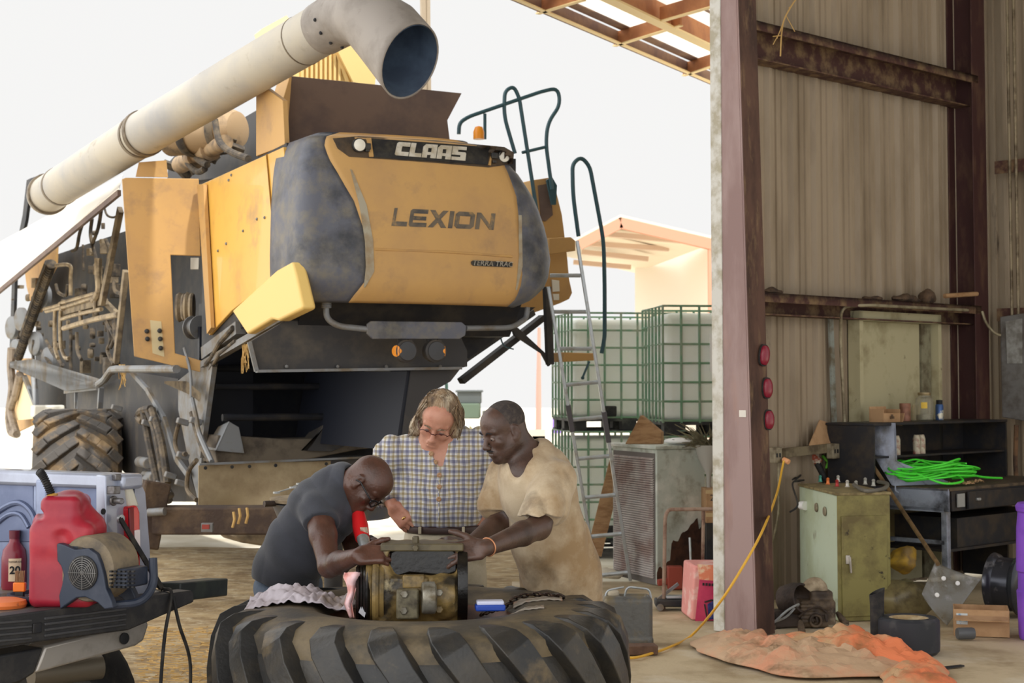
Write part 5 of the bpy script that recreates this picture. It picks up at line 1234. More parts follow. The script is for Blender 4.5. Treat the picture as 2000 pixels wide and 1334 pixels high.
M_bt=mat('stained_beige_cotton',(192,174,146),.92,col2=(150,124,90),scale=3.2,lo=.44,hi=.62,col3=(84,68,50),scale3=4.2,lo3=.54,hi3=.74,bump=.08,bscale=140,sheen=.15)
ts=T.mesh('t_shirt',M_bt,pc,disp=folds(.0068,[(1,0,.1,75,.3),(.8,.6,-.2,55,1.7)]))
P=SDF(.008); P.ell(hc,(.16,.17,.13),k=.04)
for s,dy in ((-1,-.08),(1,.14)): P.chain([V((hc.x,hc.y+dy,hc.z-.06)),V((hc.x+.03,hc.y+dy,.48)),V((hc.x+.06,hc.y+dy+.02,.12))],[.125,.1,.085],k=.03)
P.mesh('trousers',mat('oily_khaki',(140,124,96),.9,col2=(84,72,56),scale=4,lo=.42,hi=.62),pc,disp=folds(.005,[(1,0,.4,40,.3),(.3,0,1,50,1.7)]))
for s,dy in ((-1,-.06),(1,.14)):
    m=MB(); m.ell(V((hc.x-.03,hc.y+dy+.02,.045)),(.14,.05,.045),16); m.build('shoe',MATS['work_boot'],pc)
# close-cropped hair
H=SDF(.0045); e=lambda c,r,**k: H.ell(FC.p(*c),[q*FC.s for q in r],FC.M,**k)
e((0,-.018,.04),(.0775,.0945,.0855),k=.01); e((0,.12,.005),(.11,.062,.07),k=.02,sub=True); e((0,.04,-.1),(.12,.1,.1),k=.02,sub=True)
H.mesh('cropped_hair',mat('cropped_black_hair',(56,50,48),.9,col2=(78,68,62),scale=40,bump=.4,bscale=400),pc)
m=MB(); m.tube([FC.p(-.026,.088,-.062),FC.p(-.012,.1,-.055),FC.p(0,.102,-.053),FC.p(.012,.1,-.055),FC.p(.026,.088,-.062)],[.002,.0055,.0055,.0055,.002],6)
m.build('moustache',mat('black_stubble',(34,30,30),.9),pc); m=MB(); m.ell(FC.p(0,.081,-.1),(.018,.012,.016),12,M=Matrix(FC.M.tolist())); m.build('goatee',mat('black_stubble',(34,30,30),.9),pc); m=MB()
for s in (-1,1): m.tube([FC.p(s*.014,.097,.018),FC.p(s*.03,.097,.027),FC.p(s*.048,.085,.02)],[.0025,.004,.002],6)
split(m.build('eyebrow',mat('black_stubble',(34,30,30),.9),pc))
eyes(FC,pc)
m=MB(); cb=wrn.lerp(eln,.08); u_,w_,d_=basis(wrn-eln); m.tube([cb+(u_*math.cos(2*math.pi*k/28)+w_*math.sin(2*math.pi*k/28))*.036 for k in range(28)],.003,6,closed=True); m.build('wristband',mat('copper_band',(214,150,110),.35,metal=.5),pc)
# ------------------------------------------------------------------ things outside the doorway on the right
M_alu=mat('dull_aluminium',(178,184,188),.35,metal=.6,col2=(150,146,136),scale=10,lo=.5,hi=.7)
M_cage=mat('green_grey_cage',(112,150,120),.5,col2=(150,160,140),scale=8)
M_tote=mat('milky_tote_plastic',(252,254,248),.5,col2=(244,248,236),scale=2,col3=(210,206,170),scale3=3,lo3=.66,hi3=.75,trans=.25)
M_white=mat('white_plate',(246,246,244),.6)
M_wood=mat('raw_wood',(170,134,96),.85,col2=(140,104,70),scale=8,stretch=(1,1,4))
M_card=mat('brown_cardboard',(182,146,108),.9,col2=(160,124,88),scale=6)
# ladder
YL=13.55
b0=at(1166,1133,YL); b1=at(1231,1133,YL); t0=at(1071,560,YL-.55+.6*0); 
pl0=V((0,-.0,0))
def lad(px,py): # plane leaning: at the foot YL, nearer the machine at the top
    return onplane(px,py,b0,V((0,-.97,.0)).normalized()+V((0,0,-.12)))
ld=thing('ladder',V(((b0.x+b1.x)/2,YL,0)),'aluminium ladder leaning against the right side of the combine harvester','ladder')
def yx(pts,y):
    for (x0,y0),(x1,y1) in zip(pts,pts[1:]):
        if y0<=y<=y1: return x0+(x1-x0)*(y-y0)/(y1-y0)
Lr=[(1071,560),(1088,681),(1112,819),(1151,1049),(1166,1133)]; Rr=[(1127,470),(1157,675),(1187,819),(1216,1010),(1231,1133)]
for nm,L_ in (('left',Lr),('right',Rr)):
    m=MB(); a=lad(*L_[0]); b=lad(*L_[-1]); m.bar(a,b,.026,.07,up=(0,-1,0)); rl_=m.build('rail',M_alu,ld,bevel=.004)
    m=MB(); m.bar(a+(b-a)*(.40 if nm=='left' else .50),a+(b-a)*(.49 if nm=='left' else .59),.04,.08,up=(0,-1,0)); m.build('rail_sleeve',mat('dark_sleeve',(84,80,84),.6),rl_,bevel=.004)
for y in (538,609,681,752,820,896,972,1048,1124):
    xa=yx(Lr,y) or 1071; xb=yx(Rr,y); y2=y-6 if y>700 else y
    m=MB(); m.cyl(lad(xa+3,y),lad(xb-3,y2),.017,10); m.build('rung',M_alu,ld)
# stacked caged water totes
def tote(x,y,z,yaw,label,plate=False,w=1.15,d=1.0,h=1.155):
    Mx=Matrix.Rotation(yaw,3,'Z'); o=V((x,y,z)); T=lambda a,b,c: o+Mx@V((a,b,c))
    t=thing('water_tote',o,label,'water tank','caged water totes')
    m=MB(); m.box((0,0,0),(w-.06,d-.06,h-.2)); m.v=[tuple(T(a,b,c+.14+(h-.2)/2)) for a,b,c in m.v]; m.build('tank',M_tote,t,bevel=.06,seg=4)
    m=MB(); r=.011
    for a in [-w/2+i*w/7 for i in range(8)]:
        for b in (-d/2,d/2): m.tube([T(a,b,.12),T(a,b,h)],r,6)
    for b in [-d/2+i*d/6 for i in range(1,6)]:
        for a in (-w/2,w/2): m.tube([T(a,b,.12),T(a,b,h)],r,6)
    for zz in [.14+i*(h-.14)/6 for i in range(7)]: m.tube([T(-w/2,-d/2,zz),T(w/2,-d/2,zz),T(w/2,d/2,zz),T(-w/2,d/2,zz)],r,6,closed=True)
    tag(m.build('cage',M_cage,t,weld=False),None)
    m=MB()
    for a in (-w/2+.08,0,w/2-.08): 
        for b in (-d/2+.08,0,d/2-.08): m.box((a,b,.05),(.14,.14,.1))
    for b in (-d/2+.06,0,d/2-.06): m.box((0,b,.01),(w,.1,.02))
    m.box((0,0,.115),(w,d,.03)); m.v=[tuple(T(*q_)) for q_ in m.v]; m.build('pallet',mat('black_pallet',(48,48,50),.7,col2=(90,90,84),scale=8),t)
    if plate:
        m=MB(); m.box((.12,-d/2-.012,.74),(.55,.012,.34)); m.v=[tuple(T(*q_)) for q_ in m.v]; pl_=m.build('label_plate',M_white,t)
        m=MB(); m.box((.31,-d/2-.02,.87),(.12,.004,.06)); m.box((.02,-d/2-.02,.89),(.26,.004,.03)); m.v=[tuple(T(*q_)) for q_ in m.v]; m.build('plate_marks',mat('grey_print',(150,150,146),.6),pl_)
    else:
        m=MB(); m.box((-.2,-d/2-.02,.2),(.12,.08,.1)); m.v=[tuple(T(*q_)) for q_ in m.v]; m.build('valve',M_blk,t,bevel=.01)
YT=14.5
tote(at(1410,700,YT).x,YT+.55,1.157,.10,'upper front caged water tote with a white plate, stacked near the brown column',True)
tote(at(1410,700,YT).x,YT+.55,0,.10,'lower front caged water tote beneath the one with the white plate')
tote(at(1262,700,YT).x-.12,YT+2.0,1.157,.16,'upper rear caged water tote without a plate, to the left of the plated one')
tote(at(1262,700,YT).x-.12,YT+2.0,0,.16,'lower rear caged water tote on the ground, behind the ladder')
# evaporative cooler box
YK=13.3
c0=at(1283,1120,YK); c0.z=0; zc_=at(1283,878,YK).z
eL=at(1197,1090,YK+.75); eL.z=0; eR=at(1378,1110,YK+.25); eR.z=0
M_cool=mat('flaking_pale_panel',(196,204,194),.6,col2=(150,148,132),scale=7,lo=.5,hi=.68,col3=(230,232,224),scale3=3)
M_rustd=mat('dark_rust_patch',(92,60,44),.9,col2=(62,42,34),scale=8,bump=.2)
ck=thing('evaporative_cooler',(c0+eR+eL)/3,'pale rust-stained evaporative cooler box with a louvred side, standing outside the doorway','cooler')
back=eL+eR-c0; Uz=V((0,0,zc_))
m=MB(); m.prism([c0,eR,back,eL],Uz); m.build('cabinet',M_cool,ck,bevel=.01)
dL=(eL-c0).normalized(); LL=(eL-c0).length; nL=dL.cross(UP); nL=nL if nL.y<0 else -nL
m=MB()
nl=52
for i in range(nl):
    z=.06+i*(zc_-.12)/nl; m.prism([c0+dL*.04+nL*.004+UP*z,eL-dL*.04+nL*.004+UP*z,eL-dL*.04+nL*.016+UP*(z-.008),c0+dL*.04+nL*.016+UP*(z-.008)],UP*.008)
m.build('louvres',mat('dirty_louvre',(190,182,178),.7,col2=(152,130,122),scale=3,col3=(196,190,184),scale3=5),ck)
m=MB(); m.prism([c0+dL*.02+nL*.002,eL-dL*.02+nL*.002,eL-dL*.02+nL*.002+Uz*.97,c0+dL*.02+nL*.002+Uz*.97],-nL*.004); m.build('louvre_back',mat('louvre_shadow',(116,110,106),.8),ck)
dR=(eR-c0).normalized(); nR=dR.cross(UP); nR=nR if nR.y<0 else -nR; LR=(eR-c0).length
m=MB(); n_=30; tp=[c0+dR*(LR*i/n_)+nR*.003+UP*(.10+.38*i/n_*1.0+.06*mnoise.noise(V((i*.35,0,0)))+(.1 if 8<i<26 else 0)) for i in range(n_+1)]
m.prism([c0+nR*.003+UP*.01,*[p for p in [eR+nR*.003+UP*.01]],*tp[::-1]],-nR*.004); m.build('rust_patch',M_rustd,ck,smooth=False)
m=MB(); m.prism([c0-dR*.02-dL*.02+Uz,eR+dR*.02-dL*.02+Uz,back+Uz+dR*.02,eL+Uz-dR*.02],UP*.03); m.build('top_lid',M_cool,ck,bevel=.006)
# things on the cooler
def onk(px,py,z): return onz(px,py,z)
zc2=zc_+.03
p=V((c0+dR*.1+dL*.35)); p.z=zc2; m=MB(); m.prism([p+V((-.18,0,0)),p+V((-.05,0,.24)),p+V((.12,-.02,.1)),p+V((.12,-.02,0))],V((.03,.1,0))); tag(m.build('wood_block',M_wood,None,bevel=.005),'angled wooden block lying on the evaporative cooler','wood')
p=c0+dR*.28+dL*.08; p.z=zc2; m=MB(); m.ell(p+UP*.03,(.13,.1,.03),14); tag(m.build('plastic_tub',M_white,None),'flat white plastic tub on the evaporative cooler','tub')
p=eR-dR*.03+nR*.09; p.z=zc2-.46
fn=thing('funnel',p,'grey funnel with a dry twiggy tuft hanging at the cooler corner','funnel')
m=MB(); m.lathe([(.015,0),(.022,.22),(.09,.36),(.115,.46),(.10,.46),(.08,.36),(.012,.22),(.008,0)],p,UP,22,closed=True); m.build('cone',M_pl if False else mat('grey_plastic_funnel',(176,174,166),.6),fn)
m=MB(); random.seed(8)
for i in range(140):
    a=random.uniform(0,6.28); l=random.uniform(.1,.26); s=p+UP*.42+V((random.uniform(-.06,.06),random.uniform(-.06,.06),0)); e_=s+V((math.cos(a)*l-.06,math.sin(a)*l*.6,random.uniform(.02,.22))); m.tube([s,s.lerp(e_,.5)+V((0,0,.03)),e_],[.006,.004,.002],4)
tag(m.build('dry_tuft',mat('dry_moss',(128,122,96),.95,col2=(96,90,70),scale=9),fn,weld=False),kind='stuff')
# cartons and dark crate behind the column
def carton(px0,px1,py0,py1,Y,label,d=.3,name='cardboard_box',mt=None,cat='box',**kw):
    a=at(px0,py1,Y); b=at(px1,py0,Y); m=MB(); z0=max(a.z,0.0); m.box(((a.x+b.x)/2,Y+d/2,(z0+b.z)/2),(b.x-a.x,d,b.z-z0)); o=m.build(name,mt or M_card,None,bevel=.006); tag(o,label,cat,**kw); return o
bxc=carton(1379,1440,1022,1128,13.2,'dark plastic crate under the two cartons behind the brown column',.4,'dark_crate',M_dk,'crate')
z1_=at(1379,1022,13.2).z
def cart2(z0,z1,x0,x1,label,Y=13.2):
    m=MB(); m.box(((x0+x1)/2,Y+.18,(z0+z1)/2),(x1-x0,.34,z1-z0)); o=m.build('cardboard_box',M_card,None,bevel=.005); tag(o,label,'box'); 
    m=MB(); m.box(((x0+x1)/2,Y+.008,z1-.02),(x1-x0,.004,.03)); m.build('tape',mat('packing_tape',(200,174,130),.4),o)
    return o
xa=at(1379,1000,13.2).x; xb=at(1440,1000,13.2).x
zA=at(1379,1019,13.2).z; zB=at(1379,1003,13.2).z; zC=at(1379,958,13.2).z
z0c=bxc.location.z+max(v.co.z for v in bxc.data.vertices)
cart2(z0c,z0c+.085,xa,xb,'lower flat cardboard carton on the dark crate behind the brown column'); oo=cart2(z0c+.085,z0c+.27,xa,xb,'upper cardboard carton with a printed numeral, stacked behind the brown column')
text('carton_number','2',M_dk2,V((xa+.05,13.2+.006,z0c+.2)),(1,0,0),UP,.07,oo,.002)
# bent tube cart handle
hd_=thing('hand_cart',at(1330,1190,11.9)*1.0,'rusty tubular cart handle standing in front of the evaporative cooler','cart'); hd_.location.z=0
YH=11.9; m=MB(); m.tube(arcfill([V((at(1296,1165,YH).x,YH,0)),at(1299,1010,YH),at(1305,995,YH),at(1418,994,YH)],.07),.014,10); m.build('handle_tube',mat('chalky_rust_tube',(150,126,108),.7,col2=(96,60,46),scale=9),hd_)
m=MB(); m.tube([V((at(1374,1165,YH).x,YH+.1,0)),at(1374,994,YH+.1)],.013,8); m.build('handle_leg',MATS['chalky_rust_tube'],hd_)
m=MB(); m.tube([at(1347,1050,YH+.05),at(1350,1120,YH+.05),V((at(1346,1160,YH).x,YH+.05,0.01))],.008,6); m.build('tie_rod',M_alu,hd_)
# jerry can
M_can=mat('grimy_steel_can',(98,98,96),.5,metal=.3,col2=(128,112,78),scale=5,lo=.42,hi=.62,col3=(64,56,44),scale3=7,lo3=.55,hi3=.7,bump=.15)
g0=onz(1226,1262); YJ=g0.y+.08; xl,xr=at(1178,1200,YJ-.08).x,at(1275,1200,YJ-.08).x; zj=at(1200,1165,YJ-.08).z
jc=thing('jerry_can',V(((xl+xr)/2,YJ,0)),'grimy grey square jerry can with a wire handle on the concrete floor','jerry can')
S=SDF(.006); w2=(xr-xl)/2; S.box(V(((xl+xr)/2,YJ,zj/2)),(w2,.1,zj/2),rnd=.035,k=.01); S.box(V(((xl+xr)/2,YJ,.03)),(w2+.004,.104,.028),rnd=.02,k=.004); S.box(V(((xl+xr)/2+.04,YJ,zj)),(w2*.55,.06,.03),rnd=.02,k=.01,sub=True)
S.mesh('can_body',M_can,jc)
m=MB(); cx=(xl+xr)/2; m.lathe([(.036,0),(.04,.01),(.04,.03),(.034,.036),(0,.036)],V((cx-.09,YJ,zj-.01)),UP,20); m.build('cap',mat('pale_cap',(186,176,156),.5),jc)
m=MB(); m.tube(arcfill([V((cx-.02,YJ,zj-.03)),V((cx+.0,YJ,zj+.05)),V((cx+.14,YJ,zj+.035)),V((cx+.15,YJ,zj-.02))],.03),.007,8); m.tube(arcfill([V((cx-.14,YJ-.02,zj-.05)),V((cx-.13,YJ-.02,zj+.03)),V((cx-.02,YJ-.02,zj+.05))],.03),.006,8); m.build('wire_handle',M_alu,jc)
# wood brick, extension lead
p=onz(1250,1277); m=MB(); m.box(p+UP*.028,(.2,.12,.055),rot=(0,0,.1)); tag(m.build('brick',mat('dusty_brown_brick',(110,84,68),.9,col2=(84,62,50),scale=8),None,bevel=.006),'dusty brown brick lying before the grimy jerry can','brick')
cpts=[wallpt(1531,900,.06),wallpt(1527,918,.08),at(1517,965,11.6),at(1490,1035,10.35),at(1452,1105,10.0),at(1405,1178,10.0),onz(1352,1240,.01),onz(1312,1262,.01),onz(1270,1277,.012),onz(1232,1285,.012),onz(1190,1278,.012),onz(1160,1274,.012)]
m=MB(); m.tube(catmull(cpts,8),.008,8); tag(m.build('extension_cord',mat('yellow_cord',(228,176,60),.5),None),'yellow extension cord running from the wall socket down over the concrete floor','cord')
# generator carton
YGn=11.35
gx0,gx1=at(1350,1200,YGn).x,at(1436,1200,YGn).x; gz=at(1380,1105,YGn).z
gb_=thing('generator_box',V(((gx0+gx1)/2,YGn+.2,0)),'pink and white printed carton picturing a blue generator, at the column foot','box')
M_pk=mat('magenta_print',(190,48,92),.5,col2=(214,70,104),scale=4)
m=MB(); m.prism([V((gx0,YGn,0)),V((gx1,YGn-.0,0)),V((gx1,YGn,gz)),V((gx0+.02,YGn,gz))],V((-.03,.4,0))); m.build('carton',mat('faded_pink_carton',(226,150,142),.6,col2=(238,206,196),scale=9,lo=.5,hi=.65),gb_,bevel=.015)
m=MB(); m.prism([at(x,y,YGn-.004) for x,y in ((1366,1132),(1432,1137),(1432,1229),(1356,1229))],V((0,.003,0))); fp_=m.build('printed_front',M_pk,gb_)
m=MB(); m.prism([at(x,y,YGn-.004) for x,y in ((1362,1102),(1432,1106),(1432,1137),(1366,1132))],V((0,.003,0))); m.build('salmon_band',mat('salmon_print',(238,140,104),.5,col2=(246,214,180),scale=12,lo=.5,hi=.6),gb_)
m=MB(); m.prism([at(x,y,YGn-.01) for x,y in ((1382,1180),(1392,1174),(1420,1180),(1421,1208),(1384,1210))],V((0,.004,0))); m.build('generator_picture',mat('navy_print',(40,44,110),.5,col2=(96,110,180),scale=14),fp_)
m=MB(); m.tube([at(x,y,YGn-.012) for x,y in ((1376,1176),(1390,1172),(1412,1176),(1424,1188),(1422,1212),(1382,1214),(1376,1180))],.006,6); m.lathe([(0,0),(.024,0),(.024,.004),(0,.004)],at(1408,1143,YGn-.008),(0,-1,0),14)
for i in range(5): m.box(at(1374+i*6,1141+i*.4,YGn-.008),(.013,.003,.018))
m.build('print_details',M_black,fp_)
m=MB(); m.lathe([(0,0),(.013,0),(.013,.003),(0,.003)],at(1408,1143,YGn-.014),(0,-1,0),14); m.build('dial_print',M_white,fp_)
# floor clutter near the generator box
p=onz(1318,1150); m=MB(); m.box(p+UP*.09,(.12,.12,.18)); m.bar(p+V((-.14,-.02,.05)),p+V((.02,0,.07)),.05,.05); tag(m.build('red_vice',mat('rusty_red_iron',(150,66,50),.7),None,bevel=.01),'small rusty red iron vice on the floor before the cooler','vice')
p=onz(1320,1190); fj=thing('floor_jack',p,'flat black trolley jack on the floor left of the pink generator carton','jack')
m=MB(); m.box(p+UP*.05,(.3,.16,.05)); m.build('base',M_dk,fj,bevel=.01)
m=MB(); m.bar(p+V((-.13,0,.07)),p+V((.02,.02,.18)),.02,.02); m.build('arm',M_grey,fj)
m=MB(); m.box(p+V((.03,0,.09)),(.2,.08,.02)); m.build('tray',M_alu,fj,bevel=.004)
m=MB(); m.cyl(p+V((-.12,-.09,.025)),p+V((-.12,.09,.025)),.025); m.cyl(p+V((.12,-.09,.025)),p+V((.12,.09,.025)),.025); m.build('axle',M_grey,fj)
# pale stones by the ladder foot
random.seed(4)
for i,(px,py,s_) in enumerate(((1186,1128,.07),(1200,1130,.06),(1178,1120,.05),(1215,1122,.05))):
    p=onz(px,py); m=MB(); m.ell(p+UP*s_*.5,(s_*1.3,s_,s_*.6),10); o=m.build('stone',mat('pale_stone',(214,204,184),.9,bump=.3),None,disp=lambda c,n:c+n*.01*mnoise.noise(c*20)); tag(o,'pale rounded stone near the ladder foot','stone','stones at the ladder foot')
# leaning plank between ladder and cooler
m=MB(); m.bar(at(1160,1060,14.0)-V((0,0,.1)),at(1205,900,14.3),.13,.03,up=(0,-1,0)); tag(m.build('plank',M_wood,None),'wooden plank leaning behind the ladder beside the cooler','plank')
# small camp light hanging box on ladder right
p=at(1184,865,15.0); 
# ------------------------------------------------------------------ far background
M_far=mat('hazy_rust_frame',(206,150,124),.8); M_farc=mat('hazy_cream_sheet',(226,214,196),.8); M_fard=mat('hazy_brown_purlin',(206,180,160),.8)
YF=32
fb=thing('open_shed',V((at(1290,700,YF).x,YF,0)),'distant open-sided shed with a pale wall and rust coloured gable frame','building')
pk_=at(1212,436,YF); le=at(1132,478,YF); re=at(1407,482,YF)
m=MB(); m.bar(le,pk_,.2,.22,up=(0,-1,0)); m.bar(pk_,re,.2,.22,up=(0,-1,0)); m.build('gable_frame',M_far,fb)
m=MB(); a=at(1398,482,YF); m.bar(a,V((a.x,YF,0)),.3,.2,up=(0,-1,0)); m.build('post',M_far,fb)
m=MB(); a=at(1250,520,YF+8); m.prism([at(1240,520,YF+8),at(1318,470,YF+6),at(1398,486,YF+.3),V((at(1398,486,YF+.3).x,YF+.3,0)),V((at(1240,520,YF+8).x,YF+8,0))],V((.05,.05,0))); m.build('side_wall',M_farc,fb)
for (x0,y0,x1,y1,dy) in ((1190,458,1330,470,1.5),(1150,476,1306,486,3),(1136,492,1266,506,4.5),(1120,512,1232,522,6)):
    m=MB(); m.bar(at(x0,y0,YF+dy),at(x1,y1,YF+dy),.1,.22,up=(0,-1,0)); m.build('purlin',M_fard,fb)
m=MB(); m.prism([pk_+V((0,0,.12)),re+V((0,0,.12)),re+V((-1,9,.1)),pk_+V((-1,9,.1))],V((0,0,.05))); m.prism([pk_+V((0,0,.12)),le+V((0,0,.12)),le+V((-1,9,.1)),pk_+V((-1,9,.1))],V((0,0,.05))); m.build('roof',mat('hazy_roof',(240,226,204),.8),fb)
YP=26
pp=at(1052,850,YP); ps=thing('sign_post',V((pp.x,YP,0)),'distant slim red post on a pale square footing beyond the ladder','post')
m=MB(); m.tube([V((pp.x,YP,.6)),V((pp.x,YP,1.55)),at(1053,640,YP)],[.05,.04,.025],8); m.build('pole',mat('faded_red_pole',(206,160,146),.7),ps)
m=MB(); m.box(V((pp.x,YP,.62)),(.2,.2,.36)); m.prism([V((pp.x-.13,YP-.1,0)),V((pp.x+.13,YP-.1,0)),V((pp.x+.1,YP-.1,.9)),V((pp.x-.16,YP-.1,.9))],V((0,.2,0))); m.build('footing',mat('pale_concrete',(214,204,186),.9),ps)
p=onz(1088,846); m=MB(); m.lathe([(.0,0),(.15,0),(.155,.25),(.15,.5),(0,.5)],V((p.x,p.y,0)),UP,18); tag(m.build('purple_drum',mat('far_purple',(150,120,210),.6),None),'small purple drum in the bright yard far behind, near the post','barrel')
YV=38
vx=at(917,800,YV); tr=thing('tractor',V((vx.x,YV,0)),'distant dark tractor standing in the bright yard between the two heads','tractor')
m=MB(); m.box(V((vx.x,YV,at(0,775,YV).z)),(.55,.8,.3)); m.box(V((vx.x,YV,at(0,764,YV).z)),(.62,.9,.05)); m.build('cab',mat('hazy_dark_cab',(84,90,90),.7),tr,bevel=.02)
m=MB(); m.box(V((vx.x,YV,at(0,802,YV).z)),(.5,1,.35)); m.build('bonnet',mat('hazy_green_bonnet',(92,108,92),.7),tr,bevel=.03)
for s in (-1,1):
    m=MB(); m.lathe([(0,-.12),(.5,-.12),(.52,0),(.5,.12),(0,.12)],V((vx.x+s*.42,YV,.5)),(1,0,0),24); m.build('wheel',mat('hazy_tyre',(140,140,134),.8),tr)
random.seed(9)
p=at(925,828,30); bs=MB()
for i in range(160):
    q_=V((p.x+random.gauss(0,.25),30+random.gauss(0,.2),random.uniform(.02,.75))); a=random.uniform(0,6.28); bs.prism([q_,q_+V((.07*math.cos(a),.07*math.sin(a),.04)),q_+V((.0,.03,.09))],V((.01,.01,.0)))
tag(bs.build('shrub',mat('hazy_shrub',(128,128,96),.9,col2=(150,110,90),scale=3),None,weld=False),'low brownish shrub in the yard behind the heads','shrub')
p=at(862,760,20); m=MB(); m.tube(arcfill([V((at(848,860,20).x,20,0)),at(848,760,20),at(858,738,20),at(872,745,20),V((at(876,860,20).x,20,0))],.1),.02,8); tag(m.build('hoop_rail',mat('dark_green_hoop',(70,100,90),.5),None),'dark green metal hoop standing behind the long-haired person','rail')
# ------------------------------------------------------------------ pickup truck tail, bottom left
TF=V((-.87,.48,0)).normalized(); TL=V((-.48,-.87,0)).normalized()
TO=at(250,925,6.4); TO.z=0
def tk(f,l,z): p=TO+TF*f+TL*l; return V((p.x,p.y,z))
def twall(px,py,l=0.0): return onplane(px,py,TO+TL*l,TL)
def tend(px,py,f=0.0): return onplane(px,py,TO+TF*f,TF)
M_silv=mat('silver_truck_paint',(168,174,190),.3,metal=.35,col2=(150,154,170),scale=3,coat=.4)
M_bed=mat('blue_grey_bed',(140,150,176),.35,metal=.3,col2=(110,120,148),scale=3,coat=.2)
M_chrome=mat('scuffed_chrome',(186,180,172),.3,metal=.45,col2=(150,142,132),scale=5)
M_cap=mat('black_tailgate_cap',(40,40,42),.55,col2=(58,56,54),scale=14,bump=.08,bscale=200)
M_tgl=mat('dusty_tailgate_sheet',(120,116,108),.45,metal=.3,col2=(146,128,100),scale=5)
M_red=mat('red_lamp_plastic',(196,22,30),.15,coat=.5)
tk_=thing('pickup_truck',tk(.8,.8,0),'silver pickup truck seen at its open tailgate, at the left edge of the shop','pickup truck')
zr=twall(250,925).z; zb=.80
# bed side: inner wall, rail, outer skin
m=MB(); m.prism([tk(0.06,0.03,zb),tk(2.4,0.03,zb),tk(2.4,0.03,zr-.03),tk(0.06,0.03,zr-.03)],-TL*.03); bw=m.build('bed_wall',M_bed,tk_)
m=MB()
for (a,b) in (((0,62),(937,1140)),((96,118),(937,1130)),((200,215),(936,1130))):
    pass
for x0,x1,y0,y1 in ((104,196,942,1024),(-40,66,937,1060)):
    P0=[twall(x,y,.032) for x,y in ((x0,y0+6),(x0+6,y0),(x1-6,y0),(x1,y0+6),(x1,y1-6),(x1-6,y1),(x0+6,y1),(x0,y1-6))]; c_=sum(P0,V((0,0,0)))/8
    m.loft([P0,[c_+(p-c_)*.9-TL*.018 for p in P0]])
m.build('pressed_panel',mat('bed_pressing',(118,128,156),.35,metal=.3,col2=(96,106,134),scale=3),bw,bevel=.006)
m=MB(); m.bar(twall(84,935,.05),twall(84,1140,.05),.06,.03,up=TL); m.bar(twall(202,935,.05),twall(202,1150,.05),.05,.03,up=TL); split(m.build('bed_rib',M_bed,bw,bevel=.012))
m=MB(); m.tube(catmull([twall(-20,1010,.035),twall(20,985,.035),twall(45,985,.035),twall(66,1010,.035),twall(72,1060,.035)],5),.012,8); m.tube(catmull([twall(-20,1035,.035),twall(15,1006,.035),twall(40,1006,.035),twall(56,1030,.035)],5),.01,8); m.build('wheel_arch_seam',MATS['bed_pressing'],bw)
m=MB(); m.prism([tk(-.03,.06,zr-.06),tk(2.6,.06,zr-.06),tk(2.6,.06,zr),tk(-.03,.06,zr)],-TL*.12); m.build('bed_rail',M_silv,tk_,bevel=.015)
m=MB(); 
rings=[]
for f,zlo,o in ((-.0,.72,0),(.3,.72,0),(2.6,.72,0)):
    rings.append([tk(f,-.06,zr-.02),tk(f,-.10,zr-.08),tk(f,-.13,zr-.3),tk(f,-.14,.8),tk(f,-.1,zlo),tk(f,-.04,zlo),tk(f,-.04,zr-.05)])
m.loft(rings); m.build('outer_side',M_silv,tk_,ang=60)
# rear pillar face (faces the tailgate) with latches, lamp
pil=[(206,930),(236,925),(246,940),(252,985),(252,1120),(238,1150),(207,1140)]
m=MB(); m.prism([tend(*p_,-.0) for p_ in ((206,928),(238,924),(258,948),(266,985),(268,1128),(262,1150),(206,1140))],TF*.05); pi_=m.build('bed_pillar',M_silv,tk_,bevel=.006)
m=MB(); m.prism([tend(*p_,-.01) for p_ in ((239,924),(248,930),(262,955),(272,985),(272,992),(252,992),(246,950))],TF*.08); m.build('corner_cap',mat('milky_corner',(214,212,196),.35,metal=.2),pi_,bevel=.012)
lamp=[(252,990),(270,986),(275,1000),(276,1110),(270,1122),(256,1114)]
m=MB(); m.prism([tend(*p_,-.03) for p_ in lamp],TF*.08); tl_=m.build('tail_lamp',M_red,tk_,bevel=.012,seg=3)
m=MB(); m.prism([tend(*p_,-.036) for p_ in ((264,1036),(274,1034),(275,1074),(264,1078))],TF*.02); m.build('reverse_lens',mat('white_lamp_plastic',(226,214,214),.2),tl_,bevel=.003)
m=MB(); m.prism([tend(*p_,-.034) for p_ in ((253,992),(262,990),(264,1110),(256,1112))],TF*.01); m.build('dark_lens',mat('dark_red_plastic',(110,12,24),.2),tl_,bevel=.003)
m=MB(); m.box(tend(222,957,-.02),(.035,.04,.03),rot=(0,0,1)); m.cyl(tend(222,978,-.01),tend(238,979,-.07),.012); m.lathe([(.02,0),(.02,.01),(0,.012)],tend(220,978,-.01),-TF,14); m.box(tend(228,932,-.01),(.03,.02,.025),rot=(0,0,1)); m.build('latch_striker',mat('steel_latch',(120,118,120),.4,metal=.6,col2=(90,84,76),scale=30),pi_,bevel=.003)
m=MB(); m.lathe([(.012,0),(.012,.004),(0,.004)],tend(201,999,-.01),-TF,12); m.build('hole',M_blk,pi_)
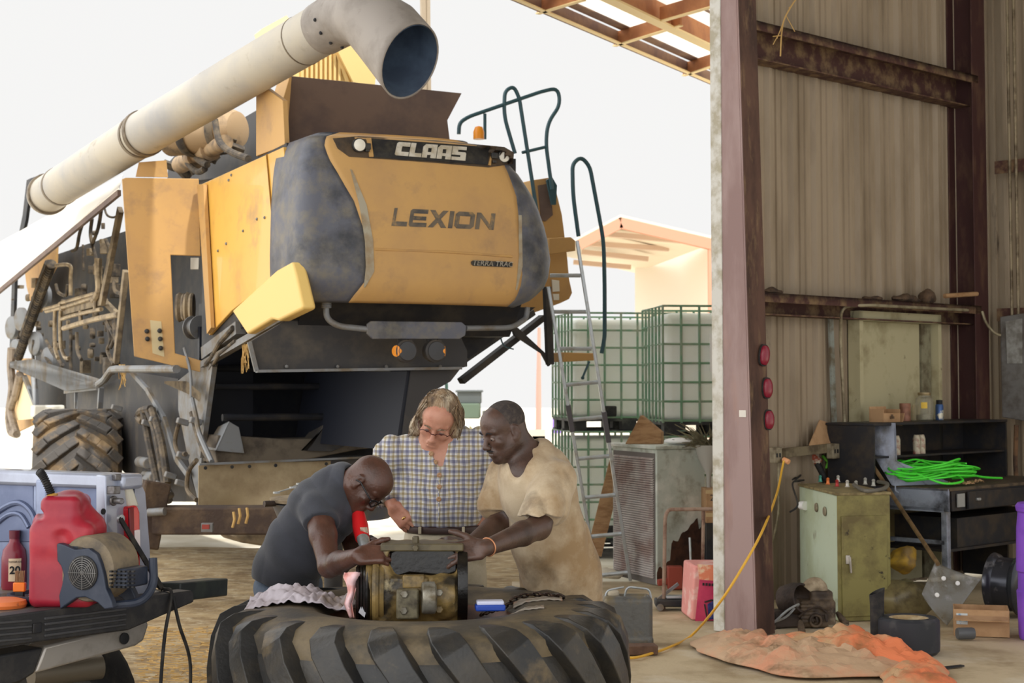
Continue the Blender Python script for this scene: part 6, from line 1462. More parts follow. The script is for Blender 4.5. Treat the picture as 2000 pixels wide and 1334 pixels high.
# tailgate lying open
E0=onz(-60,1214,zb); E1=onz(376,1154,zb); H0=E0+TF*.62; H1=onz(250,1134,zb)
H1=E1+TF*.52+TL*.06
m=MB(); m.prism([E0,E1,H1,H0],V((0,0,-.05))); tg=m.build('tailgate',M_tgl,tk_,bevel=.006)
en=(E1-E0).normalized(); nn=V((en.y,-en.x,0)); 
def edge(px,py,o=0.0): return onplane(px,py,E0+nn*o,nn)
m=MB(); m.prism([edge(*p_,.01) for p_ in ((-60,1212),(374,1153),(379,1158),(379,1176),(252,1231),(-60,1272))],-nn*.08); cap=m.build('tailgate_cap',M_cap,tg,bevel=.006)
m=MB()
for i in range(4): 
    y0=1208+i*12; m.prism([edge(*p_,.016) for p_ in ((-60,y0+11),(63,y0-.5-i*.6+2),(63,y0+4.5-i*.6+2),(-60,y0+16))],-nn*.01); m.prism([edge(*p_,.016) for p_ in ((88,y0-2-i*.9),(247,y0-20-i*2.2),(247,y0-15.5-i*2.2),(88,y0+3-i*.9))],-nn*.01)
m.build('cap_ribs',mat('grey_rib_plastic',(66,66,68),.5),cap,bevel=.002)
m=MB(); m.prism([edge(*p_,.018) for p_ in ((66,1218),(83,1216),(82,1236),(65,1238))],-nn*.01); m.build('cap_button',M_dk,cap,bevel=.003)
m=MB(); m.bar(tend(236,1015,-.05),onz(318,1151,zb+.01),.004,.022); m.bar(tend(234,1012,-.06),onz(312,1150,zb+.01),.004,.012); m.build('tailgate_cable',M_blk,tk_)
m=MB(); m.lathe([(.018,0),(.018,.01),(0,.012)],tend(234,1014,-.03),-TF,12); m.build('cable_eye',M_alu,tk_)
m=MB(); m.prism([tk(.0,.0,zb-.02),tk(2.5,.0,zb-.02),tk(2.5,1.6,zb-.02),tk(.0,1.6,zb-.02)],V((0,0,.02))); m.build('bed_floor',M_tgl,tk_)
# bumper
def bmp(px,py,o=-.06): return edge(px,py,o)
m=MB(); m.prism([bmp(*p_) for p_ in ((88,1262),(289,1212),(291,1222),(282,1251),(266,1262),(68,1316),(80,1285))],-nn*.1); bu=m.build('bumper',M_chrome,tk_,bevel=.02,seg=3)
m=MB(); m.prism([bmp(*p_,-.05) for p_ in ((-60,1290),(86,1264),(68,1316),(40,1334),(-60,1360))],-nn*.12); m.build('bumper_step',M_cap,bu,bevel=.01)
m=MB(); m.lathe([(.022,0),(.022,.006),(.015,.008),(0,.008)],bmp(242,1247,-.055),nn,18); m.build('bumper_plug',M_blk,bu)
m=MB(); m.cyl(bmp(60,1318,-.5),bmp(196,1302,-.42),.05,20); m.tube([bmp(150,1300,-.5),bmp(190,1285,-.5)],.03,10); m.build('exhaust_pipe',mat('dull_exhaust',(130,122,108),.5,metal=.5),tk_)
tw=onz(110,1500,0)
c_=tk(1.0,.25,.38); m=MB(); m.lathe([(.0,-.12),(.26,-.12),(.36,-.12),(.38,-.08),(.38,.08),(.36,.12),(0,.12)],bmp(105,1390,-.75),TL,30); m.build('wheel',M_blk,tk_)
# ---------------- red petrol can
zs_=zb+.001
def gcan():
    Y=6.05; f=lambda x,y,dy=0: at(x,y,Y+dy)
    b=f(118,1143); z0=zs_
    t=thing('petrol_can',V((f(118,1143).x,Y+.1,z0)),'big red plastic petrol can with a black ribbed spout on the truck bed','petrol can')
    S=SDF(.0055); X0=f(56,1100).x; X1=f(183,1100).x; cx=(X0+X1)/2; hw=(X1-X0)/2; zt_=f(0,968).z; zm=f(0,1022).z
    S.box(V((cx,Y+.1,(z0+zm)/2)),(hw,.115,(zm-z0)/2),rnd=.03,k=.02)
    S.box(V((cx-.012,Y+.1,zm)),(hw*.62,.1,(zt_-zm)*.98),rnd=.03,k=.06)
    S.rc(V((cx-hw*.62,Y+.1,zm-.01)),V((cx-.01,Y+.1,zt_-.03)),.055,.035,k=.04); S.rc(V((cx+hw*.6,Y+.1,zm-.02)),V((cx+.02,Y+.1,zt_-.03)),.06,.032,k=.04)
    S.rc(f(88,990,-.02),f(76,1008,-.02),.012,.017,k=.01,sub=True); S.rc(f(88,990,.2),f(76,1008,-.02),.012,.015,k=.01,sub=True)
    S.rc(f(120,1050,-.03),f(150,1105,-.03),.02,.02,k=.03,sub=True)
    S.mesh('can_body',mat('red_polythene',(146,24,46),.35,col2=(176,50,60),scale=3,col3=(140,24,44),scale3=6,lo3=.55,hi3=.75,sss=.05),t)
    m=MB(); P=catmull([f(103,975,.05),f(96,955,.05),f(84,930,.04),f(76,920,.03)],12); m.tube(P,.013,10)
    for i in range(2,len(P)-1,2): m.lathe([(.013,-.004),(.017,0),(.013,.004)],P[i],(P[i+1]-P[i]),12,closed=True)
    m.build('spout',M_blk,t)
    m=MB(); m.lathe([(.024,0),(.024,.025),(.015,.03)],f(104,980,.05),(-.3,0,1),16); m.build('spout_collar',mat('amber_collar',(190,140,60),.4),t)
gcan()
# ---------------- air mover (blower fan)
bc=at(163,1094,5.98); nF=V((-.35,-.937,0)).normalized(); dF=-nF
def bf(px,py,o=0.0): return onplane(px,py,bc+dF*o,nF)
def c8(x,y): return (x/2.939,880+y/2.939)
bw_=thing('blower_fan',V((bc.x+.05,bc.y+.1,zs_)),'dark blue snail-shaped blower fan standing on the open tailgate','fan')
M_navy=mat('dark_blue_plastic',(40,48,64),.45,col2=(62,66,78),scale=8,lo=.5,hi=.7)
M_drum=mat('dusty_drum',(128,114,92),.8,col2=(92,84,74),scale=8,bump=.2)
out=[(325,465),(335,458),(375,470),(430,495),(510,488),(555,520),(575,570),(595,640),(608,720),(640,790),(650,830),(600,838),(560,800),(490,768),(440,772),(400,800),(345,838),(338,760),(355,700),(365,640),(350,590),(328,560)]
o2=[bf(*c8(*p_)) for p_ in out]
zmn=min(p.z for p in o2); shift=V((0,0,zs_-zmn)); 
o2=[p+shift for p in o2]; m=MB(); m.prism(o2,dF*.03); fpz=m.build('side_shell',M_navy,bw_,bevel=.008,seg=3)
m=MB(); m.prism([p+dF*.15+V((0,0,0)) for p in o2],dF*.03); m.build('side_shell',M_navy,bw_,bevel=.008,seg=3)
gc=bf(*c8(480,628))+shift
m=MB(); m.lathe([(.062,-.002),(.062,.004),(.056,.006),(.0,.006)],gc+nF*.001,nF,32); m.build('intake_hole',M_blk,fpz)
m=MB(); u_,w_,_d=basis(nF)
for i in range(1,8): m.tube([gc+nF*.01+(u_*math.cos(2*math.pi*k/32)+w_*math.sin(2*math.pi*k/32))*.0078*i for k in range(32)],.0012,4,closed=True)
for k in range(8):
    a=2*math.pi*k/8; m.tube([gc+nF*.011,gc+nF*.009+(u_*math.cos(a)+w_*math.sin(a))*.06],.0016,4)
m.build('wire_grille',mat('grille_wire',(120,118,116),.4,metal=.4),fpz)
m=MB(); dc=gc+V((0,0,.012)); m.lathe([(.0,.02),(.115,.02),(.12,.03),(.12,.175),(.0,.175)],dc+u_*0,dF,40); m.build('drum',M_drum,bw_)
m=MB(); ob=[bf(*c8(x,y))+shift for x,y in ((326,466),(430,470),(515,488),(430,520),(365,600),(330,560))]; m.prism([p+dF*.02 for p in ob],dF*.15); m.build('outlet',M_navy,bw_,bevel=.006)
m=MB(); q0=gc+V((0,0,-.02))+dF*.09+V((.115,-.03,.0)); m.box(q0,(.09,.14,.07),rot=(0,0,-.36)); mo=m.build('motor_cover',M_navy,bw_,bevel=.008)
m=MB()
for i in range(6): 
    for j in range(5): m.box(q0+V((-.035+i*.016,-.07,.0))+V((0,-.012*0,0))+Matrix.Rotation(-.36,3,'Z')@V((0,-.012,-.028+j*.014)),(.009,.012,.006),rot=(0,0,-.36))
m.build('motor_fins',M_blk,mo)
m=MB(); m.tube(arcfill([gc+V((.10,.02,-.12)),gc+V((.20,.05,-.115)),gc+V((.235,.1,-.06)),gc+V((.225,.12,.04))],.05),.016,10); m.build('kick_stand',M_navy,bw_)
# ---------------- bottles and bits
def rz(px,py,z=zs_): return onz(px,py,z)
p=rz(27,1150); b1_=thing('oil_bottle',p,'dark red oil bottle with a cream label standing left of the petrol can','bottle')
m=MB(); m.lathe([(0,0),(.046,0),(.05,.01),(.05,.12),(.045,.155),(.022,.185),(.019,.2),(.019,.21),(0,.21)],p,UP,28,sx=1.0); m.build('bottle_body',mat('dark_red_plastic_bottle',(122,26,44),.3,coat=.2),b1_)
m=MB(); m.lathe([(.021,.2),(.022,.232),(.0,.234)],p,UP,20); m.build('cap',mat('maroon_cap',(96,24,40),.4),b1_)
m=MB(); a0_=-math.pi/2+.35
m.grid(lambda u,v: p+V((math.cos(a0_-.5+u*1.0)*.0508,math.sin(a0_-.5+u*1.0)*.0508,.035+.09*v)),8,2); lb=m.build('label',mat('cream_label',(214,190,160),.6),b1_)
rd_=V((math.cos(a0_),math.sin(a0_),0)); xd=V((-math.sin(a0_),math.cos(a0_),0))
text('lettering','20',M_dk,p+rd_*.0525+UP*.078,xd,UP,.042,lb,.001,off=.03); text('lettering','MOTOR OIL',M_dk,p+rd_*.0525+UP*.112,xd,UP,.010,lb,.001)
p=rz(40,1128); b2_=thing('spray_bottle',p,'amber bottle with a black trigger top behind the red oil bottle','bottle')
m=MB(); m.lathe([(0,0),(.035,0),(.04,.02),(.04,.14),(.022,.19),(.02,.2),(0,.2)],p,UP,22); m.build('bottle_body',mat('dark_amber',(110,84,60),.25),b2_)
m=MB(); m.box(p+V((-.02,0,.25)),(.1,.025,.014)); m.cyl(p+V((0,0,.19)),p+V((0,0,.25)),.014); m.tube([p+V((-.065,0,.25)),p+V((-.08,0,.23))],.006,6); m.cyl(p+V((-.07,0,.17)),p+V((-.07,0,.22)),.011); m.build('trigger_top',M_blk,b2_,bevel=.004)
p=rz(-8,1140); m=MB(); m.lathe([(0,0),(.09,0),(.1,.05),(.09,.14),(.05,.19),(0,.2)],p+V((-.04,.12,0)),UP,24); tag(m.build('canister',mat('tan_canister',(150,130,100),.5),None),'tan rounded canister cut by the left photo edge','canister')
p=rz(85,1176); bl=thing('parts_tray',p,'black round parts tray on the tailgate edge','tray')
m=MB(); m.lathe([(0,0),(.1,0),(.12,.02),(.122,.034),(.112,.034),(.1,.01),(0,.008)],p,UP,30,sx=1.1); m.build('dish',M_navy,bl)
m=MB(); 
for i in range(14): a=i*.45; m.box(p+V((math.cos(a)*.06,math.sin(a)*.05,.022)),(.02,.012,.012),rot=(a,0,a))
m.build('small_parts',mat('small_steel_bits',(96,92,96),.4,metal=.5),bl,bevel=.002)
p=rz(20,1186); m=MB(); m.lathe([(0,0),(.075,0),(.08,.012),(.075,.026),(.04,.034),(0,.034)],p+V((-.02,0,0)),UP,28); tag(m.build('orange_lid',mat('orange_lid',(226,120,60),.45,col2=(60,50,60),scale=12,lo=.55,hi=.65),None),'flat orange lid on the tailgate at the left','lid')
p=rz(38,1178); ob_=thing('wire_brush',p,'orange handled wire brush standing upright on the tailgate','brush')
m=MB(); m.box(p+UP*.06,(.045,.025,.035)); m.build('handle',mat('orange_plastic',(232,120,30),.35),ob_,bevel=.004)
m=MB(); random.seed(2)
for i in range(26): x=(i%9-4)*.004; y=(i//9-1)*.006; m.tube([p+V((x,y,.075)),p+V((x*1.1+random.uniform(-.003,.003),y,.12))],.0014,4)
tag(m.build('bristles',mat('brass_bristle',(150,120,90),.5),ob_,weld=False),kind='stuff')
m=MB(); m.box(p+UP*.022,(.03,.02,.044)); m.build('base',M_dk,ob_)
# black steel channel lying beyond the tailgate
m=MB(); a=at(352,1143,6.62); b=at(424,1128,7.0); a.z=zb+.012; 
m.bar(at(330,1156,6.66),at(424,1146,7.15),.1,.075,up=(0,0,1)); ch_=m.build('steel_channel',mat('dark_green_black_steel',(48,52,50),.5,col2=(70,76,68),scale=6),None,bevel=.006); tag(ch_,'dark steel channel end sticking out past the right end of the tailgate','channel')
# cord over the tailgate
m=MB()
m.tube(catmull([onz(228,1146,zb+.01),onz(280,1137,zb+.012),onz(318,1150,zb+.012),edge(335,1160,.02),edge(322,1240,.03),edge(314,1334,.03),edge(312,1420,.02),edge(330,1470,.03),edge(362,1420,.03),edge(372,1300,.03),edge(350,1220,.03),edge(338,1164,.02)],6),.007,6)
tag(m.build('power_cord',M_blk,None),'black power cord looping off the end of the tailgate','cord')
# ------------------------------------------------------------------ the shop corner on the right
YAWW=math.atan2(WD.y,WD.x)
def wbx(name,mt,label,cat,u0,u1,n0,n1,z0,z1,parent=None,bevel=.005,**kw):
    m=MB(); wb(m,u0,u1,n0,n1,z0,z1); o=m.build(name,mt,parent,bevel=bevel)
    if label: tag(o,label,cat,**kw)
    return o
def uof(p): return (V(p)-C0).dot(WD)
def nof(p): return (V(p)-C0).dot(WN)
# socket strip and conduit
M_box=mat('dusty_steel_box',(150,140,118),.6,metal=.2,col2=(96,84,64),scale=9)
ss=thing('socket_strip',wallpt(1600,890,-.18),'dusty steel socket strip with outlet boxes on the wall above the green cabinet','socket strip')
a=wallpt(1530,885,-.12); b=wallpt(1680,868,-.12)
m=MB(); m.bar(a,b,.05,.07); m.build('raceway',mat('dusty_raceway',(120,108,84),.8,col2=(84,72,54),scale=9),ss,bevel=.004)
for px,py in ((1514,889),(1627,881),(1657,878)):
    p=wallpt(px,py,-.07); m=MB(); m.box(p,(.09,.06,.115),rot=(0,0,YAWW)); ob=m.build('outlet_box',M_box,ss,bevel=.004)
    m=MB(); 
    for k in (-1,1): m.box(p+WN*.032+WD*.018*k,(.016,.004,.03),rot=(0,0,YAWW))
    m.build('socket_face',M_dk,ob)
p=wallpt(1530,897,-.02); m=MB(); m.cyl(p,p+WN*.05-UP*.02,.02,12); m.build('orange_plug',mat('orange_plug',(236,170,120),.5),ss,bevel=.003)
cd=mat('dull_conduit',(156,146,120),.5,metal=.3,col2=(110,98,76),scale=8)
m=MB(); m.tube(arcfill([wallpt(1652,875,-.14),wallpt(1641,660,-.14),wallpt(1643,598,-.06),wallpt(1700,596,.03),wallpt(1890,606,.03)],.09),.013,10); tag(m.build('conduit_pipe',cd,None),'thin steel conduit bending up beside the cream door panel','pipe')
m=MB(); m.tube(arcfill([wallpt(1520,905,-.1),wallpt(1521,1000,-.1),wallpt(1515,1030,-.12),wallpt(1508,1060,-.16)],.05),.009,8); tag(m.build('thin_cable',cd,None),'thin pale cable dropping from the socket strip beside the green cabinet','cable')
m=MB(); m.bar(wallpt(1622,618,-.22),wallpt(1630,850,-.22),.05,.02,up=WN); tag(m.build('wall_batten',mat('pale_grey_batten',(150,156,148),.6,col2=(110,100,80),scale=8),None),'narrow pale vertical strip on the corrugated wall left of the door panel','strip')
# green cabinet
Yg=10.75
q0=onz(1637,1214); q0.z=0; zt_=onplane(1640,968,q0,(0,-1,0)).z
ea=onplane(1740,1200,q0+V((0,.10,0)),(0,-1,0)); ea.z=0; eb=onz(1560,1162); eb=V((q0.x-.02-.10,q0.y+.72,0))
eb=onz(1563,1174); eb.z=0
M_gc=mat('doorlit_green_enamel',(206,220,196),.5,col2=(190,202,170),scale=3,col3=(112,104,66),scale3=4,lo3=.6,hi3=.72)  # doorway light on the cabinet side put into the paler green
M_gf=mat('grimy_olive_enamel',(138,130,76),.55,col2=(104,92,54),scale=5,lo=.45,hi=.65,col3=(52,44,30),scale3=14,lo3=.62,hi3=.68)
gcb=thing('steel_cabinet',(q0+ea+eb)/3,'pale green grimy steel cabinet with a chrome door handle, below the wall sockets','cabinet')
bk=ea+eb-q0; m=MB(); m.prism([q0,ea,bk,eb],UP*zt_); m.build('cabinet_body',M_gc,gcb,bevel=.008)
du=(ea-q0).normalized(); dn_=du.cross(UP); dn_=dn_ if dn_.y<0 else -dn_; LWc=(ea-q0).length
def cf(s,z,o=0.0): return q0+du*(s*LWc)+UP*z+dn_*o
m=MB(); m.prism([cf(0,.0,.002),cf(1,.0,.002),cf(1,zt_,.002),cf(0,zt_,.002)],-dn_*.004); ff=m.build('front_panel',M_gf,gcb)
m=MB(); m.prism([cf(.07,.03,.014),cf(.93,.03,.014),cf(.93,zt_-.14,.014),cf(.07,zt_-.14,.014)],-dn_*.014); dr=m.build('door',M_gf,gcb,bevel=.004)
m=MB(); m.box(cf(.17,.42,.02),(.03,.012,.06)); m.bar(cf(.19,.44,.035),cf(.21,.33,.035),.014,.012); m.build('handle',M_chrome if 'M_chrome' in globals() else M_alu,dr,bevel=.003)
lf=(eb-q0).normalized(); ln=lf.cross(UP); ln=ln if ln.x<0 else -ln
m=MB()
for s,z in ((.50,zt_-.12),(.72,zt_-.13)): m.lathe([(.03,0),(.034,.006),(.028,.014),(.012,.016),(0,.01)],q0+lf*(eb-q0).length*(1-s)+UP*z+ln*.002,ln,18)
m.build('side_port',M_box,gcb)
m=MB(); m.prism([q0+V((-.01,-.01,zt_)),ea+V((.01,-.01,zt_)),bk+V((.01,0,zt_)),eb+V((-.01,0,zt_))],UP*.018); m.build('cabinet_top',mat('dusty_cabinet_top',(150,136,96),.85,col2=(112,98,68),scale=10,bump=.3),gcb,bevel=.003)
zc3=zt_+.019
def onc(px,py,z=None): return onz(px,py,zc3 if z is None else z)
random.seed(14)
for i,(px,py,c) in enumerate(((1585,934,'g'),(1602,941,'t'),(1617,946,'o'),(1635,950,'r'),(1637,941,'w'),(1655,951,'w'),(1690,946,'g'),(1706,949,'g'),(1672,952,'g'))):
    p=onc(px,py); m=MB(); m.lathe([(.019,0),(.013,.008),(.011,.035),(.014,.04),(.006,.05),(0,.05)],p,UP,14)
    cc={'g':(176,176,168),'t':(90,170,150),'o':(230,130,70),'r':(180,60,60),'w':(214,210,200)}[c]
    nm={'g':'grey','t':'teal','o':'orange','r':'red','w':'white'}[c]
    o=m.build('hose_fitting',mat('fitting_'+c,cc,.35,metal=.3),None)
    pos=['at the left rear corner of the green cabinet top','second along the edge of the green cabinet top','third along the front of the green cabinet top','beside the black cord, mid cabinet top','behind the red fitting on the cabinet top','right of the red fitting on the cabinet top','near the right end of the cabinet top','last at the right end of the cabinet top','between the white fitting and right end of the cabinet top'][i]
    tag(o,'small %s hose fitting %s'%(nm,pos),'fitting','hose fittings on the green cabinet')
p=onc(1655,930); gt_=thing('pressure_gauge',p,'round white dial pressure gauge canister on the back of the green cabinet','gauge')
m=MB(); p1=p+V((0,.12,.02)); m.cyl(p1,p1+UP*.13,.05,24); m.build('gauge_body',M_box,gt_)
pd=at(1653,908,p1.y-.03); dd_=V((-.35,-.9,.28)).normalized(); m=MB(); m.lathe([(0,-.1),(.06,-.1),(.066,0),(.06,.01),(0,.01)],pd,dd_,26); db=m.build('dial_case',M_box,gt_)
m=MB(); m.lathe([(.056,.011),(.056,.014),(0,.014)],pd,dd_,26); m.build('dial_face',M_white,db)
p=onc(1600,938)+V((0,.1,0)); dt=thing('cordless_drill',p,'red and black power tool lying behind the fittings on the green cabinet','tool')
A1=at(1578,884,p.y+.05); A2=at(1596,900,p.y+.03); A3=at(1612,925,p.y)
m=MB(); m.tube([A1,A2,at(1602,905,p.y+.02)],[.035,.04,.03],14); m.build('motor_housing',mat('rusty_red_tool',(170,82,56),.6,col2=(206,196,176),scale=18,lo=.5,hi=.56),dt)
m=MB(); m.tube([at(1596,905,p.y+.02),at(1608,928,p.y),at(1613,938,p.y)],[.028,.024,.02],12); m.build('grip',M_blk,dt)
m=MB(); m.tube([at(1606,890,p.y+.06),at(1617,902,p.y+.04),at(1614,915,p.y+.04)],.012,8); m.build('green_strap',mat('lime_strap',(120,210,60),.5),dt)
m=MB(); c_=onc(1562,945); m.tube(catmull([onc(1548,942)+UP*.02,onc(1566,936)+UP*.04,onc(1552,948)+UP*.03,onc(1570,943)+UP*.02,onc(1548,952)+UP*.03,at(1558,985,q0.y+.25),at(1543,1000,q0.y+.3)],6),.007,6); tag(m.build('coiled_lead',M_blk,None),'short black lead coiled over the left corner of the green cabinet','cord')
m=MB(); p=q0+lf*(eb-q0).length*.82+UP*(zt_-.13)+ln*.03; m.lathe([(.03,-.01),(.034,.05),(0,.055)],p,V((.3,-.6,0)),16); tag(m.build('plastic_cup',M_white,None),'white plastic cup hanging on the side of the green cabinet','cup')
m=MB(); m.tube(catmull([onc(1668,952)+UP*.02,onc(1690,962)+UP*.012,onc(1725,958)+UP*.012,onc(1733,948)+UP*.012,onc(1715,944)+UP*.012],6),.014,8); tag(m.build('rubber_hose',mat('grey_hose',(110,106,96),.7),None),'short grey rubber hose lying on the right of the green cabinet top','hose')
# workbench: dark steel desk with raised shelf
M_bench=mat('worn_blue_steel',(150,156,172),.45,metal=.3,col2=(104,98,90),scale=5,lo=.48,hi=.7,col3=(54,54,60),scale3=3,bump=.05)
M_bd=mat('dark_bench_steel',(38,38,42),.55,metal=.2,col2=(62,54,46),scale=7)
d0=wallpt(1862,960,.95); Yb=d0.y
wbn=thing('workbench',V((at(1850,1100,11.3).x,11.6,0)),'dark steel workbench desk with raised shelf unit, against the corrugated wall','workbench')
# left side panel: traced on a plane roughly along the wall normal
Bp=wallpt(1735,900,.35); Bdir=WD
def bs(px,py,o=.35): return wallpt(px,py,o)
m=MB(); m.prism([bs(1678,824,-.05),bs(1745,826,.3),bs(1748,900,.32),bs(1862,946,.5),bs(1866,992,.5),bs(1750,962,.33),bs(1700,880,.05)],WN*.02); m.build('side_panel',M_bench,wbn,bevel=.004)
zs1=bs(1745,826,.3).z; zt2=bs(1862,946,.5).z
ua=uof(bs(1740,826,.25)); ub=Wlen-.12
m=MB(); wb(m,ua-.28,ub,-.16,.28,zs1-.02,zs1+.0); m.build('top_shelf',M_bd,wbn,bevel=.004)
m=MB(); wb(m,ua-.27,ua-.25,-.15,.27,.0,zs1-.02); wb(m,ua-.25,ub,-.15,-.13,.6,zs1-.02); wb(m,ub-.02,ub,-.15,.27,.0,zs1-.02); wb(m,ua-.25,ub,-.13,.26,zs1-.27,zs1-.255); m.build('shelf_case',M_bd,wbn)
ud=ua-.06
m=MB(); wb(m,ud,ub+.15,.1,.78,zt2-.02,zt2+.005); m.build('desk_top',mat('cluttered_desk_top',(92,78,60),.85,col2=(58,50,42),scale=9,bump=.4),wbn,bevel=.004)
m=MB(); wb(m,ud,ud+.02,.1,.78,zt2-.17,zt2); m.build('desk_side',M_bench,wbn,bevel=.003)
m=MB(); wb(m,ud+.05,ub+.1,.755,.78,zt2-.17,zt2-.02); dk_=m.build('drawer_rail',M_bd,wbn,bevel=.003)
m=MB(); wb(m,ud+.24,ub,.79,.81,zt2-.16,zt2-.03); dw=m.build('drawer',M_bd,wbn,bevel=.003)
m=MB(); m.box(wp(ud+.36,.82,zt2-.09),(.05,.02,.02),rot=(0,0,YAWW)); m.build('drawer_pull',M_alu,dw,bevel=.003)
m=MB(); wb(m,ud+.1,ud+.2,.79,.8,zt2-.14,zt2-.04); m.build('paper_label',mat('dull_paper',(150,150,146),.7),dk_)
for u_,n_ in ((ud+.02,.74),(ud+.02,.14),(ub,.74)):
    m=MB(); wb(m,u_-.02,u_+.03,n_-.025,n_+.025,0,zt2-.17); m.build('leg',M_bench,wbn,bevel=.003)
m=MB()
for z in (.42,.66): wb(m,ud,ud+.03,.14,.74,z,z+.03)
m.build('leg_brace',M_bench,wbn)
m=MB(); wb(m,ud+.05,ub,.1,.74,.36,.38); wb(m,ud+.25,ub-.1,.15,.7,.38,.6); m.build('lower_shelf',M_bd,wbn)
# on the top shelf
def onsh(px,py): return onz(px,py,zs1+.001)
def shp(px,off=.08): 
    p=bs(px,820,off); return V((p.x,p.y,zs1+.001))
p=shp(1728); cb_=thing('cardboard_tray',p,'open brown cardboard box full of small parts on the bench shelf','box')
Mz=Matrix.Rotation(YAWW-.1,3,'Z')
def lb_(m,c,a,b): m.box((0,0,0),b); 
def boxat(m,p,loc,size,rot=Mz): m.box(p+rot@V(loc),size,rot=rot)
m=MB()
for loc,sz in (((0,.07,.06),(.2,.006,.12)),((0,-.07,.035),(.2,.006,.07)),((-.1,0,.05),(.006,.14,.1)),((.1,0,.05),(.006,.14,.1)),((0,0,.004),(.2,.14,.006))): boxat(m,p,loc,sz)
boxat(m,p,(.13,-.02,.06),(.006,.1,.1),Mz@Matrix.Rotation(.3,3,'Y')); m.build('carton',M_card,cb_)
m=MB(); random.seed(6)
for i in range(26): boxat(m,p,(random.uniform(-.085,.085),random.uniform(-.06,.06),random.uniform(.015,.06)),(.03,.02,.02),Matrix.Rotation(random.random()*3,3,'Z'))
m.build('small_parts',mat('rusty_bits',(90,70,50),.7),cb_)
p=shp(1768,.02); tn=thing('tin_can',p,'rusty tin can between the cardboard box and the glass jar on the shelf','can')
m=MB(); m.lathe([(.045,0),(.045,.14),(.043,.142),(.041,.135),(.041,.006),(0,.006)],p,UP,22); m.build('can_body',mat('rusty_tin',(150,104,84),.5,metal=.3,col2=(110,74,56),scale=10),tn)
p=shp(1788,-.02); m=MB(); m.lathe([(0,0),(.03,0),(.032,.1),(.02,.13),(0,.13)],p,UP,18); tag(m.build('small_jar',mat('dusty_glass_small',(190,176,140),.3,alpha=.8),None),'small dusty jar tucked between the tin can and the big glass jar','jar')
p=shp(1806,.06); jr=thing('glass_jar',p,'large clear glass jar with a lid on the bench shelf','jar')
m=MB(); m.lathe([(0,.002),(.062,.0),(.07,.012),(.072,.15),(.066,.18),(.05,.195),(.05,.21),(.046,.21),(.046,.193),(.062,.175),(.067,.15),(.066,.014),(0,.008)],p,UP,28); m.build('glass',mat('jar_glass',(236,232,214),.06,trans=.85,ior=1.3,alpha=.55),jr)
m=MB(); m.lathe([(.052,.205),(.054,.208),(.054,.228),(0,.23)],p,UP,28); m.build('lid',mat('brassy_lid',(150,134,100),.4,metal=.5),jr)
m=MB(); m.lathe([(0,.008),(.058,.01),(.058,.05),(0,.06)],p,UP,20); m.build('contents',mat('grey_washers',(150,146,130),.7,bump=.6,bscale=60),jr)
m=MB(); m.grid(lambda u,v: p+V((math.cos(-2.2+u*.7)*.0725,math.sin(-2.2+u*.7)*.0725,.1+.05*v)),6,1); m.build('yellow_label',mat('yellow_label',(216,180,60),.5),jr)
p=shp(1835,.03); sc_=thing('spray_can',p,'blue spray can with a black cap right of the big glass jar','can')
m=MB(); m.lathe([(.03,0),(.033,.004),(.033,.12),(.028,.13),(0,.13)],p,UP,20); m.build('can_body',mat('blue_can',(60,90,140),.35,metal=.3,col2=(206,200,180),scale=14,lo=.52,hi=.56),sc_)
m=MB(); m.lathe([(.026,.128),(.026,.165),(0,.167)],p,UP,18); m.build('cap',M_blk,sc_)
p=bs(1763,858,.18); p.z=zs1-.255
for i,px in enumerate((1751,1790,1800)):
    q_=V((bs(px,870,.2).x,bs(px,870,.2).y,zs1-.254)); m=MB(); m.lathe([(0,0),(.03,0),(.03,.12),(.02,.15),(0,.15)],q_,UP,16); tag(m.build('plastic_bottle',mat('cream_bottle',(186,176,154),.5,col2=(140,80,70),scale=20),None),('pale bottle at the left end inside the bench shelf','first pale bottle in the middle inside the bench shelf','second pale bottle in the middle inside the bench shelf')[i],'bottle','bottles inside the bench shelf')
# green cord heap on the desk
M_grn=mat('bright_green_cord',(80,226,60),.45); random.seed(31)
gc0=wp(ud+.36,.42,zt2+.006); gcd=thing('green_cord',gc0,'bright green extension cord heaped in loops on the desk','cord')
m=MB(); P=[]
for k in range(150):
    a=k*.55; r=.21+.09*math.sin(k*.9)+random.uniform(-.02,.02); P.append(gc0+WD*(math.cos(a)*r*1.55+.02*math.sin(k))+WN*(math.sin(a)*r*.95)+UP*(.03+.05*abs(math.sin(k*.37))+.0009*k*(1-.5*abs(math.cos(a)))))
m.tube(catmull(P,4),.0075,6); m.build('cord_loops',M_grn,gcd)
m=MB(); m.tube(catmull([gc0-WD*.28-WN*.05+UP*.09,gc0-WD*.36+WN*.08+UP*.1,gc0-WD*.30+WN*.28+UP*.03,gc0-WD*.05+WN*.3+UP*.04,gc0+WD*.05+WN*.15+UP*.09],6),.009,8)
m.tube(catmull([gc0+WD*.1-WN*.1+UP*.08,gc0+WD*.3+UP*.1,gc0+WD*.55+WN*.1+UP*.04,gc0+WD*.8+WN*.15+UP*.02],6),.009,8); split(m.build('cord_end',M_grn,gcd))
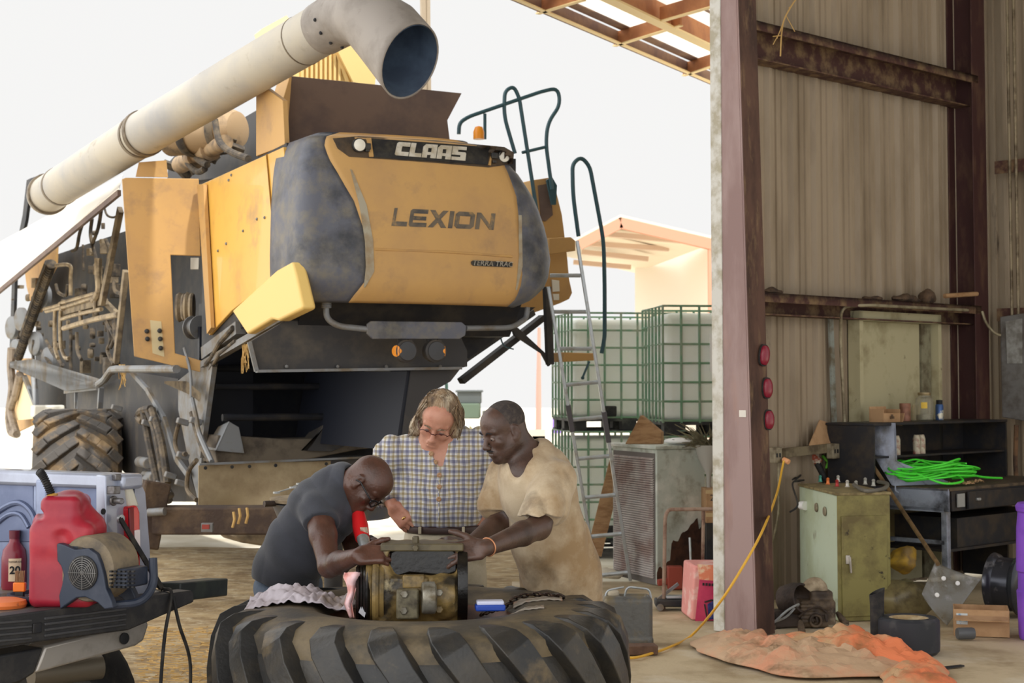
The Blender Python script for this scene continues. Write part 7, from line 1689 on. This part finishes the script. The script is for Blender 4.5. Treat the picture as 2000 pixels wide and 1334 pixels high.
# papers and debris
for i,(u,n) in enumerate(((.38,.7),(.62,.64),(.28,.66))):
    p=wp(ud+u,n,zt2+.007); m=MB(); m.grid(lambda a,b,p=p,i=i: p+WD*((a-.5)*.13)+WN*((b-.5)*.09)+UP*(.012+.045*abs(mnoise.noise(V((a*3,b*3,i*5)))) ),8,8); o=m.build('crumpled_paper',M_card,None); q=o.modifiers.new('t','SOLIDIFY'); q.thickness=.003; tag(o,('crumpled brown paper scrap at the desk front below the green cord','crumpled brown paper scrap at the desk right end below the green cord','crumpled brown paper scrap nearest the desk left side')[i],'paper','paper scraps on the desk')
# grey electrical cabinet and flat bits on the far wall
p=sp(.55,.2,0); a_=at(1953,620,12.4); m=MB(); ey=sp(.75,.1,0)
def sw(px,py,o=.12): return onplane(px,py,sp(0,o,0),-WD)
m=MB(); m.prism([sw(1953,619),sw(2075,600),sw(2075,835),sw(1957,815)],WD*.12); eb_=m.build('electrical_cabinet',mat('mottled_grey_box',(116,114,112),.5,metal=.2,col2=(90,84,78),scale=6),None,bevel=.006); tag(eb_,'grey electrical cabinet with a paler label, on the wall at the right edge','cabinet')
m=MB(); m.prism([sw(1964,628,.13),sw(1996,622,.13),sw(1996,710,.13),sw(1967,710,.13)],WD*.008); m.build('paper_label',mat('faded_label',(150,150,146),.7,col2=(110,106,100),scale=9),eb_)
m=MB(); m.tube(catmull([sw(1918,608,.2),sw(1926,630,.2),sw(1940,648,.2),sw(1954,655,.14)],5),.012,6); tag(m.build('frayed_cable',cd,None),'frayed cable sagging from the girt into the electrical cabinet','cable')
m=MB(); m.tube([sw(1985,830,.1),sw(1983,900,.1),sw(1990,1050,.1)],.02,8); tag(m.build('rusty_pipe',mat('rusty_pipe',(120,88,60),.8,col2=(70,50,38),scale=8),None),'rusty vertical pipe below the electrical cabinet','pipe')
# shovel leaning with sheet-like scoop (snow shovel)
s0=wallpt(1676,868,-.1); s1=onz(1832,1102,.35)
sv=thing('scoop_shovel',V((onz(1858,1215).x,onz(1858,1215).y,0)),'long-handled clear plastic scoop shovel leaning across the corner','shovel')
Ysc=onz(1860,1225).y
A_=wallpt(1680,872,-.05); Bq=at(1832,1102,Ysc+.25); m=MB(); m.tube([A_,Bq],.015,10); m.build('handle',mat('worn_wood_handle',(128,102,68),.7,col2=(90,70,46),scale=10),sv)
m=MB(); m.tube([A_-(Bq-A_)*.06,A_+(Bq-A_)*.10],.022,10); m.build('grip',M_blk,sv)
sc4=[at(1826,1098,Ysc+.27),at(1915,1132,Ysc+.3),at(1850,1238,Ysc),at(1800,1160,Ysc+.1)]; sc4[2].z=max(sc4[2].z,.01)
m=MB(); m.grid(lambda u,v: sc4[0].lerp(sc4[1],u).lerp(sc4[3].lerp(sc4[2],u),v)+V((0,-1,.2)).normalized()*(-.05*math.sin(math.pi*u)),12,12); o=m.build('scoop',mat('cloudy_plastic',(150,150,146),.35,alpha=.62,col2=(120,112,92),scale=5,col3=(190,190,190),scale3=8,lo3=.6,hi3=.7),sv); q=o.modifiers.new('t','SOLIDIFY'); q.thickness=.006
m=MB()
for u,v in ((.3,.3),(.62,.25),(.35,.72)):
    c_=sc4[0].lerp(sc4[1],u).lerp(sc4[3].lerp(sc4[2],u),v)+V((0,-.02,0)); m.lathe([(0,0),(.016,0),(.014,.006),(0,.008)],c_,V((0,-1,.2)),14)
m.build('rivets',M_white,sv)
# small tyre, boot pipe
p=onz(1789,1284); p.y+=.17; p.z=0; stt=thing('small_tyre',p,'small scuffed black tyre lying flat on the floor in front of the shovel','tyre')
M_st=mat('scuffed_small_tyre',(40,42,48),.6,col2=(78,76,76),scale=6,lo=.5,hi=.7,col3=(150,136,110),scale3=5,lo3=.66,hi3=.72)
m=MB(); m.lathe([(.11,.03),(.13,.0),(.165,.0),(.182,.02),(.184,.06),(.184,.17),(.182,.2),(.165,.215),(.125,.215),(.11,.19),(.10,.15),(.10,.07)],p,UP,48,closed=True); m.build('tyre_casing',M_st,stt)
m=MB(); m.lathe([(0,.17),(.06,.18),(.1,.196),(.118,.21),(.112,.19),(.06,.165),(0,.16)],p,UP,30); m.build('dusty_hub',M_dirt,stt)
p=onz(1714,1272); p.z=0; m=MB()
m.lathe([(.03,0),(.035,.03),(.042,.10),(.043,.3),(.047,.36),(.042,.36),(.037,.3),(.036,.1),(.026,.03)],p,UP,20,closed=True); m.v=[(x,y,z+(x-p.x)*.5*(z>.3)) for x,y,z in m.v]; tag(m.build('rubber_elbow',M_blk,None),'upright black rubber pipe standing left of the small tyre','pipe')
# cartons and filter
p=onz(1930,1245); p.z=0; cx2=thing('open_carton',p,'open cardboard carton with a small label on the floor at the right','box')
Mz2=Matrix.Rotation(-.25,3,'Z'); m=MB(); p2=p+V((.0,.16,0))
for loc,sz in (((0,-.13,.085),(.34,.006,.17)),((0,.13,.085),(.34,.006,.17)),((-.17,0,.085),(.006,.26,.17)),((.17,0,.085),(.006,.26,.17)),((0,0,.006),(.34,.26,.006))): boxat(m,p2,loc,sz,Mz2)
m.build('carton',M_card,cx2)
m=MB(); boxat(m,p2,(0,.155,.2),(.33,.006,.09),Mz2@Matrix.Rotation(-.5,3,'X')); boxat(m,p2,(-.0,-.17,.16),(.33,.09,.005),Mz2@Matrix.Rotation(.2,3,'X')); split(m.build('flap',M_card,cx2))
m=MB(); boxat(m,p2,(-.12,-.136,.11),(.07,.004,.07),Mz2); m.build('label',mat('blue_white_label',(200,206,206),.5,col2=(90,140,180),scale=30,lo=.5,hi=.55),cx2)
p=onz(1888,1250); m=MB(); m.lathe([(0,0),(.034,0),(.038,.01),(.038,.1),(.034,.11),(.02,.115),(0,.115)],p+V((-.06,0,.04)),V((1,.1,0)),22); tag(m.build('oil_filter',mat('grey_filter',(86,88,90),.45),None),'grey cylindrical oil filter lying on the floor before the open carton','filter')
p=onz(1678,1214); p.y+=.1; p.z=0; m=MB(); m.box(p+V((.0,0,.055)),(.13,.08,.11)); tag(m.build('small_carton',mat('pale_carton',(196,164,134),.8),None,bevel=.004),'small pale cardboard carton on the floor beside the black rubber pipe','box')
p=onz(1640,1240); p.z=0; m=MB(); m.box(p+V((0,.03,.03)),(.13,.08,.06),rot=(0,0,-.1)); tag(m.build('paint_block',mat('grey_block',(140,132,112),.8,col2=(110,96,74),scale=10),None,bevel=.006),'small grey block on the floor in front of the green cabinet','block')
# wheel rim, purple drum, yellow bag, clear bag
p=onz(1965,1215); p.y+=.3; c_=V((at(1970,1160,p.y).x,p.y,.218)); m=MB(); m.lathe([(a_*.72,b_*.8) for a_,b_ in [(.12,-.14),(.26,-.15),(.30,-.13),(.29,-.1),(.26,-.07),(.255,.07),(.29,.1),(.30,.13),(.26,.15),(.12,.14),(.11,.1),(.24,.05),(.24,-.05),(.11,-.1)]],c_,V((.75,-.6,0)),40,closed=True); tag(m.build('wheel_rim',mat('glossy_black_rim',(60,62,70),.22,metal=.5,col2=(130,130,136),scale=12,lo=.55,hi=.68),None),'shiny black wheel rim standing on edge left of the purple drum','wheel rim')
p=onz(2035,1248); pr_=.21; m=MB(); x_=at(1987,1100,p.y).x+.215; m.lathe([(0,0),(.2,0),(.205,.02),(.21,.2),(.215,.3),(.205,.31),(.205,.42),(.215,.43),(.21,.7),(.2,.8),(.21,.81),(.215,.84),(.2,.86),(0,.86)],V((x_,p.y,0)),UP,36); tag(m.build('plastic_drum',mat('purple_plastic',(140,84,206),.4,col2=(120,70,186),scale=4),None),'large purple plastic drum cut by the right photo edge','barrel')
p=onz(1762,1150); zz_=p.z; m=MB()
def bag(c,rx,ry,rz,sd): 
    mm=MB(); mm.ell(c,(rx,ry,rz),22); return mm, (lambda co,n: V((co.x,co.y,max(co.z,.012)))+V((n.x,n.y,abs(n.z)*.6))*(.05*mnoise.noise(co*9+V((sd,0,0)))+.03*mnoise.noise(co*22)))
pY=wp(ud-.1,.55,0); yb_=at(1765,1092,pY.y); mm,dsp=bag(V((yb_.x,pY.y,.3)),.1,.09,.1,3); 
mm.v=[(x,y,z+0) for x,y,z in mm.v]; tag(mm.build('yellow_bag',mat('mustard_bag',(190,150,50),.6,col2=(130,104,60),scale=6),None,disp=dsp),'crumpled mustard yellow bag below the desk','bag')
cb=onz(1772,1215); mm,dsp=bag(V((cb.x,cb.y+.18,.13)),.24,.16,.14,8); tag(mm.build('plastic_bag',mat('dirty_clear_bag',(128,116,80),.35,col2=(84,74,50),scale=8,alpha=.85),None,disp=dsp),'dirty translucent plastic bag slumped behind the small tyre','bag')
# engine part pile at the column foot
M_eng=mat('greasy_iron',(104,88,70),.6,metal=.2,col2=(62,52,44),scale=9,col3=(150,136,116),scale3=8,lo3=.6,hi3=.7,bump=.35,bscale=30)
M_egd=mat('dark_greasy_iron',(70,58,50),.6,metal=.2,col2=(46,38,34),scale=9,bump=.3)
def onf(px,py,dy=0): p=onz(px,py); return V((p.x,p.y+dy,0))
p=onf(1600,1228,.12); en=thing('engine_block',p,'greasy small engine with a curved intake on the floor before the green cabinet','engine')
f=lambda x,y,dy=0: at(x,y,p.y+dy)
S=SDF(.006); S.box(V((p.x,p.y,.09)),(.12,.09,.09),rnd=.02,k=.02); S.box(V((p.x+.03,p.y,.2)),(.075,.07,.04),rnd=.015,k=.02); S.ctub(V((p.x-.02,p.y-.08,.05)),V((p.x-.02,p.y-.12,.05)),.045,k=.01); S.ctub(V((p.x-.02,p.y-.08,.05)),V((p.x-.02,p.y-.14,.05)),.028,k=.006,sub=True)
for i in range(6): S.box(V((p.x-.07,p.y-.085,.04+i*.025)),(.05,.012,.005),rnd=.004,k=.004)
S.ell(V((p.x+.04,p.y-.08,.14)),(.03,.03,.03),k=.02); S.mesh('crankcase',M_eng,en)
m=MB(); a=f(1600,1185); m.tube(catmull([V((p.x+.02,p.y,.24)),f(1604,1165),f(1602,1146),f(1588,1142),f(1578,1152)],5),[.03]*4+[.038]*4+[.045]*4+[.05]*4+[.052]*4+[.054],16,cap=False); o=m.build('intake_elbow',mat('pale_dusty_intake',(176,160,134),.7,col2=(130,112,88),scale=8),en); q=o.modifiers.new('t','SOLIDIFY'); q.thickness=.008
m=MB()
for i in range(4): m.tube([f(1585+i*9,1200,-.1),f(1588+i*9,1215,-.11)],.008,6)
m.tube(catmull([f(1560,1205,-.1),f(1580,1190,-.12),f(1600,1186,-.1),f(1615,1196,-.1)],5),.007,6); m.build('linkage',M_egd,en)
p=onf(1535,1228,.1); f=lambda x,y,dy=0: at(x,y,p.y+dy); bl2=thing('blower_housing',p,'rusty brown curved engine housing lying left of the small greasy engine','engine part')
m=MB(); m.lathe([(.07,-.08),(.1,-.08),(.11,.0),(.1,.07),(.085,.07),(.09,0),(.08,-.06)],f(1552,1170),V((.6,-.7,.2)),26,closed=True); m.build('cowling',M_egd,bl2)
m=MB(); m.box(f(1530,1205),(.2,.14,.1),rot=(0,0,.3)); m.build('crankcase',M_egd,bl2,bevel=.02)
m=MB(); m.tube(catmull([f(1512,1215,-.1),f(1535,1205,-.12),f(1552,1188,-.1),f(1560,1180,-.1),f(1538,1192,-.14),f(1514,1214,-.14)],5),.008,6); m.build('linkage',M_alu,bl2)
m=MB(); m.box(V((p.x,p.y,.02)),(.22,.14,.04),rot=(0,0,.3)); m.build('base',M_egd,bl2,bevel=.01)
random.seed(17)
for i,(px,py) in enumerate(((1498,1222),(1508,1232),(1492,1236),(1650,1222),(1566,1240))):
    p=onf(px,py); m=MB(); m.lathe([(0,0),(.02,0),(.024,.03),(.018,.07),(.01,.09),(0,.09)],p+UP*.02,V((random.uniform(-1,1),.2,random.uniform(.1,.4))),10); m.box(p+UP*.02,(.05,.03,.03),rot=(0,0,random.random())); tag(m.build('metal_fitting',M_eng,None,bevel=.004),('corroded metal fitting nearest the column foot','corroded metal fitting just right of the column foot','corroded metal fitting lowest at the column foot','corroded metal fitting before the cabinet door','corroded metal fitting behind the orange tarp')[i],'fitting','metal fittings on the floor')
# cardboard leaning against wall
a=wallpt(1580,870,-.16); m=MB(); m.prism([wallpt(1578,873,-.12),wallpt(1600,820,-.18),wallpt(1655,838,-.18),wallpt(1668,868,-.12)],WN*.008); tag(m.build('cardboard_sheet',M_card,None),'brown cardboard sheet leaning on the wall above the sockets','cardboard')
# nests and rags along the lower girt
random.seed(44)
M_nest=mat('brown_debris',(96,76,58),.95,col2=(60,48,40),scale=14,bump=.5)
for i,(px,w_,h_,lab) in enumerate(((1508,.11,.035,'small bluish debris heap at the left end of the lower girt'),(1770,.2,.06,'long brown rag heap on the lower girt left of the tallest lump'),(1812,.08,.12,'tallest brown debris lump on the lower girt'),(1705,.1,.03,'low straw heap midway along the lower girt'))):
    p=wallpt(px,575,-.1); p.z=zt2_ if False else zt2*0+wallpt(1497,571).z+.0; m=MB(); m.ell(p+UP*h_*.45,(w_,.06,h_*.6),18,M=Matrix.Rotation(YAWW,3,'Z')); o=m.build('debris_heap',M_nest,None,disp=lambda c,n:c+n*.03*mnoise.noise(c*14)); tag(o,lab,'debris','debris heaps on the girt')
m=MB(); p=wallpt(1850,580,-.03); m.tube([wallpt(1845,578,-.05),wallpt(1908,574,.0)],.02,8); tag(m.build('wood_stick',M_wood,None),'short wooden stick lying at the right end of the lower girt','stick')
m=MB()
pts=catmull([wallpt(1560,-10,.02),wallpt(1535,30,.03),wallpt(1527,60,.03),wallpt(1524,110,.03)],5); m.tube(pts,.006,5)
for k in range(5): a=pts[3+k*2]; m.tube([a,a+WD*random.uniform(-.15,.15)+UP*random.uniform(-.15,.1)],.004,4)
tag(m.build('dry_vine',M_straw,None),'dry vine strand dangling across the top girt by the column','vine')
# paper sack / tarp crumpled on the floor
M_tarp=mat('orange_tarp',(226,128,84),.7,col2=(198,160,120),scale=2.2,lo=.44,hi=.56,col3=(140,98,62),scale3=2.4,lo3=.56,hi3=.7,bump=.2,bscale=25)
M_tarp_g=mat('dusty_tarp',(196,164,132),.75,col2=(214,150,116),scale=2.6,lo=.45,hi=.6,col3=(132,100,70),scale3=3.2,lo3=.56,hi3=.68,bump=.25,bscale=25)
def crease(x,y,s): return abs(mnoise.noise(V((x*s,y*s*1.3,2.2))))*1.0+.5*abs(mnoise.noise(V((x*s*2.3,y*s*2.3,5.1))))
def tarp(name,mt,outline,H,label,seed,peak=.5,cat='tarp'):
    P=[V((onz(x,y).x,onz(x,y).y,0)) for x,y in outline]; c_=sum(P,V((0,0,0)))/len(P); PP=catmull(P,5,closed=True); n=len(PP); m=MB(); NR=20; vs=[]
    for j in range(NR+1):
        t=j/NR
        for p_ in PP:
            q_=c_.lerp(p_,t); base=(1-t**2.2); z=.012+H*base*(.75+.7*crease(q_.x+seed,q_.y,2.1))+.07*crease(q_.x*1.2+seed,q_.y,5)*(1-t**6)
            jx=.05*mnoise.noise(V((q_.x*5,q_.y*5,seed)))*t; vs.append(V((q_.x+jx,q_.y+jx*.5,z)))
    fs=[(j*n+k,j*n+(k+1)%n,(j+1)*n+(k+1)%n,(j+1)*n+k) for j in range(NR) for k in range(n)]; m.add(vs,fs); o=m.build(name,mt,None,ang=14); q=o.modifiers.new('t','SOLIDIFY'); q.thickness=.006; q.offset=1; tag(o,label,cat,'pieces of the crumpled tarp'); return o
tarp('tarp',M_tarp_g,[(1356,1262),(1372,1252),(1420,1247),(1455,1256),(1500,1272),(1600,1288),(1700,1300),(1780,1306),(1760,1322),(1640,1328),(1540,1326),(1470,1308),(1400,1292),(1362,1278)],.085,'dusty beige part of the crumpled tarp on the floor, nearest the camera',1.0)
tarp('tarp',M_tarp,[(1490,1274),(1540,1268),(1600,1265),(1660,1267),(1720,1278),(1790,1297),(1850,1312),(1800,1318),(1700,1308),(1600,1298),(1520,1290)],.13,'bright orange mound of the crumpled tarp before the engine parts',5.0)
tarp('tarp',M_tarp,[(1728,1332),(1740,1316),(1800,1308),(1845,1316),(1858,1334),(1850,1350),(1740,1350)],.05,'small salmon orange corner of the tarp at the bottom edge',9.0)
# flat dark strip on the floor
m=MB(); a=onz(1795,1312); b=onz(1880,1302); m.bar(V((a.x,a.y,.006)),V((b.x,b.y,.006)),.03,.008); tag(m.build('flat_bar',M_dk,None),'dark flat bar lying on the floor right of the tarp','bar')
# tray of wrenches and rims behind the bending person
YW=8.6
f=lambda x,y,dy=0: at(x,y,YW+dy)
tz=f(600,975).z
ts_=thing('tool_stand',V((f(610,980).x,YW+.3,0)),'dark round stand stacked with discs, carrying loose wrenches behind the bending person','stand')
m=MB(); c_=V((f(640,980).x,YW+.3,0)); 
m.lathe([(.0,0),(.26,0),(.26,.02),(.05,.04),(.05,tz-.12),(0,tz-.12)],c_,UP,24); m.build('pedestal',M_dk,ts_)
m=MB(); m.lathe([(0,tz-.12),(.3,tz-.12),(.33,tz-.05),(.34,tz-.04),(.3,tz-.035),(0,tz-.03)],c_,UP,36); m.build('lower_disc',mat('blue_grey_disc',(84,90,104),.5,metal=.2,col2=(110,104,90),scale=6),ts_)
m=MB(); m.lathe([(0,tz-.03),(.34,tz-.03),(.345,tz-.012),(.3,tz-.008),(0,tz-.005)],c_,UP,36); m.build('upper_disc',M_dust,ts_)
m=MB(); m.cyl(f(516,984,.1),f(545,983,.15),.016); m.build('disc_stub',M_egd,ts_)
def wrench(a,b,label,w=.016):
    t=thing('wrench',(a+b)/2,label,'wrench','wrenches on the tool stand'); m=MB(); m.bar(a,b,w,.007); m.build('shank',M_alu,t,bevel=.002)
    for p_,s in ((a,1),(b,-1)):
        d_=(b-a).normalized()*s; m=MB(); m.lathe([(.009,-.005),(.02,-.005),(.02,.005),(.009,.005)],p_,UP,16,closed=True); m.build('jaw',M_alu,t)
zt_w=tz
w1=lambda x,y,z: onz(x,y,z)
wrench(w1(540,962,tz+.0),w1(580,950,tz+.03),'chrome wrench nearest the edge of the tool stand'); wrench(w1(572,952,tz+.035),w1(604,938,tz+.05),'chrome wrench lying highest on the tool stand',.02); wrench(w1(585,945,tz+.05),w1(640,940,tz+.05),'long thin chrome wrench pointing at the bending person')
# red grinder held by the bending person
rg=thing('angle_grinder',at(705,1050,6.85),'red power grinder held over the gearbox by the bending person','grinder')
m=MB(); m.tube([at(700,1005,6.95),at(704,1030,6.9),at(708,1052,6.85)],[.028,.034,.03],16); m.build('red_body',mat('red_tool_plastic',(206,30,34),.35),rg)
m=MB(); m.tube([at(708,1050,6.85),at(712,1072,6.8)],[.026,.018],14); m.build('metal_head',M_alu,rg)
m=MB(); m.prism([at(x,y,6.84) for x,y in ((703,1030),(712,1030),(718,1062),(708,1064))],V((.01,.01,0))); m.build('worn_label',mat('worn_label',(190,170,150),.6,col2=(130,60,50),scale=30),rg)
# straw wisps on the dirt floor
random.seed(77); m=MB()
for i in range(1500):
    px=random.uniform(270,560); py=1085+250*random.random()**.8; p=onz(px,py); 
    if p.y>11: continue
    a=random.uniform(-.5,.5) if random.random()<.7 else random.uniform(0,3.1); l=random.uniform(.01,.035); d_=V((math.cos(a)*l,math.sin(a)*l,0)); z=random.uniform(-.005,.012); p.z=z
    m.prism([p-d_,p+d_,p+d_+V((0,.003,.002)),p-d_+V((0,.003,.002))],V((0,0,.002)))
tag(m.build('straw_litter',M_straw,None,weld=False,smooth=False),'loose straw bits scattered over the dirt floor','straw',kind='stuff')
